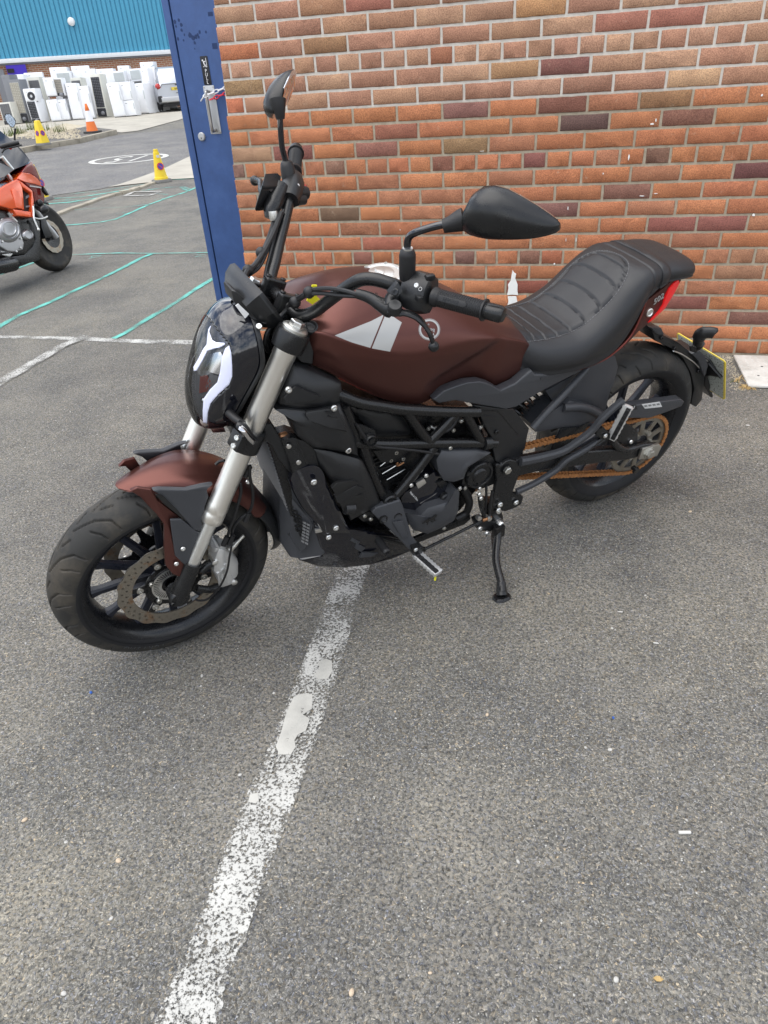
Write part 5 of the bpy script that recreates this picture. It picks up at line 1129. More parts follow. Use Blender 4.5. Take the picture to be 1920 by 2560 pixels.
# tail unit
tl = B3('c5', .118, (900, 712, .128), (960, 655, .13), (1025, 570, .128), (1068, 475, .126), (1088, 405, .122), (1190, 328, .112), (1315, 212, .095), (1303, 228, .095), (1290, 290, .100), (1255, 352, .105), (1185, 455, .112), (1115, 525, .118), (1050, 575, .122), (960, 672, .126))
tail = bp('tail_unit', MB().rings([[Vector((p.x, -p.y, p.z)) for p in tl], [Vector((p.x, -p.y * .5, p.z)) for p in tl], [Vector((p.x, p.y * .5, p.z)) for p in tl], tl]), 'brown_paint', bevel=.002)
bp('tail_light', plate_mb(B3('c5', .11, (1278, 282, .1035), (1285, 297, .1035), (1250, 364, .1085), (1198, 448, .115), (1130, 512, .1205), (1100, 532, .122), (1165, 462, .1185), (1188, 425, .1155), (1205, 375, .1125), (1225, 330, .110), (1252, 300, .106)), .012), 'tail_red', tail, bevel=.0015)
te = bk(*cr('c5', 1192, 368), .1165) - bk(*cr('c5', 1132, 412), .120); th_ = bk(*cr('c5', 1150, 370), .1185) - bk(*cr('c5', 1168, 412), .1185)
place_text('502', .024, bk(*cr('c5', 1162, 391), .1195), te, th_, M['silver_decal'], tail, .0008, shear=.2, sx=1.15)
bp('seat_lock', MB().lathe([(.0125, -.004), (.0125, .003), (.010, .004), (.008, .002), (.0003, .002)], bk(*cr('c5', 1106, 470), .123), (0, 1, .1), 22), 'bare_metal', tail)
# grey trim under tank and seat, black side cover
trim = B3('c7', .14, (862, 905, .150), (930, 850, .154), (1000, 822, .156), (1080, 797, .157), (1160, 790, .157), (1220, 805, .155), (1290, 845, .152), (1380, 803, .146), (1482, 716, .138)) + B3('c5', .13, (440, 832, .142), (580, 828, .142), (700, 800, .135), (715, 812, .130), (640, 848, .132), (480, 930, .142), (330, 1022, .152), (270, 1036, .155), (120, 1012, .157), (-30, 985, .157)) + B3('c7', .15, (900, 928, .153))
plate('side_trim', trim, 'plastic_grey', t=.03, bevel=.005, seg=3)
side = B3('D', .15, (10, 335, .150), (120, 345, .150), (330, 375, .150), (480, 380, .148), (575, 500, .146), (662, 605, .144), (640, 690, .144), (615, 830, .145), (545, 935, .148), (500, 975, .150), (430, 965, .152), (345, 1030, .155), (270, 980, .156), (245, 850, .155), (240, 730, .154), (180, 640, .152), (100, 470, .150), (60, 390, .150))
sc_ = plate('side_cover', side, 'plastic_black', t=.03, bevel=.004, seg=3)
for y_ in (455, 515, 575): plate('cover_rib', B3('D', .152, (140, y_, .1525), (280, y_ + 8, .1525), (280, y_ + 16, .1525), (150, y_ + 10, .1525)), 'plastic_black', t=.006, bevel=.0012, parent=sc_)
plate('cover_crease', B3('D', .150, (60, 392, .152), (300, 402, .152), (360, 460, .152), (545, 690, .148), (540, 694, .148), (355, 470, .152), (298, 410, .152), (62, 400, .152)), 'satin_black', t=.006, bevel=.001, parent=sc_)
bp('cover_screw', MB().bolt(bk(*cr('D', 283, 648), .1555), (0, 1, 0), .0075, .003), 'frame_black', sc_)
bp('trim_badge', MB().prism(B3('D', .139, (790, 45, .1455), (800, 18, .146), (960, -18, .142), (975, 5, .1415)), (0, -.003, 0)), 'plastic_grey', sc_, smooth=0)
# ------------------------------------------------------------------ frame, engine, bodywork below the tank
def rod(name, k, Y, pts, r, m='frame_black', parent=None, n=4, seg=14, fn=None): return (fn or bp)(name, MB().tube(spline(B3(k, Y, *pts), n), r, seg), m, parent)
fr_ = rod('frame', 'c4', .15, [(400, 235, .12), (510, 285, .140), (620, 328, .148), (760, 352, .150), (900, 372, .150), (1150, 385, .150), (1385, 388, .150)], .0155)
for pts, r in ((((560, 578), (640, 592), (820, 598), (1050, 592), (1300, 588), (1500, 590)), .0145), (((520, 350), (555, 440), (600, 565)), .0135), (((640, 600), (690, 760), (750, 900), (790, 945)), .0145), (((845, 935), (920, 850), (1010, 740), (1105, 610)), .0145), (((1250, 390), (1160, 490), (1075, 575)), .0135), (((925, 385), (990, 480), (1065, 575)), .0135), (((1300, 390), (1350, 480), (1410, 585)), .0135)):
    bp('frame_tube', MB().tube(spline(B3('c4', .150, *[(x, y, .150) for x, y in pts]), 4), r, 14), 'frame_black', fr_)
    bp('frame_tube', MB().tube(spline(mirror_y(B3('c4', .150, *[(x, y, .150) for x, y in pts])), 3), r, 8), 'frame_black', fr_)
for q, r in (((795, 940), .021), ((672, 545), .0175)):
    c = bk(*cr('c4', *q), .15); bp('frame_boss', MB().lathe([(r, -.02), (r, .022), (r * .85, .026), (r * .8, .026), (r * .75, .022), (r * .45, .022), (r * .4, .026), (.0003, .026)], c, (0, 1, 0), 26), 'satin_black', fr_)
plate('frame_gusset', B3('c4', .16, (590, 465, .158), (640, 475, .160), (720, 510, .164), (735, 570, .165), (700, 580, .165), (620, 560, .160)), 'satin_black', t=.008, bevel=.002, parent=fr_)
for q in ((1275, 440), (1400, 482)): bp('frame_bolt', MB().bolt(bk(*cr('c4', *q), .128), (0, 1, 0), .008, .006), 'bare_metal', fr_)
bp('frame_collar', MB().tube(B3('c4', .152, (1420, 592), (1462, 588)), .019, 18), 'satin_black', fr_)
puffed('airbox', B3('c4', .122, (600, 372), (740, 385), (880, 408), (925, 460), (950, 515), (925, 540), (800, 548), (720, 545), (650, 470), (610, 420)), 'plastic_black', t=.2, rise=.008)
bp('airbox_emblem', plate_mb(B3('c4', .13, (660, 425, .1315), (760, 420, .1315), (880, 445, .1315), (930, 515, .1295), (800, 522, .1315), (720, 500, .1315)), .004), 'plastic_grey', bike.children[-1], bevel=.001)
bp('battery_cover', plate_mb(B3('c4', .11, (930, 400), (1380, 400), (1440, 570), (1000, 575)), .2), 'frame_black', bevel=.004)
# engine masses
eng = bp('engine', MB().prism([(1.10, .105, .70), (1.17, .105, .60), (1.16, .105, .47), (1.06, .105, .36), (.98, .105, .27), (.70, .105, .25), (.64, .105, .33), (.64, .105, .52), (.72, .105, .60), (.90, .105, .72)], (0, -.21, 0)), 'frame_black', bevel=.008)
mb = MB()
for i in range(9):
    a, b_ = bk(*cr('c4', 700 + i * 16, 700 + i * 20), .112), bk(*cr('c4', 880 + i * 8, 640 + i * 22), .112); mb.prism([a, b_, b_ + Vector((0, 0, -.003)), a + Vector((0, 0, -.003))], (0, -.03, 0))
cf = bp('cylinder_fins', mb, 'satin_black', eng, smooth=0); cf['kind'] = 'stuff'
for a, b_ in (((752, 740), (850, 665)), ((765, 790), (905, 705)), ((795, 828), (912, 760))): bp('fin_edge', MB().tube(B3('c4', .116, a, b_), .0016, 6), 'bare_metal', eng)
bp('sensor_wire', MB().tube(spline(B3('c4', .12, (850, 655), (870, 690), (862, 735), (905, 715)), 4), .0035, 8), 'copper', eng)
bp('spark_lead', MB().tube(spline(B3('c4', .118, (870, 640), (910, 670), (905, 720)), 4), .005, 8), 'rubber_soft', eng)
puffed('clutch_cover', B3('c4', .150, (890, 945), (950, 890), (1040, 830), (1110, 775), (1180, 850), (1235, 880), (1255, 990), (1150, 1060), (1000, 1070), (920, 1060)), 'gloss_black', t=.05, rise=.012, parent=eng)
for pts, m_ in ((((985, 855), (1040, 822), (1055, 850), (1000, 890)), 'bare_metal'), (((1010, 985), (1130, 910), (1150, 960), (1020, 1040)), 'gloss_black'), (((1115, 850), (1165, 830), (1195, 855), (1150, 890)), 'satin_black')): plate('cover_step', B3('c4', .164, *pts), m_, t=.012, bevel=.003, parent=eng)
place_text('Made in China', .0085, bk(*cr('c4', 972, 935), .1665), bk(*cr('c4', 1000, 965), .166) - bk(*cr('c4', 945, 905), .166), bk(*cr('c4', 990, 920), .166) - bk(*cr('c4', 960, 945), .166), M['label_white'], eng, .0003)
bp('oil_filler', MB().lathe([(.018, -.01), (.018, .012), (.014, .016), (.0003, .016)], bk(*cr('c4', 1165, 935), .16), (0, 1, 0), 18), 'satin_black', eng)
for q in ((1048, 798), (950, 860), (1265, 880), (1395, 882)): bp('engine_bolt', MB().bolt(bk(*cr('c4', *q), .160), (0, 1, 0), .007, .006), 'bare_metal', eng)
stc = B3('c4', .18, (912, 1040, .172), (1010, 1062, .186), (1062, 1012, .190), (1190, 972, .190), (1240, 890, .186), (1266, 905, .184), (1258, 1030, .188), (1232, 1092, .188), (1150, 1140, .185), (1060, 1178, .182), (965, 1152, .178), (935, 1095, .174))
cc = puffed('engine_guard', stc, 'plastic_grey', t=.06, rise=.014, smooth_it=1, parent=eng)
ce = bk(*cr('c4', 1080, 1090), .2000); ex_ = bk(*cr('c4', 1130, 1070), .2) - bk(*cr('c4', 1030, 1115), .2)
lion = MB(); lx = ex_.normalized(); lz = Vector((0, 1, 0)).cross(lx) * -1
if lz.z < 0: lz = -lz
for pts in (((-18, 6), (-6, 9), (4, 7), (10, 12), (17, 13), (20, 8), (17, 4), (12, 3), (13, -8), (16, -10), (10, -10), (9, 0), (-4, 0), (-9, -2), (-8, -10), (-12, -11), (-12, -2), (-16, -1)), ((-18, 6), (-24, 2), (-25, 9), (-27, 8), (-26, -1), (-16, 2)), ((2, 1), (4, -6), (8, -10), (4, -11), (0, -5), (-1, 1))):
    lion.prism([ce + lx * (x * .0011) + lz * (y * .0011) for x, y in pts], (0, .0012, 0))
bp('guard_emblem', lion, 'satin_black', eng, smooth=0)
fac = B3('c4', .165, (1118, 700, .160), (1150, 642, .158), (1260, 635, .158), (1385, 632, .158), (1470, 652, .160), (1325, 742, .178), (1292, 822, .180), (1230, 842, .178), (1165, 832, .174), (1132, 775, .168))
puffed('sprocket_cover', fac, 'plastic_grey', t=.05, rise=.012, smooth_it=1, parent=eng)
plate('sprocket_housing', B3('c4', .15, (1300, 745), (1460, 655), (1505, 700), (1515, 850), (1400, 895), (1280, 870)), 'satin_black', t=.08, bevel=.006, parent=eng)
bp('round_cover', MB().lathe([(.047, -.02), (.047, .006), (.043, .012), (.037, .013), (.035, .008), (.026, .008), (.022, .014), (.019, .015), (.0003, .014)], bk(*cr('c4', 1390, 790), .152), (0, 1, 0), 40), 'satin_black', eng)
for k in range(3):
    a = radians(20 + 120 * k); bp('cover_lug', MB().box(bk(*cr('c4', 1390, 790), .162) + Vector((cos(a) * .040, 0, sin(a) * .040)), (.012, .006, .012), Matrix.Rotation(-a, 3, 'Y')), 'satin_black', eng, bevel=.002)
for r, m_, pts in ((.009, 'rubber_soft', [(640, 720, .13), (700, 800, .14), (720, 880, .14), (700, 960, .135)]), (.0045, 'rubber_soft', [(600, 470, .165), (700, 600, .168), (850, 625, .165), (1000, 640, .160), (1130, 660, .16)]), (.006, 'rubber_soft', [(1260, 420, .13), (1200, 500, .135), (1120, 520, .13), (1060, 480, .125)]), (.0035, 'bare_metal', [(1080, 480, .13), (1110, 500, .135), (1150, 480, .13)]), (.012, 'rubber_soft', [(1290, 880, .14), (1330, 960, .13), (1310, 1040, .12), (1240, 1080, .12)]), (.004, 'rubber_soft', [(1440, 860, .15), (1440, 960, .16), (1430, 1040, .16)]), (.005, 'rubber_soft', [(1480, 900, .165), (1465, 1000, .168), (1460, 1080, .165)])):
    bp('engine_hose', MB().tube(spline(B3('c4', .13, *pts), 5), r, 10), m_, eng)
for q, Y in (((1115, 490), .136), ((1065, 495), .132), ((1225, 505), .13), ((855, 650), .122), ((820, 700), .12), ((900, 690), .122), ((1300, 880), .155), ((1205, 620), .16), ((975, 1160), .17), ((1165, 1140), .17), ((650, 1060), .165), ((690, 1080), .165)): bp('engine_fastener', MB().bolt(bk(*cr('c4', *q), Y), (0, 1, 0), .0065, .005), 'zinc', eng)
plate('coil_bracket', B3('c4', .12, (1060, 470), (1120, 475), (1135, 510), (1080, 520)), 'satin_black', t=.02, bevel=.003, parent=eng)
plate('head_cover', B3('c4', .125, (700, 640), (930, 625), (960, 660), (900, 720), (760, 720)), 'satin_black', t=.04, bevel=.006, parent=eng)
plate('lower_bracket', B3('c4', .16, (615, 1075), (650, 1045), (700, 1030), (720, 1060), (690, 1095), (640, 1100)), 'satin_black', t=.012, bevel=.003, parent=eng)
# shrouds beside the radiator
sh1 = puffed('upper_shroud', B3('c4', .14, (110, 195, .110), (160, 78, .106), (200, 74, .110), (330, 122, .128), (500, 200, .142), (506, 310, .146), (480, 348, .148), (330, 360, .146), (200, 366, .138), (100, 338, .125), (88, 270, .115)), 'plastic_black', t=.05, rise=.024, smooth_it=1)
plate('shroud_relief', B3('c4', .15, (205, 222, .156), (374, 292, .168), (300, 322, .164), (140, 336, .146), (125, 300, .142)), 'plastic_black', t=.008, bevel=.0025, parent=sh1)
bp('shroud_bolt', MB().bolt(bk(*cr('c4', 158, 242), .146), (0, 1, 0), .0085, .006), 'bare_metal', sh1)
sh2 = puffed('middle_shroud', B3('c4', .15, (70, 372, .128), (190, 368, .142), (300, 374, .150), (490, 334, .156), (545, 440, .160), (600, 560, .162), (608, 672, .162), (540, 652, .162), (400, 628, .160), (320, 622, .156), (215, 545, .148), (170, 450, .140), (120, 400, .132)), 'plastic_black', t=.05, rise=.026, smooth_it=1)
plate('shroud_relief', B3('c4', .165, (275, 388, .170), (478, 360, .172), (545, 522, .178), (420, 488, .184), (300, 455, .180), (272, 415, .172)), 'plastic_black', t=.008, bevel=.003, parent=sh2)
for i in range(5): plate('louvre', B3('c4', .17, (405 + i * 10, 390 + i * 24, .180), (462 + i * 14, 396 + i * 24, .178), (463 + i * 14, 404 + i * 24, .178), (420 + i * 10, 400 + i * 24, .180)), 'plastic_black', t=.006, bevel=.001, parent=sh2)
for q, Y in (((452, 362), .172), ((545, 636), .172)): bp('shroud_bolt', MB().bolt(bk(*cr('c4', *q), Y), (0, 1, 0), .0085, .005), 'bare_metal', sh2)
sh3 = puffed('lower_shroud', B3('c4', .155, (320, 628, .150), (430, 645, .158), (600, 690, .162), (640, 706, .164), (700, 830, .166), (752, 965, .166), (745, 988, .166), (650, 1045, .164), (560, 1092, .160), (470, 930, .158), (420, 820, .155), (350, 740, .150)), 'plastic_black', t=.05, rise=.022, smooth_it=1)
for pts in (((440, 885), (475, 850), (585, 832), (606, 850), (600, 880), (470, 935)), ((492, 978), (600, 930), (640, 925), (642, 955), (590, 1010), (515, 1035))): plate('shroud_vent', B3('c4', .17, *[(x, y, .186) for x, y in pts]), 'ink_black', t=.012, bevel=.001, parent=sh3)
plate('vent_fin', B3('c4', .175, (462, 938, .186), (600, 868, .190), (650, 882, .188), (655, 900, .188), (500, 985, .188), (475, 978, .186)), 'plastic_black', t=.012, bevel=.003, parent=sh3)
bp('vent_tube', MB().tube(B3('c4', .180, (520, 1015), (580, 1010)), .016, 16), 'plastic_black', sh3)
# radiator and its side housing
rd_ = bp('radiator', MB().prism([(1.285, .12, .755), (1.31, .12, .74), (1.265, .12, .46), (1.225, .12, .46)], (0, -.24, 0)), 'frame_black', bevel=.003)
grl = MB()
for i in range(26):
    t = i / 25
    for s_ in (0,): grl.box(Vector((1.312, 0, .74)).lerp(Vector((1.268, 0, .47)), t), (.004, .225, .002))
gr_ = bp('radiator_core', grl, 'grille_grey', rd_, smooth=0); gr_['kind'] = 'stuff'
plate('radiator_edge', B3('c4', .122, (0, 472, .122), (46, 466, .124), (110, 570, .126), (172, 705, .128), (176, 790, .128), (95, 690, .126), (55, 610, .124), (5, 570, .122)), 'plastic_black', t=.02, bevel=.002, parent=rd_)
hs_ = puffed('radiator_housing', B3('c4', .14, (112, 572, .128), (190, 556, .138), (290, 588, .148), (330, 645, .152), (355, 745, .156), (285, 728, .152), (185, 800, .142), (165, 720, .134)), 'satin_black', t=.06, rise=.006, smooth_it=1)
for q, Y in (((160, 610), .142), ((224, 715), .148)): bp('rivet', MB().lathe([(.007, 0), (.006, .003), (.0003, .004)], bk(*cr('c4', *q), Y), (0, 1, 0), 12), 'bare_metal', hs_)
bp('radiator_cap', MB().tube(B3('c4', .11, (100, 545), (135, 545), (165, 548)), [.008, .012, .008], 12), 'copper', hs_)
plate('housing_seam', B3('c4', .153, (205, 562, .146), (212, 560, .146), (287, 725, .158), (280, 727, .158)), 'ink_black', t=.006, bevel=0, parent=hs_)
cv = puffed('radiator_cover', B3('c4', .16, (176, 815, .140), (205, 772, .146), (295, 738, .158), (355, 746, .164), (388, 790, .168), (402, 850, .172), (450, 945, .174), (552, 1152, .170), (540, 1172, .170), (445, 1172, .168), (420, 1202, .164), (400, 1200, .162), (368, 1150, .158), (318, 1090, .154), (240, 1000, .148), (186, 885, .142)), 'gloss_black', t=.06, rise=.014, smooth_it=2)
for q, Y in (((322, 842), .180), ((466, 1140), .176), ((418, 1200), .170)): bp('cover_bolt', MB().bolt(bk(*cr('c4', *q), Y), (0, 1, 0), .0085, .004), 'bare_metal', cv)
spl = [(.118, [(104, 802), (132, 778), (180, 872), (240, 992), (318, 1092), (392, 1235), (397, 1300), (372, 1322), (232, 1342), (172, 1332), (106, 1232), (94, 1000)])]
sp_pts = B3('c4', .13, (104, 802, .06), (134, 776, .118), (182, 872, .128), (242, 992, .138), (320, 1092, .146), (394, 1235, .150), (399, 1300, .150), (374, 1322, .148), (232, 1342, .126), (172, 1332, .112), (106, 1232, .075), (94, 1000, .062))
spo = plate('front_spoiler', sp_pts, 'plastic_grey', t=.02, bevel=.004, seg=3)
bp('spoiler_front', MB().rings([[Vector((p.x, p.y * k, p.z)) for p in (sp_pts[0], sp_pts[11], sp_pts[10], sp_pts[9])] for k in (1, .5, 0, -.5, -1)], closed=False), 'plastic_grey', spo, smooth=50)
plate('spoiler_inset', B3('c4', .14, (165, 985, .115), (185, 950, .122), (300, 1090, .143), (318, 1130, .147), (270, 1270, .140), (240, 1300, .132), (165, 1195, .112)), 'plastic_grey', t=.012, bevel=.002, parent=spo)
for i in range(3):
    for j in range(8):
        x0, y0 = 178 + i * 24 + j * 4, 995 + i * 32 + j * 23 - (8 if j > 4 else 0)
        if j == 5: continue
        if i == 2 and j > 4: continue
        Y = .122 + .0085 * i + .0012 * j
        bp('spoiler_slot', plate_mb(B3('c4', Y, *[(x0 + a, y0 + b_, Y) for a, b_ in ((0, 0), (17, 9), (17, 22), (0, 12))]), .004), 'ink_black', spo, smooth=0)
for i in range(2):
    for j in range(7):
        x0, y0 = 256 + i * 24 - j * 2, 1100 + i * 12 + j * 20; Y = .1455 + .002 * i
        bp('spoiler_slot', plate_mb(B3('c4', Y, *[(x0 + a, y0 + b_, Y) for a, b_ in ((0, 0), (18, 8), (17, 20), (-1, 11))]), .004), 'grille_grey', spo, smooth=0)
bp('spoiler_clip', plate_mb(B3('c4', .158, (330, 1152), (385, 1142), (392, 1165), (335, 1175)), .006), 'bare_metal', spo, bevel=.001)
# belly pan
bl0 = B3('c4', .15, (320, 1095, .150), (420, 1180, .158), (560, 1150, .150), (700, 1165, .150), (850, 1195, .150), (945, 1225, .150), (955, 1290, .150), (830, 1342, .140), (700, 1378, .125), (520, 1400, .105), (350, 1390, .100), (230, 1350, .110), (380, 1325, .145))
bpn = bp('belly_pan', MB().rings([[Vector((p.x, -p.y, p.z)) for p in bl0], [Vector((p.x, -p.y * .6, p.z - .02)) for p in bl0], [Vector((p.x, p.y * .6, p.z - .02)) for p in bl0], bl0]), 'gloss_black', bevel=.004)
for pts in (((560, 1225), (570, 1205), (625, 1232), (610, 1250)), ((590, 1275), (600, 1240), (660, 1270), (630, 1298)), ((620, 1335), (640, 1300), (745, 1305), (690, 1330))): plate('pan_vent', B3('c4', .152, *[(x, y, .152) for x, y in pts]), 'plastic_grey', t=.008, bevel=.002, parent=bpn)
for q in ((410, 1242), (460, 1370)): bp('pan_screw', MB().bolt(bk(*cr('c4', *q), .148 if q[1] < 1300 else .118), (0, 1, -.3), .007, .003), 'plastic_grey', bpn)
bp('exhaust_pipe', MB().tube([(.62, .02, .30), (.80, 0, .22), (1.0, 0, .21)], .03, 16), 'cast_metal')
bp('exhaust_shield', plate_mb(B3('c4', .09, (1290, 945), (1440, 900), (1450, 970), (1330, 1010)), .05), 'copper', bike.children[-1], bevel=.004)
# footrests, gear change, side stand
pb_ = plate('footrest_bracket', B3('c4', .20, (700, 1045, .180), (725, 1010, .180), (850, 970, .180), (885, 958, .180), (905, 1005, .185), (935, 1110, .195), (960, 1195, .205), (1012, 1258, .218), (978, 1310, .222), (932, 1275, .212), (900, 1240, .208), (830, 1165, .196)), 'plastic_grey', t=.022, bevel=.005, seg=3)
for q in ((775, 1085), (868, 1068)): bp('bracket_bolt', MB().lathe([(.013, -.004), (.013, .0015), (.010, .002), (.008, -.003), (.0003, -.003)], bk(*cr('c4', *q), .1885), (0, 1, 0), 18), 'frame_black', pb_)
bp('bracket_rib', plate_mb(B3('c4', .20, (835, 1105, .199), (900, 1095, .2), (935, 1200, .209), (900, 1215, .208)), .004), 'plastic_grey', pb_, bevel=.0015)
def footpeg(name, k, a, b_, Ya, Yb, w, up_v, parent=None):
    p, q = bk(*cr(k, *a), Ya), bk(*cr(k, *b_), Yb); d = (q - p).normalized(); s = d.cross(up_v).normalized(); u3 = s.cross(d).normalized(); L_ = (q - p).length
    mb = MB(); n_ = 7
    edge = [(0, -1)] + [(t, -1 - (.22 if i % 2 else 0)) for i, t in enumerate([(.5 + i) / 14 for i in range(14)])] + [(1, -.8), (1, .8)] + [(t, 1 + (.22 if i % 2 else 0)) for i, t in reversed(list(enumerate([(.5 + i) / 14 for i in range(14)])))] + [(0, 1)]
    mb.prism([p + d * L_ * t + s * w * y for t, y in edge], u3 * -.012)
    o = bp(name, mb, 'cast_metal', parent, bevel=.001)
    for i in range(6):
        c = p + d * L_ * (.14 + .15 * i); m2 = MB(); m2.prism([c + s * w * .85 - d * .004, c + s * w * .85 + d * .006, c - s * w * .12 + d * .006, c - s * w * .12 - d * .004], u3 * .006, top=.8); bp('peg_rubber', m2, 'rubber_soft', o, bevel=.001)
    bp('peg_rubber', MB().prism([p + d * L_ * t + s * w * y for t, y in ((.04, -.15), (.97, -.15), (.97, .85), (.04, .85))], u3 * .0025), 'rubber_soft', o, bevel=.001)
    return o
fp = footpeg('footrest', 'c4', (985, 1295), (1135, 1428), .225, .318, .0145, Vector((0, -.2, 1)))
bp('peg_feeler', MB().tube(B3('c4', .318, (1112, 1440, .314), (1108, 1478, .314)), .003, 8), 'tag_yellow', fp)
bp('peg_clevis', MB().box(bk(*cr('c4', 985, 1275), .222), (.03, .03, .028)), 'satin_black', fp, bevel=.004); bp('clevis_pin', MB().bolt(bk(*cr('c4', 982, 1280), .2375), (0, 1, 0), .007, .004), 'bare_metal', fp)
tp = bp('gear_pedal', MB().tube(B3('c4', .18, (1040, 1280, .17), (880, 1230, .165), (735, 1205, .165)), .008, 12), 'satin_black')
prof = [(.0095, 0), (.0125, .003)] + [(.0125 + (.0008 if i % 2 else -.0005), .006 + .0042 * i) for i in range(12)] + [(.0125, .058), (.010, .062), (.006, .062), (.005, .058), (.0003, .058)]
t0, t1 = bk(*cr('c4', 738, 1212), .170), bk(*cr('c4', 800, 1305), .232); bp('toe_rubber', MB().lathe(prof, t0, t1 - t0, 18), 'rubber_soft', tp)
bp('gear_rod', MB().tube(B3('c4', .175, (1040, 1278, .175), (1250, 1175, .170), (1430, 1085, .165)), .0048, 10), 'satin_black', tp)
for q, Y in (((1455, 1075), .168), ((1390, 1072), .172)): bp('rod_joint', MB().lathe([(.008, -.008), (.0095, 0), (.008, .008), (.0003, .008)], bk(*cr('c4', *q), Y), (0, 1, 0), 14), 'bare_metal', tp)
bp('rod_end', MB().tube(B3('c4', .168, (1415, 1090), (1470, 1070)), .0065, 10), 'copper', tp)
bp('gear_lever', MB().tube(B3('c4', .165, (1400, 945, .168), (1405, 1000, .166), (1430, 1065, .166)), [.008, .007, .007], 10), 'satin_black', tp)
for q in ((1393, 920), (1403, 945)): bp('lever_bolt', MB().bolt(bk(*cr('c4', *q), .176), (0, 1, 0), .0075, .006), 'bare_metal', tp)
bp('stand_bracket', plate_mb(B3('c4', .12, (960, 1215), (1290, 1080), (1310, 1045), (1335, 1040), (1342, 1085), (1300, 1120), (970, 1250)), .012), 'satin_black', bevel=.004)
# side stand, its foot on the ground
gf = BI @ (gd(*cr('c4', 1540, 1592)) - BO); gf2 = BI @ (gd(*cr('c4', 1540, 1560)) - BO)
s0 = bk(*cr('c4', 1533, 1115), .172); s1 = bk(*cr('c4', 1515, 1200), .190)
upb = (BI @ Vector((0, 0, 1)))
ankle = gf + upb * .022; mid = s1.lerp(ankle, .45) + Vector((.006, -.012, 0)); low = s1.lerp(ankle, .82)
stnd = bp('side_stand', MB().tube(spline([s0, s1, mid, low, ankle], 5), [.013] * 5 + [.0125] * 16, 14), 'frame_black')
bp('stand_pivot', MB().lathe([(.014, -.03), (.014, .004), (.011, .009), (.006, .009), (.005, .005), (.0003, .005)], s0, (0, 1, 0), 18), 'bare_metal', stnd)
bp('stand_yoke', MB().box(s0.lerp(s1, .55) - Vector((0, .004, 0)), (.036, .026, .05), Matrix.Rotation(radians(6), 3, 'Y')), 'frame_black', stnd, bevel=.005)
ax1 = (BI @ Vector((-.75, -.66, 0))).normalized(); ax2 = upb.cross(ax1).normalized()
mb = MB(); mb.prism([gf + ax1 * a + ax2 * b_ + upb * .001 for a, b_ in ((-.030, -.012), (-.02, -.024), (.02, -.022), (.032, -.008), (.030, .014), (.012, .026), (-.018, .024), (-.031, .008))], upb * .009, top=.8)
bp('stand_foot', mb, 'frame_black', stnd, bevel=.002); bp('stand_shoe', MB().tube([low, ankle - upb * .012], [.0145, .018], 14), 'frame_black', stnd)
sprg = MB(); a, b_ = bk(*cr('c4', 1480, 1165), .16), bk(*cr('c4', 1495, 1325), .20); N_ = 150; u1, u2, dd = frame_of(b_ - a)
sprg.tube([a.lerp(b_, i / N_) + (u1 * cos(i * 2 * pi * 17 / N_) + u2 * sin(i * 2 * pi * 17 / N_)) * .0062 for i in range(N_ + 1)], .0014, 5); bp('stand_spring', sprg, 'frame_black', stnd)
plate('stand_switch', B3('c4', .165, (1370, 1105), (1400, 1090), (1500, 1100), (1505, 1140), (1470, 1165), (1390, 1160)), 'plastic_black', t=.03, bevel=.004)
plate('stand_mount', B3('c4', .16, (1455, 990), (1530, 990), (1550, 1060), (1555, 1110), (1500, 1110), (1450, 1060)), 'frame_black', t=.05, bevel=.005)
for q, Y in (((1515, 1030), .166), ((1527, 985), .170), ((1395, 1140), .168), ((1440, 1170), .17)): bp('mount_bolt', MB().bolt(bk(*cr('c4', *q), Y), (0, 1, 0), .009, .008), 'bare_metal', bike.children[-1] if False else None)
# swingarm pivot plate and passenger hanger
pp = plate('pivot_plate', B3('D', .17, (272, 1035, .165), (300, 1015, .166), (345, 1030, .167), (395, 985, .168), (445, 968, .168), (530, 985, .169), (565, 1080, .170), (530, 1180, .172), (470, 1345, .174), (560, 1362, .175), (598, 1400, .176), (570, 1480, .176), (480, 1530, .175), (380, 1565, .174), (215, 1520, .168), (290, 1200, .166)), 'satin_black', t=.014, bevel=.004, seg=3)
bp('pivot_nut', MB().lathe([(.0165, 0), (.0165, .006), (.0003, .006)], bk(*cr('D', 400, 1078), .171), (0, 1, 0), 28), 'satin_black', pp); bp('pivot_bolt', MB().lathe([(.0125, 0), (.0125, .009), (.010, .011), (.0003, .011)], bk(*cr('D', 400, 1078), .176), (0, 1, 0), 6), 'zinc', pp, smooth=20)
for q in ((505, 1455), (320, 1480), (300, 1545)): bp('plate_bolt', MB().bolt(bk(*cr('D', *q), .177), (0, 1, 0), .0095, .005), 'bare_metal', pp)
def strap_bar(name, pts, w, t, m, parent=None):
    """flat alloy bar along points, wide face outwards"""
    P = spline(pts, 5); R = []
    for i, p in enumerate(P):
        d = (P[min(i + 1, len(P) - 1)] - P[max(0, i - 1)]).normalized(); s = d.cross(YV).normalized(); o_ = s.cross(d).normalized()
        if o_.y < 0: o_ = -o_
        ww = w if not isinstance(w, (list, tuple)) else w[0] + (w[1] - w[0]) * i / (len(P) - 1)
        R.append([p + s * a * ww + o_ * b_ * t for a, b_ in ((-1, -1), (-1, .4), (-.45, 1), (.45, 1), (1, .4), (1, -1))])
    return bp(name, MB().rings(R), m, parent, smooth=25)
hg = strap_bar('passenger_hanger', B3('c5', .19, (355, 1345, .172), (480, 1320, .176), (600, 1285, .182), (680, 1235, .187), (770, 1165, .192), (830, 1095, .196), (900, 1030, .199), (955, 985, .201)), (.014, .0115), .008, 'plastic_grey')
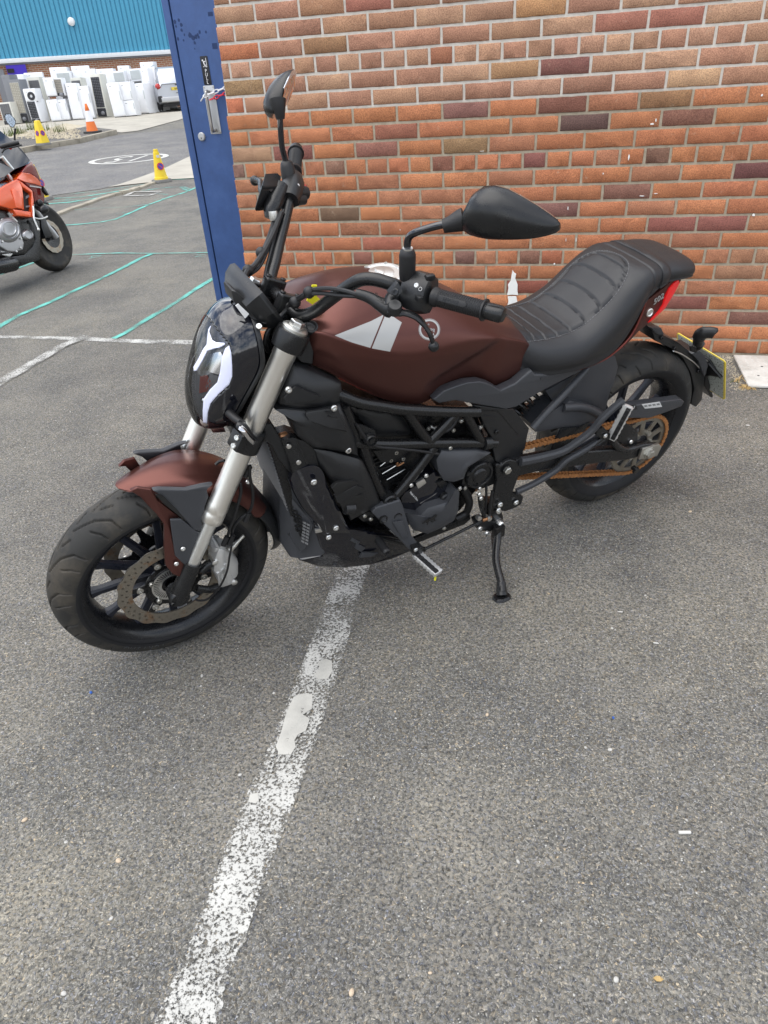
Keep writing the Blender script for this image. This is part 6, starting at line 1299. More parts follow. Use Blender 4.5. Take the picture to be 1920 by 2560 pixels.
strap_bar('hanger_stay', B3('c5', .19, (330, 1520, .176), (440, 1470, .178), (560, 1395, .181), (625, 1335, .184), (720, 1280, .188), (840, 1205, .193)), .0105, .007, 'plastic_grey', hg)
bp('helmet_hook', MB().tube(B3('c5', .19, (710, 1300, .186), (770, 1250, .19), (830, 1205, .193)), .008, 10), 'satin_black', hg)
bp('hanger_tip', plate_mb(B3('c5', .2, (800, 1160, .200), (840, 1140, .202), (880, 1180, .204), (875, 1215, .204), (830, 1215, .202), (795, 1185, .2)), .024), 'satin_black', hg, bevel=.004)
bp('hanger_pin', MB().bolt(bk(*cr('c5', 848, 1190), .206), (0, 1, 0), .008, .004), 'bare_metal', hg)
rp_ = footpeg('passenger_footrest', 'c5', (878, 1215), (982, 1020), .205, .222, .0135, Vector((.75, .55, .3)))
# rear shock, subframe, hugger, swingarm
rod('subframe_tube', 'c5', .13, [(425, 1145, .140), (500, 1060, .136), (600, 955, .130), (745, 795, .118)], .0115, 'plastic_grey')
bp('subframe_bolt', MB().lathe([(.017, 0), (.017, .003), (.009, .004), (.009, .010), (.005, .010), (.0003, .007)], bk(*cr('c5', 402, 1198), .148), (0, 1, 0), 20), 'copper', bike.children[-1])
shk = bp('shock_absorber', MB().tube([(.44, .03, .60), (.56, .03, .50)], .02, 14), 'satin_black'); sprg = MB(); a, b_ = Vector((.46, .06, .615)), Vector((.56, .06, .52)); u1, u2, dd = frame_of(b_ - a)
sprg.tube([a.lerp(b_, i / 120) + (u1 * cos(i * 2 * pi * 6 / 120) + u2 * sin(i * 2 * pi * 6 / 120)) * .032 for i in range(121)], .005, 8); bp('shock_spring', sprg, 'satin_black', shk)
puffed('inner_mudguard', B3('c5', .09, (500, 930, .10), (640, 850, .10), (730, 790, .10), (700, 870, .10), (640, 980, .10), (560, 1010, .10)), 'plastic_grey', t=.2, rise=.004, smooth_it=1)
hug = puffed('rear_hugger', B3('c5', .085, (730, 800, .092), (800, 755, .090), (905, 722, .085), (922, 790, .085), (900, 880, .088), (870, 950, .09), (850, 1045, .092), (800, 1040, .096), (700, 1000, .10), (640, 985, .10), (680, 900, .097)), 'plastic_grey', t=.18, rise=.008, smooth_it=1)
puffed('swingarm_cover', B3('c5', .12, (430, 1135, .125), (520, 1060, .125), (640, 985, .122), (760, 1015, .122), (850, 1055, .122), (790, 1105, .126), (700, 1140, .128), (600, 1142, .130), (440, 1168, .128)), 'plastic_grey', t=.08, rise=.008, smooth_it=1, parent=hug)
plate('chain_shield', B3('c5', .14, (590, 1150, .136), (700, 1138, .136), (760, 1110, .134), (720, 1180, .136), (660, 1210, .138), (590, 1275, .140), (530, 1280, .140), (560, 1220, .138)), 'satin_black', t=.01, bevel=.003, parent=hug)
bp('arch_tube', MB().tube(spline(B3('c5', .128, (600, 1025, .126), (700, 1022, .128), (780, 1045, .128), (830, 1080, .126)), 4), .014, 12), 'plastic_grey', hug)
sa = MB()
for s_ in (1, -1):
    Y = s_ * .150 if s_ > 0 else -.135
    sa.rings([[Vector((x, Y + a * .016, z + b_ * h)) for a, b_ in ((-1, -.8), (-.7, -1), (.7, -1), (1, -.8), (1, .8), (.7, 1), (-.7, 1), (-1, .8))] for x, z, h in ((.62, .425, .034), (.45, .405, .032), (.25, .36, .028), (.08, .320, .026), (-.03, .305, .024))])
sa.box((.56, 0, .42), (.09, .27, .06))
swa = bp('swingarm', sa, 'satin_black', bevel=.004)
bp('chain_adjuster', MB().prism([(.035, .168, .292), (-.052, .168, .280), (-.058, .168, .318), (-.04, .168, .335), (.035, .168, .338)], (0, .012, 0)), 'zinc', swa, bevel=.003)
bp('axle_nut', MB().lathe([(.022, 0), (.022, .003), (.0175, .004), (.0175, .014), (.012, .016), (.0003, .016)], (0, .180, .312), (0, 1, 0), 6), 'zinc', swa, smooth=20)
plate('sprocket_guard', B3('C', .158, (375, 1085, .158), (530, 1185, .158), (525, 1340, .158), (440, 1360, .158), (330, 1330, .158), (270, 1280, .158), (330, 1150, .158)), 'satin_black', t=.005, bevel=.002, parent=swa)
bp('guard_bolt', MB().bolt(bk(*cr('C', 445, 1310), .160), (0, 1, 0), .008, .005), 'bare_metal', swa)
bp('stand_bobbin', MB().lathe([(.009, 0), (.009, .012), (.013, .014), (.013, .022), (.0003, .022)], bk(*cr('C', 470, 1600), .165), (0, 1, -.2), 18), 'frame_black', swa)
bp('brake_stay', MB().tube(spline(B3('C', .17, (230, 1290, .165), (300, 1370, .165), (400, 1400, .165), (520, 1370, .165), (620, 1345, .165), (735, 1345, .165)), 4), [.012] * 12 + [.009] * 9, 12), 'satin_black', swa)
grd = plate('chain_guard', B3('C', .16, (385, 1040, .150), (420, 900, .150), (560, 880, .150), (800, 850, .150), (1030, 818, .150), (1065, 850, .150), (1030, 905, .150), (850, 975, .152), (660, 1040, .155)), 'plastic_grey', t=.030, bevel=.004, seg=3)
plate('warning_label', B3('C', .1515, (575, 880), (780, 850), (808, 908), (610, 930)), 'label_white', t=.0012, bevel=0, parent=grd); plate('warning_label', B3('C', .1515, (450, 890), (505, 885), (525, 935), (445, 950)), 'ink_black', t=.0012, bevel=0, parent=grd)
for i in range(4): plate('label_print', B3('C', .1522, (600 + i * 48, 893 - i * 7), (632 + i * 48, 888 - i * 7), (640 + i * 48, 905 - i * 7), (608 + i * 48, 911 - i * 7)), 'print_grey', t=.0012, bevel=0, parent=grd)
place_text('5', .014, bk(*cr('C', 485, 915), .153), (-1, 0, -.1), (0, 0, 1), M['label_white'], grd, .0003)
# rear sprocket and rusty chain
rs_ = MB(); C0 = Vector((0, .128, .312)); N_ = 46
def RP(r, a, y): return Vector((cos(a) * r, y, .312 + sin(a) * r))
outl = []
for k in range(N_ * 2): a = 2 * pi * k / (N_ * 2); outl.append((.118 if k % 2 else .111, a))
hs2 = [(.096, a) for _, a in outl]; hs1 = [(.060, a) for _, a in outl]; hs0 = [(.038, a) for _, a in outl]
for y in (.131, .126): rs_.rings([[RP(r, a, y) for r, a in outl], [RP(r, a, y) for r, a in hs2]], True, False, False); rs_.rings([[RP(r, a, y) for r, a in hs1], [RP(r, a, y) for r, a in hs0]], True, False, False)
rs_.rings([[RP(r, a, .131) for r, a in outl], [RP(r, a, .126) for r, a in outl]], True, False, False); rs_.rings([[RP(.096, a, .131) for r, a in outl], [RP(.096, a, .126) for r, a in outl]], True, False, False); rs_.rings([[RP(.060, a, .131) for r, a in outl], [RP(.060, a, .126) for r, a in outl]], True, False, False)
for k in range(10):
    a = 2 * pi * k / 10 + .2; rs_.prism([RP(.058, a - .17, .131), RP(.098, a - .10, .131), RP(.098, a + .10, .131), RP(.058, a + .17, .131)], (0, -.005, 0))
spk = bp('rear_sprocket', rs_, 'sprocket_metal', smooth=20)
for k in range(6): a = 2 * pi * k / 6; bp('sprocket_nut', MB().lathe([(.0085, 0), (.0085, .010), (.0003, .010)], RP(.050, a, .131), (0, 1, 0), 6), 'zinc', spk, smooth=20)
F0 = Vector((.70, .128, .44)); r1, r2 = .1165, .036; dv = F0 - C0; D_ = math.hypot(dv.x, dv.z); be = math.atan2(dv.z, dv.x); al = math.acos((r1 - r2) / D_)
pathc = []
a1, a2 = be + al, be - al
n_ = 40
for i in range(n_ + 1): a = a1 + (2 * pi - 2 * al) * i / n_; pathc.append(C0 + Vector((cos(a), 0, sin(a))) * r1)
for i in range(13): a = a2 + (2 * al) * i / 12; pathc.append(F0 + Vector((cos(a), 0, sin(a))) * r2)
pathc.append(pathc[0]); SL_ = [0]
for p, q in zip(pathc, pathc[1:]): SL_.append(SL_[-1] + (q - p).length)
tot = SL_[-1]; NL = int(tot / .0159 / 2) * 2; chn = MB()
def at(s):
    s %= tot; i = max(k for k in range(len(SL_)) if SL_[k] <= s); i = min(i, len(pathc) - 2); return pathc[i].lerp(pathc[i + 1], (s - SL_[i]) / (SL_[i + 1] - SL_[i]))
for k in range(NL):
    p, q = at(tot * k / NL), at(tot * (k + 1) / NL); d = (q - p).normalized(); s = d.cross(YV); L_ = (q - p).length; off = .0085 if k % 2 else .0065
    for sg in (1, -1):
        y = YV * off * sg; o_ = [(-.0065, -.0062), (0, -.0075), (L_ * .5, -.0036), (L_, -.0072), (L_ + .0065, -.0062), (L_ + .0075, 0), (L_ + .0065, .0062), (L_, .0072), (L_ * .5, .0036), (0, .0075), (-.0065, .0062), (-.0075, 0)]
        chn.prism([p + d * a + s * b_ + y for a, b_ in o_], YV * .0018 * sg)
    chn.lathe([(.0048, -.0075), (.0048, .0075)], p, YV, 8); chn.lathe([(.0026, -.0105), (.0026, .0105)], p, YV, 6)
co = bp('drive_chain', chn, 'chain_rust', smooth=0); co['kind'] = 'stuff'
bp('front_sprocket', MB().lathe([(.033, .124), (.033, .132), (.0003, .132)], (.70, 0, .44), (0, 1, 0), 30), 'sprocket_metal')
# tail tidy, number plate, rear indicators
arm_o = B3('C', .05, (680, 0, .05), (800, 5, .05), (830, 85, .05), (1000, 165, .05), (1100, 245, .05), (1150, 295, .05), (1250, 270, .05), (1300, 330, .05), (1340, 430, .05), (1300, 560, .05), (1285, 700, .05), (1270, 830, .05), (1200, 915, .05), (1140, 880, .05), (1180, 700, .05), (1140, 520, .05), (1050, 350, .05), (920, 240, .05), (730, 150, .05))
tt = bp('tail_tidy', MB().rings([[Vector((p.x, -.045, p.z)) for p in arm_o], [Vector((p.x, .05, p.z)) for p in arm_o]]), 'plastic_black', bevel=.005)
wd = B3('C', .075, (1150, 300, .066), (1245, 258, .070), (1300, 320, .075), (1340, 430, .075), (1300, 570, .072), (1270, 500, .068), (1230, 380, .066))
plate('tidy_cap', wd, 'plastic_grey', t=.02, bevel=.003, parent=tt); plate('tidy_fin', B3('C', .05, (680, 0, .058), (800, 0, .058), (835, 75, .058), (780, 80, .058), (735, 60, .056)), 'plastic_grey', t=.02, bevel=.003, parent=tt)
PT, PB_ = Vector((-.318, 0, .551)), Vector((-.402, 0, .374)); pu = (PT - PB_).normalized(); pn = Vector((-pu.z, 0, pu.x)) * -1
pn = Vector((-pu.z, 0, pu.x)); pn = pn if pn.x < 0 else -pn
cen_ = (PT + PB_) / 2; hh_ = (PT - PB_).length / 2
def pl(y, v, o_=0.0): return cen_ + YV * y + pu * v + pn * o_
rr_ = lambda w, h, r, o_: [pl(sx * (w - r) + r * cos(radians(a0 + 30 * i)), sy * (h - r) + r * sin(radians(a0 + 30 * i)), o_) for sx, sy, a0 in ((1, 1, 0), (-1, 1, 90), (-1, -1, 180), (1, -1, 270)) for i in range(4)]
npb = bp('number_plate', MB().prism(rr_(.114, hh_, .010, 0), pn * .0035), 'plate_yellow', bevel=.0006)
bp('plate_back', MB().prism(rr_(.107, hh_ - .005, .006, -.0012), pn * .0012), 'plate_back', npb, smooth=0)
bp('plate_bracket', MB().prism([pl(-.05, .075, -.004), pl(.05, .075, -.004), pl(.10, .02, -.004), pl(.045, -.01, -.004), pl(.02, -.075, -.004), pl(-.02, -.075, -.004), pl(-.045, -.01, -.004), pl(-.10, .02, -.004)], -pn * .006), 'plastic_black', npb, bevel=.002)
bp('plate_strut', MB().tube([pl(.05, .06, -.012), pl(.103, .018, -.006)], .006, 8), 'plastic_black', npb)
bp('plate_stay', MB().prism(B3('C', .05, (1300, 560, .04), (1330, 540, .05), (1400, 790, .045), (1375, 805, .045), (1290, 660, .035)), (0, -.08, 0)), 'plastic_black', npb, bevel=.003)
bp('plate_stay', MB().prism([pl(.04, .055, -.004), pl(.04, -.02, -.004), pl(.04, .02, -.085)], (0, -.08, 0)), 'plastic_black', npb, bevel=.003)
bp('plate_lamp', MB().box(pl(.03, .055, -.012), (.02, .03, .012)), 'bare_metal', npb, bevel=.002)
ri = bp('indicator', MB().tube(B3('C', .08, (1180, 240, .075), (1240, 205, .09), (1260, 180, .10)), [.013, .012, .011], 12), 'rubber_soft')
ib0 = B3('C', .11, (1165, 150, .095), (1215, 20, .105), (1260, 8, .112), (1380, 5, .135), (1425, 60, .148), (1400, 90, .146), (1325, 120, .13), (1310, 190, .112), (1265, 215, .1), (1180, 180, .095))
bp('indicator_body', MB().tube(spline(B3('C', .11, (1215, 195, .100), (1225, 130, .106), (1250, 75, .112), (1300, 55, .122), (1370, 52, .135), (1412, 62, .143), (1424, 70, .146)), 4), [.012] + [.0165] * 4 + [.0205] * 8 + [.0185] * 8 + [.016, .013, .009, .003], 14, flat=.72), 'plastic_black', ri, smooth=60)
for i in range(3): bp('stalk_rib', MB().tube(B3('C', .085, (1140 + i * 22, 195 + i * 8), (1150 + i * 22, 255 + i * 8)), .006, 8), 'rubber_soft', ri)
for q in ((1225, 495), (950, 238), (800, 115)): bp('tidy_bolt', MB().bolt(bk(*cr('C', *q), .053), (0, 1, 0), .007, .004), 'frame_black', tt)
bp('tidy_cable', MB().tube(spline(B3('C', .056, (940, 265), (1020, 295), (1110, 350), (1180, 400), (1240, 460)), 4), .0024, 8), 'bare_metal', tt)
# ------------------------------------------------------------------ far building
FD_ = Vector((-.547, .837, 0)).normalized(); FT_ = Vector((FD_.y, -FD_.x, 0))       # away from the camera, along the facade to the right
def facade(px, py, s):                                 # point on the upright plane s metres in front of the facade
    return on_plane(px, py, Vector((CAM.x, CAM.y, 0)) + FD_ * (41 - s), FD_)
fo = Vector((CAM.x, CAM.y, 0)) + FD_ * 41; fo.z = gz(fo.x, fo.y)
far_b = empty('warehouse', fo, math.atan2(FT_.y, FT_.x)); tag(far_b, 'large warehouse with turquoise ribbed cladding over a brick base', 'building')
TZ = facade(200, 147, 0).z - fo.z                       # height of the white trim
HW = 16
m_ = MB(); m_.box((0, .25, TZ / 2 - .3), (HW * 2, .5, TZ + .6)); ob('brick_base', m_, M['far_brickwork'], far_b, smooth=0)
ob('trim', MB().box((0, -.04, TZ + .07), (HW * 2, .30, .17)), M['trim_white'], far_b, bevel=.01)
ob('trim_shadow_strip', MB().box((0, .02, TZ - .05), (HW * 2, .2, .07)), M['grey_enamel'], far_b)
for k in range(32):
    mb = MB(); row = []; x0 = -HW + k
    for i in range(5):
        a = x0 + i * .2; row += [(a, 0), (a + .145, 0), (a + .158, .045), (a + .187, .045)]
    row.append((x0 + 1.0, 0)); lo_ = [Vector((x, -.02 + y, TZ + .155)) for x, y in row]
    mb.rings([lo_, [v + Vector((0, 0, 6)) for v in lo_]], closed=False); ob('cladding_sheet', mb, M['cladding_blue'], far_b, smooth=0)
R2 = Matrix.Rotation(-math.atan2(FT_.y, FT_.x), 3, 'Z')
def floc(px, py, s=0): return R2 @ (facade(px, py, s) - fo)
q = floc(178, 54, .1); ob('alarm_box', MB().ball(q, (.16, .10, .17), 14, 10), M['trim_white'], far_b)
a, b_ = floc(16, 172, .1), floc(69, 184, .1); sg_ = ob('shop_sign', MB().box((a + b_) / 2, (b_.x - a.x, .06, abs(a.z - b_.z) + .25)), M['shop_blue'], far_b)
ob('sign_panel', MB().box(floc(27, 177, .14), (.28, .04, .16)), M['ink_black'], sg_)
a, b_ = floc(-20, 165, .06), floc(14, 195, .06); ob('shutter', MB().box(((a.x + b_.x) / 2, -.03, TZ * .42), (b_.x - a.x, .08, TZ * .95)), M['grey_enamel'], far_b)

# ------------------------------------------------------------------ scrap fridges and appliances
def appliance(xl, xr, yt, s, kind, yaw, label, z0=0.0, dep=.56, h=None):
    a, b_ = facade(xl, yt, s), facade(xr, yt, s); w = (b_ - a).length / max(.8, cos(radians(yaw))); c = (a + b_) / 2; g0 = gz(c.x, c.y) + .016
    H = max(.3, c.z - g0 - z0) if h is None else h
    w = max(.34, min(.75, w))
    rz = math.atan2(FT_.y, FT_.x) + radians(yaw + 7 * sin(xl * 1.7))
    e = empty('fridge', (c.x, c.y, g0 + z0), rz); e.rotation_euler = (radians(-.9 + 1.1 * sin(xr)), radians(1.3 * sin(xl * 2.3)), rz); tag(e, label, 'fridge', 'scrap fridges and appliances heaped before the warehouse')
    body = {'cream': 'cream_enamel', 'grey': 'grey_enamel', 'back_black': 'cream_enamel', 'back_beige': 'grey_enamel', 'back_grey': 'cream_enamel'}.get(kind, 'white_enamel')
    mb = MB(); back = kind.startswith('back')
    ob('cabinet', MB().box((0, dep / 2 + .03, H / 2 + .012), (w, dep, H - .024)), M[body], e, bevel=.012)
    if back:
        gm = {'back_black': 'grille_dark', 'back_beige': 'grille_beige', 'back_grey': 'grille_grey', 'back_dark': 'grille_dark', 'back_brown': 'grille_beige', 'back_pale': 'grille_grey'}[kind]
        z1 = H * .24 if H > 1 else H * .2; z2 = H * .93; 
        if kind == 'back_pale': ob('back_panel', MB().box((0, .024, H * .86), (w * .86, .02, H * .2)), M['pale_panel'], e); z2 = H * .72
        ob('back_recess', MB().box((0, .024, (z1 + z2) / 2), (w * .8, .02, z2 - z1)), M['grey_enamel' if kind != 'back_beige' else 'cream_enamel'], e)
        gr = MB(); n_ = max(4, int((z2 - z1) / .055))
        for i in range(n_): gr.box((0, .004, z1 + (z2 - z1) * (i + .5) / n_), (w * .78, .016, .026 if kind != 'back_beige' else .034))
        for i in range(5): gr.box((-w * .34 + w * .17 * i, -.006, (z1 + z2) / 2), (.012, .01, z2 - z1))
        o = ob('condenser_grille', gr, M[gm], e, smooth=0); o['kind'] = 'stuff'
        ob('compressor_bay', MB().box((0, .022, z1 * .5), (w * .86, .03, z1 * .8)), M['grille_dark'], e); ob('compressor', MB().ball((w * .12, .0, z1 * .42), (.09, .07, .08), 12, 8), M['grey_enamel'], e)
    else:
        dz = [(.03, H * .47), (H * .48, H - .02)] if kind == 'two_door' else [(.05, H - .015)]
        for z1, z2 in dz:
            ob('appliance_door', MB().box((0, .005, (z1 + z2) / 2), (w - .006, .05, z2 - z1 - .012)), M[body], e, bevel=.010)
            ob('badge', MB().box((-w * .22, -.0215, z2 - .10), (.07, .004, .015)), M['grille_grey'], e)
            if z2 - z1 > .5: ob('handle', MB().box((w * .5 - .035, -.034, z1 + (z2 - z1) * (.30 if z1 > .3 else .62)), (.022, .028, min(.32, (z2 - z1) * .4))), M['pale_panel'], e, bevel=.005)
        if kind == 'washer': ob('drum_window', MB().lathe([(.06, 0), (.15, 0), (.15, .03), (.06, .03)], (w * .1, -.02, H * .45), (0, -1, 0), 24, closed=True), M['grille_dark'], e)
        ob('plinth', MB().box((0, .05, .02), (w - .03, .03, .04)), M['grille_dark'], e)
    return e
AP = [(-9, 24, 256, 4.7, 'back_grey', -30, 'low white appliance at the left end of the fridge row'), (0, 22, 187, 4.0, 'grey', -25, 'dark grey tall fridge at the left end of the row'), (14, 44, 199, 4.5, 'back_beige', -20, 'tall grey fridge turned round, long beige back grille'), (62, 89, 250.5, 5.1, 'back_dark', -28, 'small fridge showing its dark back under a white box'),
      (64, 95, 193, 3.7, 'back_grey', -20, 'cream fridge back with grille behind the stacked small fridge'), (114, 142, 248.7, 5.2, 'plain', -14, 'left of two low white cabinets under an upended fridge'), (141, 163, 247.5, 5.2, 'plain', -14, 'right of two low white cabinets, door edged in grey'), (159, 188, 208, 5.2, 'plain', -12, 'plain white tall fridge left of the one by the orange cone'),
      (190, 219, 215, 5.2, 'plain', -12, 'plain white tall fridge just behind the orange and white cone'), (219, 243, 185, 4.8, 'back_black', -34, 'tall cream fridge turned round, black wire back grille'), (172, 199, 194, 4.0, 'back_grey', -20, 'white fridge back with small grille behind two plain tall fridges'), (267, 296, 207, 5.7, 'plain', -22, 'white single door fridge in front of the row, left of the fridge freezer'),
      (297, 324, 205, 5.7, 'two_door', -26, 'white two door fridge freezer standing foremost in the row'), (335, 357, 208, 4.7, 'plain', -30, 'narrow white fridge behind the two door fridge freezer'), (281, 310, 177, 3.4, 'back_pale', -16, 'pale backed fridge showing over the single door fridge'), (322, 350, 171, 3.2, 'back_pale', -16, 'pale backed fridge with labels and wide grille left of the tallest'),
      (350, 366, 170, 4.2, 'plain', -30, 'tall white fridge left of the black gap'), (367, 380, 168, 4.0, 'plain', -30, 'tall white fridge right of the black gap'), (348, 379, 155, 2.4, 'plain', -26, 'tallest white fridge at the right end with grey side'), (387, 401, 224, 3.0, 'plain', -20, 'low white appliance beside the silver car'), (397, 424, 168, 2.0, 'plain', -10, 'white fridge standing behind the silver car'),
      (290, 319, 164, 2.0, 'plain', -12, 'white cabinet with grey top at the back, third from right'), (118, 162, 168, 2.2, 'plain', -10, 'white cabinet at the back against the bricks, left of centre'), (175, 220, 164.5, 2.4, 'plain', -8, 'white cabinet with blue sticker at the back, centre'), (56, 106, 181, 2.6, 'plain', -8, 'white cabinet at the back beneath the blue sign'), (135, 172, 178, 2.8, 'back_pale', -8, 'pale panelled fridge at the back, second rank centre'), (200, 235, 172, 2.6, 'plain', -8, 'white cabinet at the back behind the black grille'), (236, 280, 172, 2.8, 'plain', -8, 'white cabinet at the back right of the black grille'), (25, 55, 186, 3.0, 'plain', -10, 'white cabinet at the back left behind the beige grille')]
for t in AP: appliance(*t)
appliance(56, 85, 221.5, 5.1, 'washer', -28, 'white box appliance stacked on the dark backed small fridge', z0=.74, dep=.5)
appliance(105, 131, 193.7, 5.2, 'plain', -14, 'white fridge upended on two low cabinets', z0=.88, dep=.4)
appliance(132, 148, 195, 5.2, 'back_brown', -14, 'narrow brown grille fridge back stacked on the low cabinets', z0=.88, dep=.4)

# ------------------------------------------------------------------ silver car by the fridges
cg = gd(402, 283); cz_ = gz(cg.x, cg.y) + .016
car = empty('car', (cg.x, cg.y, cz_), math.atan2(FT_.y, FT_.x) + radians(6)); tag(car, 'silver estate car parked by the fridges, seen from behind', 'car')
def csec(y, pts): return [Vector((x, y, z)) for x, z in pts]
half = lambda w, zs_: zs_
CW = .92; cx0 = .90
def carsec(y, hw, zb, belt, roof, rw): return [Vector((cx0 + sx * a, y, z)) for sx, seq in ((-1, [(hw * .86, zb), (hw * .97, zb + .12), (hw, zb + .35), (hw * .985, belt), (rw * 1.02, belt + .1), (rw, roof - .12), (rw * .86, roof)]), (1, [(rw * .86, roof), (rw, roof - .12), (rw * 1.02, belt + .1), (hw * .985, belt), (hw, zb + .35), (hw * .97, zb + .12), (hw * .86, zb)])) for a, z in seq]
ob('body', MB().rings([carsec(.02, CW * .93, .42, .98, 1.02, .70), carsec(-.06, CW * .96, .38, .98, 1.06, .74), carsec(.10, CW, .34, 1.0, 1.46, .68), carsec(.35, CW, .30, 1.02, 1.66, .70), carsec(1.2, CW, .28, 1.02, 1.70, .70), carsec(2.4, CW, .28, 1.0, 1.66, .68), carsec(3.1, CW, .28, .98, 1.1, .6), carsec(4.3, CW * .85, .3, .8, .82, .5)]), M['car_silver'], car, smooth=40)
ob('rear_window', MB().prism([(cx0 - .62, .075, 1.06), (cx0 + .62, .075, 1.06), (cx0 + .57, .20, 1.42), (cx0 - .57, .20, 1.42)], (0, -.035, .01)), M['car_glass'], car, bevel=.01); ob('window_backing', MB().prism([(cx0 - .60, .085, 1.06), (cx0 + .60, .085, 1.06), (cx0 + .55, .21, 1.42), (cx0 - .55, .21, 1.42)], (0, -.012, .002)), M['car_dark'], car)
for s_ in (-1, 1): ob('tail_lamp', MB().ball((cx0 + s_ * .80, .0, .98), (.12, .08, .11), 12, 8), M['lamp_red'], car); ob('reflector', MB().box((cx0 + s_ * .78, -.075, .55), (.16, .03, .06)), M['lamp_red'], car); ob('exhaust', MB().lathe([(.045, 0), (.055, 0), (.055, .12), (.045, .12)], (cx0 + s_ * .52, -.1, .42), (0, 1, 0), 18, closed=True), M['bare_metal'], car)
ob('bumper', MB().box((cx0, -.03, .47), (CW * 1.7, .16, .20)), M['steel_plate'], car, bevel=.04, seg=3); ob('bumper_corner', MB().box((cx0 - .80, -.02, .50), (.18, .17, .24)), M['car_dark'], car, bevel=.05, seg=3)
pl_ = ob('car_number_plate', MB().box((cx0, -.075, .86), (.52, .012, .115)), M['plate_yellow'], car, bevel=.004); place_text('BJ60 YLV', .085, (cx0, -.083, .86), (1, 0, 0), (0, 0, 1), M['ink_black'], pl_, .001, sx=.85)
ob('boot_badge', MB().ball((cx0, -.075, 1.0), (.06, .01, .025), 12, 6), M['ink_black'], car); ob('boot_handle', MB().box((cx0, -.065, .70), (.16, .02, .02)), M['ink_black'], car)
for x in (cx0 - .78, cx0 + .78):
    for y in (.75, 3.3): ob('wheel', MB().lathe([(.20, -.11), (.31, -.11), (.335, -.07), (.335, .07), (.31, .11), (.20, .11), (.18, .06), (.0003, .05)], (x, y, .335), (1 if x > cx0 else -1, 0, 0), 26), M['car_dark'], car)
ob('roof_rail', MB().tube([(cx0 - .62, .5, 1.71), (cx0 - .64, 1.2, 1.76), (cx0 - .62, 2.2, 1.71)], .02, 8), M['bare_metal'], car)
ob('underbody', MB().box((cx0, 1.6, .3), (1.4, 3.0, .18)), M['car_dark'], car)

# ------------------------------------------------------------------ cones
def roundel(c, n, up_, r, parent):
    n = n.normalized(); s = up_.cross(n).normalized(); t = n.cross(s)
    def disc(r1, o_, m, nm): return ob(nm, MB().prism([c + n * o_ + (s * cos(2 * pi * i / 24) + t * sin(2 * pi * i / 24)) * r1 for i in range(24)], n * .0012), M[m], parent, smooth=0)
    disc(r, .001, 'sign_red', 'sign_ring'); disc(r * .74, .0025, 'sign_blue', 'sign_field')
    d1 = (s - t).normalized(); d2 = (s + t).normalized(); ob('sign_bar', MB().prism([c + n * .004 + d1 * a * r * .80 + d2 * b_ * r * .10 for a, b_ in ((-1, -1), (1, -1), (1, 1), (-1, 1))], n * .001), M['sign_red'], parent, smooth=0)
def waiting_cone(p, h, label, rot, sides, dz=0.0):
    e = empty('no_waiting_cone', (p.x, p.y, gz(p.x, p.y) + dz), rot); tag(e, label, 'cone', 'yellow no waiting cones')
    k = h / .5; ob('base', MB().prism([(.155 * k * sx, .155 * k * sy, 0) for sx, sy in ((-.6, -1), (.6, -1), (1, -.6), (1, .6), (.6, 1), (-.6, 1), (-1, .6), (-1, -.6))], (0, 0, .045 * k), top=.92), M['cone_grey'], e, bevel=.006)
    prof = [(.118 * k, .045 * k), (.116 * k, .075 * k), (.105 * k, .08 * k), (.050 * k, .44 * k), (.050 * k, .455 * k), (.040 * k, .46 * k), (.038 * k, .50 * k), (.0003, .502 * k)]
    if sides == 4: prof = [(.150 * k, .045 * k), (.147 * k, .07 * k), (.068 * k, .49 * k), (.05 * k, .50 * k), (.0003, .50 * k)]
    R = [[Vector((r * cos(2 * pi * (i + .5) / sides), r * sin(2 * pi * (i + .5) / sides), z)) for i in range(sides)] for r, z in prof]
    body = ob('cone_body', MB().rings(R), M['cone_yellow'], e, smooth=30, bevel=.004 if sides == 4 else 0)
    for i in range(sides if sides == 4 else 2):
        a = (2 * pi * i / 4) if sides == 4 else (i * pi)
        rr = .0795 * k if sides != 4 else .077 * k; zc = .245 * k; rr = (.118 + (.05 - .118) * .51) * k * (1.0 if sides != 4 else .985)
        n = Vector((cos(a), sin(a), .16)); roundel(Vector((cos(a) * rr * 1.0, sin(a) * rr * 1.0, zc)), n, Vector((0, 0, 1)), .058 * k, body)
    return e, k
p = gd(*cr('L', 1292, 366)); toc = math.atan2(CAM.y - p.y, CAM.x - p.x)
c3_, k_ = waiting_cone(p, .50, 'yellow no waiting cone with round sign standing by the blue door', toc + radians(18), 20)
ob('sticker', MB().box((.058, .0, .395), (.004, .05, .04), Matrix.Rotation(radians(-8), 3, 'Y')), M['label_white'], c3_)
p = gd(*cr('L', 348, 72), .12); waiting_cone(p, .56, 'yellow four sided no waiting cone on the far pavement', math.atan2(CAM.y - p.y, CAM.x - p.x) + radians(38), 4, .12)
p = gd(*cr('L', 335, 512)); waiting_cone(p, .50, 'yellow no waiting cone half hidden behind the orange motorcycle', 0, 20)
p = gd(*cr('F2', 205, 1290), .12); e = empty('traffic_cone', (p.x, p.y, gz(p.x, p.y) + .12)); tag(e, 'orange traffic cone with a white sleeve on the kerb', 'cone')
ob('base', MB().prism([(.22 * sx, .22 * sy, 0) for sx, sy in ((-.7, -1), (.7, -1), (1, -.7), (1, .7), (.7, 1), (-.7, 1), (-1, .7), (-1, -.7))], (0, 0, .05)), M['stone_dark'], e, bevel=.008)
def con(z): return .165 + (.032 - .165) * (z - .05) / .70
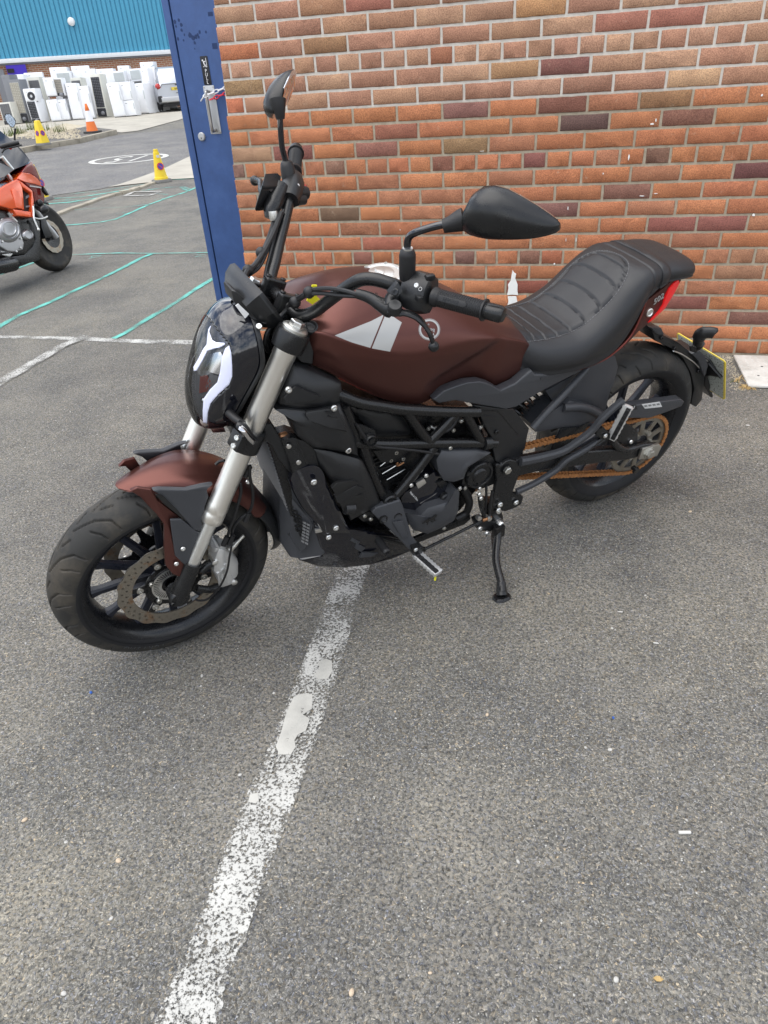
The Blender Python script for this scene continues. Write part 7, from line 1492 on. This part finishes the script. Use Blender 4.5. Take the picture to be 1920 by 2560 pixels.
for nm, z1, z2, m in (('cone_body', .05, .30, 'cone_orange'), ('white_sleeve', .30, .58, 'plastic_white'), ('cone_tip', .58, .76, 'cone_orange')): ob(nm, MB().lathe([(con(z1) * .98, z1), (con(z1), z1 + .002), (con(z2), z2 - .002), (con(z2) * .9, z2), (.0003, z2)], (0, 0, 0), (0, 0, 1), 24), M[m], e, smooth=50)

# ------------------------------------------------------------------ the orange motorcycle at the left edge
OH, OL = radians(90), radians(9)
OX = Vector((cos(OH), sin(OH), 0)); OLf = Vector((-sin(OH), cos(OH), 0)); OZ = Vector((0, 0, cos(OL))) + OLf * sin(OL); OY = OLf * cos(OL) - Vector((0, 0, sin(OL)))
OO = gd(150, 676)
OM = Matrix((OX, OY, OZ)).transposed(); OI = OM.transposed()
obk = empty('motorcycle', OO); obk.matrix_world = Matrix.Translation(OO) @ OM.to_4x4(); tag(obk, 'orange faired motorcycle with silver engine cut off by the left edge of the picture', 'motorcycle')
def okp(x, y, Y): px, py = cr('O', x, y); return OI @ (on_plane(px, py, OO + OY * Y, OY.copy()) - OO)
def O3(Y, *pts): return [okp(p[0], p[1], p[2] if len(p) > 2 else Y) for p in pts]
def op(name, mb, m, parent=None, **k): return ob(name, mb, M[m], parent or obk, **k)
AX = Vector((0, 0, .300))
w_ = op('front_wheel', MB().lathe([(.226, .050), (.232, .048), (.216, 0), (.232, -.048), (.226, -.050), (.215, -.045), (.198, -.018), (.196, 0), (.198, .018), (.215, .045)], AX, (0, 1, 0), 64, closed=True), 'grey_enamel')
t_ = op('tyre', MB().lathe([(.226, -.050), (.244, -.058), (.262, -.061), (.284, -.048), (.296, -.024), (.300, 0), (.296, .024), (.284, .048), (.262, .061), (.244, .058), (.226, .050)], AX, (0, 1, 0), 80), 'rubber', w_, smooth=60)
op('hub', MB().lathe([(.02, -.05), (.035, -.05), (.035, .05), (.02, .05)], AX, (0, 1, 0), 20, closed=True), 'grey_enamel', w_)
for k in range(3):
    a = radians(20 + 120 * k); e_1 = Vector((cos(a), 0, sin(a))); s = Vector((-sin(a), 0, cos(a)))
    op('spoke', MB().rings([[AX + e_1 * r + s * x * wd + YV * y * .016 for x, y in ((-1, -1), (1, -1), (1, 1), (-1, 1))] for r, wd in ((.03, .032), (.10, .022), (.20, .028))]), 'grey_enamel', w_, bevel=.004)
op('brake_disc', drilled_disc(AX, -.066, .100, .146, 48, .003, .03), 'disc_metal', w_, smooth=30)
op('disc_carrier', MB().lathe([(.03, -.060), (.102, -.066), (.102, -.062), (.03, -.056)], AX, (0, 1, 0), 24, closed=True), 'satin_black', w_)
fdv = Vector((-.42, 0, .91)).normalized()
for s_ in (-1, 1):
    fl_ = op('fork_leg', MB().lathe([(.03, -.02), (.032, .04), (.027, .10), (.027, .36), (.030, .37)], AX + YV * s_ * .10, fdv, 18), 'engine_silver'); op('fork_tube', MB().tube([AX + YV * s_ * .10 + fdv * .36, AX + YV * s_ * .10 + fdv * .72], .02, 14), 'bare_metal', fl_)
op('brake_caliper', MB().box(AX + Vector((-.115, -.085, .075)), (.075, .05, .12), Matrix.Rotation(radians(-25), 3, 'Y')), 'satin_black', bevel=.012, seg=3)
mgd = MB(); Rr = []
for i in range(25):
    a = radians(62 + 130 * i / 24); Rr.append([AX + Vector((cos(a) * r, y, sin(a) * r)) for y, r in ((-.072, .285), (-.066, .312), (-.035, .326), (0, .330), (.035, .326), (.066, .312), (.072, .285))])
mgd.rings(Rr, closed=False); o = op('front_mudguard', mgd, 'plastic_black', smooth=60); o.modifiers.new('thickness', 'SOLIDIFY').thickness = .004
def oplate(name, pts, m, wide=None, bevel=.008, parent=None):
    """side panel mirrored to the far side so that the fairing has its full width"""
    mb = MB(); P = pts; mb.rings([P, [Vector((p.x, p.y * .93 + .0, p.z)) * 1 for p in P], [Vector((p.x, -p.y * .93, p.z)) for p in P], [Vector((p.x, -p.y, p.z)) for p in P]]) if wide is None else mb.prism(P, (0, wide, 0)); return op(name, mb, m, parent, bevel=bevel, seg=3)
fair = oplate('side_fairing', O3(-.23, (-160, 1110), (0, 1085), (60, 1048), (208, 972, -.22), (245, 1000, -.22), (275, 1060, -.22), (290, 1180, -.22), (300, 1350, -.22), (205, 1330, -.23), (150, 1340, -.23), (0, 1300), (-160, 1240)), 'orange_paint')
oplate('fairing_rim', O3(-.225, (240, 985), (400, 1115), (418, 1240), (412, 1442), (208, 1420), (155, 1340), (265, 1352), (300, 1362), (395, 1375), (385, 1140), (280, 1070)), 'orange_paint', parent=fair, wide=.06, bevel=.006)
oplate('fairing_vent', O3(-.19, (285, 1090), (390, 1140), (395, 1370), (300, 1365)), 'ink_black', wide=.2, bevel=0, parent=fair)
oplate('fairing_facet', O3(-.2335, (140, 1100, -.2345), (180, 1085, -.2345), (262, 1150, -.2345), (285, 1340, -.2345), (200, 1320, -.2345)), 'orange_paint', wide=.01, bevel=.003, parent=fair)
for i in range(2): oplate('vent_strut', O3(-.20, (320, 1180 + i * 120), (385, 1150 + i * 140), (390, 1180 + i * 130), (322, 1215 + i * 110)), 'grey_enamel', wide=.02, bevel=.004, parent=fair)
nose = oplate('nose_fairing', O3(-.18, (210, 968, -.21), (270, 888, -.20), (380, 905, -.17), (460, 958, -.14), (502, 1012, -.12), (510, 1062, -.12), (440, 1035, -.16), (300, 1002, -.20)), 'orange_paint')
oplate('nose_panel', O3(-.12, (272, 888, -.19), (330, 800, -.16), (385, 755, -.14), (440, 830, -.12), (490, 950, -.10), (500, 1010, -.10), (455, 955, -.12), (380, 902, -.15)), 'dark_red_paint', parent=nose)
oplate('nose_lower', O3(-.14, (300, 1005, -.19), (510, 1064, -.12), (545, 1110, -.10), (550, 1240, -.10), (525, 1275, -.10), (425, 1245, -.15), (412, 1130, -.17)), 'dark_red_paint', parent=nose)
op('lettering_bar', MB().prism(O3(-.2, (365, 1050, -.185), (505, 1072, -.135), (505, 1086, -.135), (365, 1064, -.185)), (0, -.004, 0)), 'label_white', nose, smooth=0)
oplate('windscreen', O3(-.12, (0, 375, -.05), (110, 460, -.07), (205, 560, -.10), (262, 600, -.12), (372, 742, -.14), (330, 792, -.15), (180, 852, -.17), (60, 942, -.19), (-60, 980, -.19), (-60, 500, -.1)), 'gloss_black')
op('fork_stay', MB().tube(O3(-.15, (20, 700), (150, 860)), .02, 12), 'bare_metal')
hbr = op('handlebar', MB().tube(O3(-.30, (-80, 560, -.22), (0, 575, -.28), (20, 575, -.30)), .012, 12), 'satin_black'); op('grip', MB().tube(O3(-.35, (5, 578, -.30), (60, 560, -.33), (175, 535, -.40), (235, 522, -.43)), [.017, .018, .018, .015], 16), 'rubber_soft', hbr)
op('lever', MB().tube(spline(O3(-.36, (20, 650, -.30), (70, 600, -.33), (180, 575, -.40), (268, 552, -.45)), 4), .007, 10), 'satin_black', hbr); op('throttle_tag', MB().ball(okp(128, 590, -.36), .012), 'lever_red', hbr)
mr = op('mirror', MB().tube(spline(O3(-.20, (182, 495, -.24), (180, 420, -.26), (188, 350, -.29)), 4), .008, 10), 'satin_black')
mc = [okp(x, y, -.30) for x, y in ((50, 200), (62, 165), (110, 160), (160, 205), (192, 260), (190, 310), (165, 345), (130, 335), (75, 270))]; op('mirror_housing', MB().prism(mc, (.05, .01, 0), top=.5), 'satin_black', mr, bevel=.006, seg=3); cm = sum(mc, Vector()) / len(mc); op('mirror_glass', MB().prism([cm + (p - cm) * .84 + Vector((-.002, -.002, 0)) for p in mc], (.003, 0, 0)), 'mirror_glass', mr, smooth=0)
en = op('engine', MB().prism(O3(-.17, (-120, 1330), (150, 1345), (420, 1440), (440, 1750), (330, 1900), (0, 1930), (-120, 1900)), (0, .34, 0)), 'frame_black', bevel=.02, seg=3)
def egg(name, c, rx, ry, Y, t, m, tilt=0, parent=None):
    P = [okp(c[0] + cos(a) * rx * cos(tilt) - sin(a) * ry * sin(tilt), c[1] + cos(a) * rx * sin(tilt) + sin(a) * ry * cos(tilt), Y) for a in [2 * pi * i / 28 for i in range(28)]]; cc_ = sum(P, Vector()) / 28
    return op(name, MB().rings([[p + YV * .05 for p in P], P, [p.lerp(cc_, .10) - YV * t * .7 for p in P], [p.lerp(cc_, .28) - YV * t for p in P], [p.lerp(cc_, .34) - YV * t * .7 for p in P]]), m, parent, smooth=45)
egg('crankcase_cover', (90, 1600), 165, 150, -.18, .03, 'engine_silver', .9, en); egg('clutch_cover', (95, 1585), 120, 110, -.20, .02, 'engine_silver', .9, en); egg('water_pump', (325, 1660), 75, 65, -.17, .03, 'engine_silver', .8, en)
oplate('crankcase', O3(-.185, (-60, 1700), (60, 1480), (150, 1420), (200, 1480), (240, 1580), (300, 1760), (290, 1840), (180, 1870), (100, 1860), (0, 1800)), 'engine_silver', wide=.05, bevel=.012, parent=en)
oplate('sump', O3(-.17, (-100, 1820), (100, 1850), (180, 1880), (130, 1930), (0, 1905), (-100, 1890)), 'cast_metal', wide=.2, bevel=.01, parent=en)
for q in ((250, 1815), (20, 1470), (150, 1400), (30, 1740), (200, 1860), (255, 1700)): op('case_bolt', MB().bolt(okp(q[0], q[1], -.19), (0, -1, 0), .009, .008), 'bare_metal', en)
op('cylinder_pipe', MB().tube(O3(-.17, (95, 1380), (150, 1450), (195, 1500)), .018, 12), 'bare_metal', en)
oplate('lower_fairing', O3(-.17, (390, 1440), (490, 1490), (500, 1700), (498, 1960), (440, 1985), (320, 2010), (130, 1985), (-80, 2060), (-80, 1950), (100, 1930), (300, 1900), (400, 1800), (440, 1700), (400, 1560)), 'satin_black')
op('exhaust', MB().tube(spline(O3(-.12, (-200, 2070, -.2), (0, 2040, -.17), (150, 2010, -.12), (300, 1960, -.05), (420, 1900, 0)), 4), [.062] * 9 + [.04] * 8, 18), 'frame_black')
cbx = op('crash_bar', MB().tube(spline(O3(-.24, (405, 1305), (412, 1380), (415, 1455), (440, 1520), (470, 1590)), 4), .009, 10), 'bare_metal'); op('crash_bar_arm', MB().tube(spline(O3(-.24, (418, 1448), (480, 1460), (540, 1450), (580, 1432)), 4), .008, 10), 'bare_metal', cbx); op('bar_plug', MB().ball(okp(470, 1592, -.24), .014), 'bare_metal', cbx)
idn = op('indicator', MB().tube(O3(-.22, (440, 1310, -.16), (480, 1340, -.20), (500, 1350, -.22)), .018, 12), 'rubber_soft'); op('indicator_body', MB().ball(okp(540, 1345, -.25), (.055, .035, .035), 16, 10), 'plastic_black', idn); op('bar_weight', MB().ball(okp(485, 1265, -.22), .03, 14, 10), 'plastic_black', idn)
op('fairing_flap', MB().prism(O3(-.15, (530, 1055), (560, 1090), (605, 1165), (590, 1172), (545, 1120)), (0, .03, 0)), 'plastic_black', bevel=.004)
op('hose', MB().tube(spline(O3(-.16, (330, 1500), (360, 1520), (380, 1600), (370, 1680)), 4), .02, 12), 'rubber_soft'); op('fork_cover', MB().prism(O3(-.13, (500, 1450), (560, 1440), (600, 1560), (640, 1680), (560, 1700), (510, 1560)), (0, .26, 0)), 'plastic_black', bevel=.01)
op('seat', MB().box((-1.0, 0, .78), (.5, .3, .12)), 'leather', bevel=.04, seg=3); op('fuel_tank', MB().ball((-.62, 0, .86), (.28, .17, .16), 24, 16), 'orange_paint')
rwo = op('rear_wheel', MB().lathe([(.226, .065), (.25, .075), (.29, .06), (.31, 0), (.29, -.06), (.25, -.075), (.226, -.065)], (-1.42, 0, .31), (0, 1, 0), 48, closed=True), 'rubber')

# ------------------------------------------------------------------ small things on the ground
random.seed(21)
def pebble(px, py, r, m, name, label, cat, group=None, flat=.55):
    g0 = gd(px, py); mb = MB(); mb.ball((0, 0, 0), (r, r * random.uniform(.6, .8), r * flat), 10, 7)
    for v in mb.v: v *= 1 + .22 * noise.noise(v * 90 + Vector((px, py, 0)) * .01)
    o = ob(name, mb, M[m], None, smooth=60); o.location = g0 + Vector((0, 0, r * flat * .55)); o.rotation_euler.z = random.uniform(0, 6); tag(o, label, cat, group); return o
for px, py, r, m, lb in ((63, 2051, .0072, 'pebble_tan', 'tan pebble lying at the far left of the tarmac'), (297, 2153, .0075, 'pebble_tan', 'tan pebble on the tarmac left of the white line, lower left'), (880, 2482, .0075, 'pebble_tan', 'tan pebble on the tarmac near the bottom edge'), (160, 2485, .006, 'pebble_grey', 'pale pebble at the bottom left corner'), (1218, 1788, .006, 'pebble_tan', 'small tan pebble right of the white line, middle of the tarmac'), (1295, 2155, .005, 'pebble_grey', 'small pale pebble right of the white line, lower middle'), (1525, 1875, .006, 'pebble_grey', 'grey pebble at the right side of the tarmac'), (278, 2297, .005, 'pebble_grey', 'small grey pebble left of the white line near the bottom'), (1075, 2433, .0045, 'pebble_tan', 'tiny tan pebble near the bottom edge, right of the line'), (1540, 2450, .0055, 'pebble_grey', 'pale pebble at the bottom right'), (600, 1938, .005, 'pebble_grey', 'pale chip beside the left edge of the white line'), (505, 1690, .006, 'pebble_grey', 'pale pebble right of the front tyre'), (1725, 1280, .007, 'pebble_tan', 'tan pebble below the rear tyre at right')): pebble(px, py, r, m, 'pebble', lb, 'pebble', 'pebbles on the tarmac')
pebble(228, 1732, .0055, 'litter_blue', 'blue_chip', 'blue plastic scrap left of the white line', 'litter'); pebble(1533, 1795, .0045, 'litter_blue', 'blue_chip', 'tiny blue plastic scrap right of the white line', 'litter')
g0 = gd(1710, 2084); d1 = Vector((.97, .22, 0)); cbt = ob('cigarette_end', MB().tube([d1 * -.012, d1 * .012], .0038, 12), M['litter_white'], None); cbt.location = g0 + Vector((0, 0, .0042)); tag(cbt, 'white cigarette end lying at the lower right', 'litter'); ob('burnt_tip', MB().tube([d1 * .0115, d1 * .0135], .0036, 10), M['pebble_grey'], cbt)
for px, py, lb in ((1552, 1532, 'white paper scrap right of the side stand'), (1640, 1610, 'small white scrap at the right of the tarmac'), (1870, 1065, 'white scrap of plastic below the number plate')):
    g0 = gd(px, py); o = ob('paper_scrap', MB().prism([(cos(a) * .009 * random.uniform(.5, 1.2), sin(a) * .003 * random.uniform(.6, 1.4), .001 + .002 * random.random()) for a in [2 * pi * i / 8 for i in range(8)]], (0, 0, .0012)), M['litter_white'], None, smooth=0); o.location = g0 + Vector((0, 0, .001)); tag(o, lb, 'litter')
g0 = gd(1645, 2450); lf = ob('dead_leaf', MB().prism([(x * .001, y * .001, .002 + .003 * abs(sin(x * .3))) for x, y in ((-9, 0), (-4, 4), (3, 5), (9, 1), (4, -4), (-3, -5))], (0, 0, .0006)), M['dry_straw'], None, smooth=0); lf.location = g0; tag(lf, 'brown dead leaf at the lower right', 'leaf')
# grit along the wall foot and weeds round the steel plate
dp = empty('steel_cover', (2.6, -.24, 0)); tag(dp, 'white painted tread plate in the ground by the wall', 'cover plate')
P = [Vector((2.292, -.030, .004)), Vector((3.05, -.030, .004)), Vector((3.05, -.462, .004)), Vector((2.292, -.462, .004))]; o = ob('plate', MB().prism(P, (0, 0, .012)), M['painted_plate'], dp, bevel=.003); o.location = -dp.location
tread = MB()
for i in range(26):
    for j in range(15):
        c = Vector((2.31 + i * .029, -.448 + j * .029, .016)); a = .75 if (i + j) % 2 else -.75; d = Vector((cos(a), sin(a), 0)); s = Vector((-d.y, d.x, 0)); tread.prism([c + d * .012, c + s * .0025, c - d * .012, c - s * .0025], (0, 0, .0016), top=.7)
o = ob('tread_pattern', tread, M['painted_plate'], dp, smooth=0); o.location = -dp.location; o['kind'] = 'stuff'
for q in ((2.40, -.20), (2.47, -.13), (2.36, -.33), (2.46, -.36)): o = ob('bolt_hole', MB().lathe([(.006, 0), (.006, .0008), (.0003, .0008)], Vector((q[0], q[1], .0165)), (0, 0, 1), 10), M['stone_dark'], dp); o.location = -dp.location
grit = MB(); rnd = random.Random(5)
def shard(mb, c, r):
    a = rnd.uniform(0, 6); d = Vector((cos(a), sin(a), 0)) * r; s = Vector((-d.y, d.x, 0)) * rnd.uniform(.4, .9); h = Vector((0, 0, r * rnd.uniform(.5, 1.0))); n = len(mb.v)
    mb.add([c + d, c + s, c - d, c - s, c + h], [(0, 1, 4), (1, 2, 4), (2, 3, 4), (3, 0, 4)])
for i in range(2600):
    x = rnd.uniform(-.5, 3.0); y = -abs(rnd.gauss(0, .035)) - .002; shard(grit, Vector((x, y, 0)), rnd.uniform(.0012, .0045))
for i in range(500): shard(grit, Vector((2.28 - abs(rnd.gauss(0, .03)), -rnd.random() * .5, 0)), rnd.uniform(.0015, .005))
o = ob('grit', grit, M['gravel'], None, smooth=0, fix=False); tag(o, 'pale grit and sweepings along the foot of the brick wall', 'grit', kind='stuff')
loose = MB()
for i in range(5200):
    x = rnd.uniform(-1.2, 3.2); y = rnd.uniform(-3.7, -.05); shard(loose, Vector((x, y, 0)), rnd.uniform(.0012, .0030) if rnd.random() < .96 else rnd.uniform(.003, .005))
o = ob('loose_chippings', loose, M['pebble_grey'], None, smooth=0, fix=False); tag(o, 'scattered pale chippings over the tarmac', 'chippings', kind='stuff')
def tuft(px, py, n, h, m, label):
    g0 = gd(px, py); mb = MB()
    for i in range(n):
        a = rnd.uniform(0, 2 * pi); d = Vector((cos(a), sin(a), 0)); s = Vector((-d.y, d.x, 0)) * .0013; L_ = h * rnd.uniform(.5, 1.2); P = [d * .006 + Vector((0, 0, 0)), d * L_ * .5 + Vector((0, 0, L_ * .35)), d * L_ + Vector((0, 0, L_ * .25 * rnd.random()))]
        mb.rings([[p - s, p + s] for p in P], closed=False)
    o = ob('grass_tuft', mb, M[m], None, smooth=0, fix=False); o.location = g0; tag(o, label, 'grass', kind='stuff')
tuft(1862, 970, 46, .035, 'dry_straw', 'dry straw tuft at the near corner of the tread plate'); tuft(1845, 950, 14, .05, 'dry_straw', 'dry stalks beside the tread plate'); tuft(1880, 972, 26, .03, 'dry_straw', 'dead grass below the tread plate'); tuft(1838, 955, 8, .03, 'weed_green', 'small green weed beside the tread plate')
vg = MB()
for i in range(500):
    q = gd(*cr('G', rnd.uniform(90, 520), 0 + rnd.uniform(838, 900)), .13); shard(vg, q, rnd.uniform(.02, .07))
o = ob('verge_stones', vg, M['gravel'], None, smooth=0, fix=False); tag(o, 'pale stones heaped on the verge below the fridges', 'stones', kind='stuff')
for px, py in ((45, 335), (83, 325), (110, 328), (150, 331), (30, 340)):
    g0 = gd(px, py, .13); mb = MB()
    for i in range(60):
        a = rnd.uniform(0, 2 * pi); d = Vector((cos(a) * .2, sin(a) * .2, 1)).normalized() * rnd.uniform(.1, .3); s = Vector((-sin(a), cos(a), 0)) * .008; c = Vector((rnd.uniform(-.2, .2), rnd.uniform(-.2, .2), 0)); mb.rings([[c - s, c + s], [c + d - s * .2, c + d + s * .2]], closed=False)
    o = ob('verge_weeds', mb, M['weed_green'], None, smooth=0, fix=False); o.location = g0; tag(o, 'green weeds growing in the far verge', 'weeds', kind='stuff')
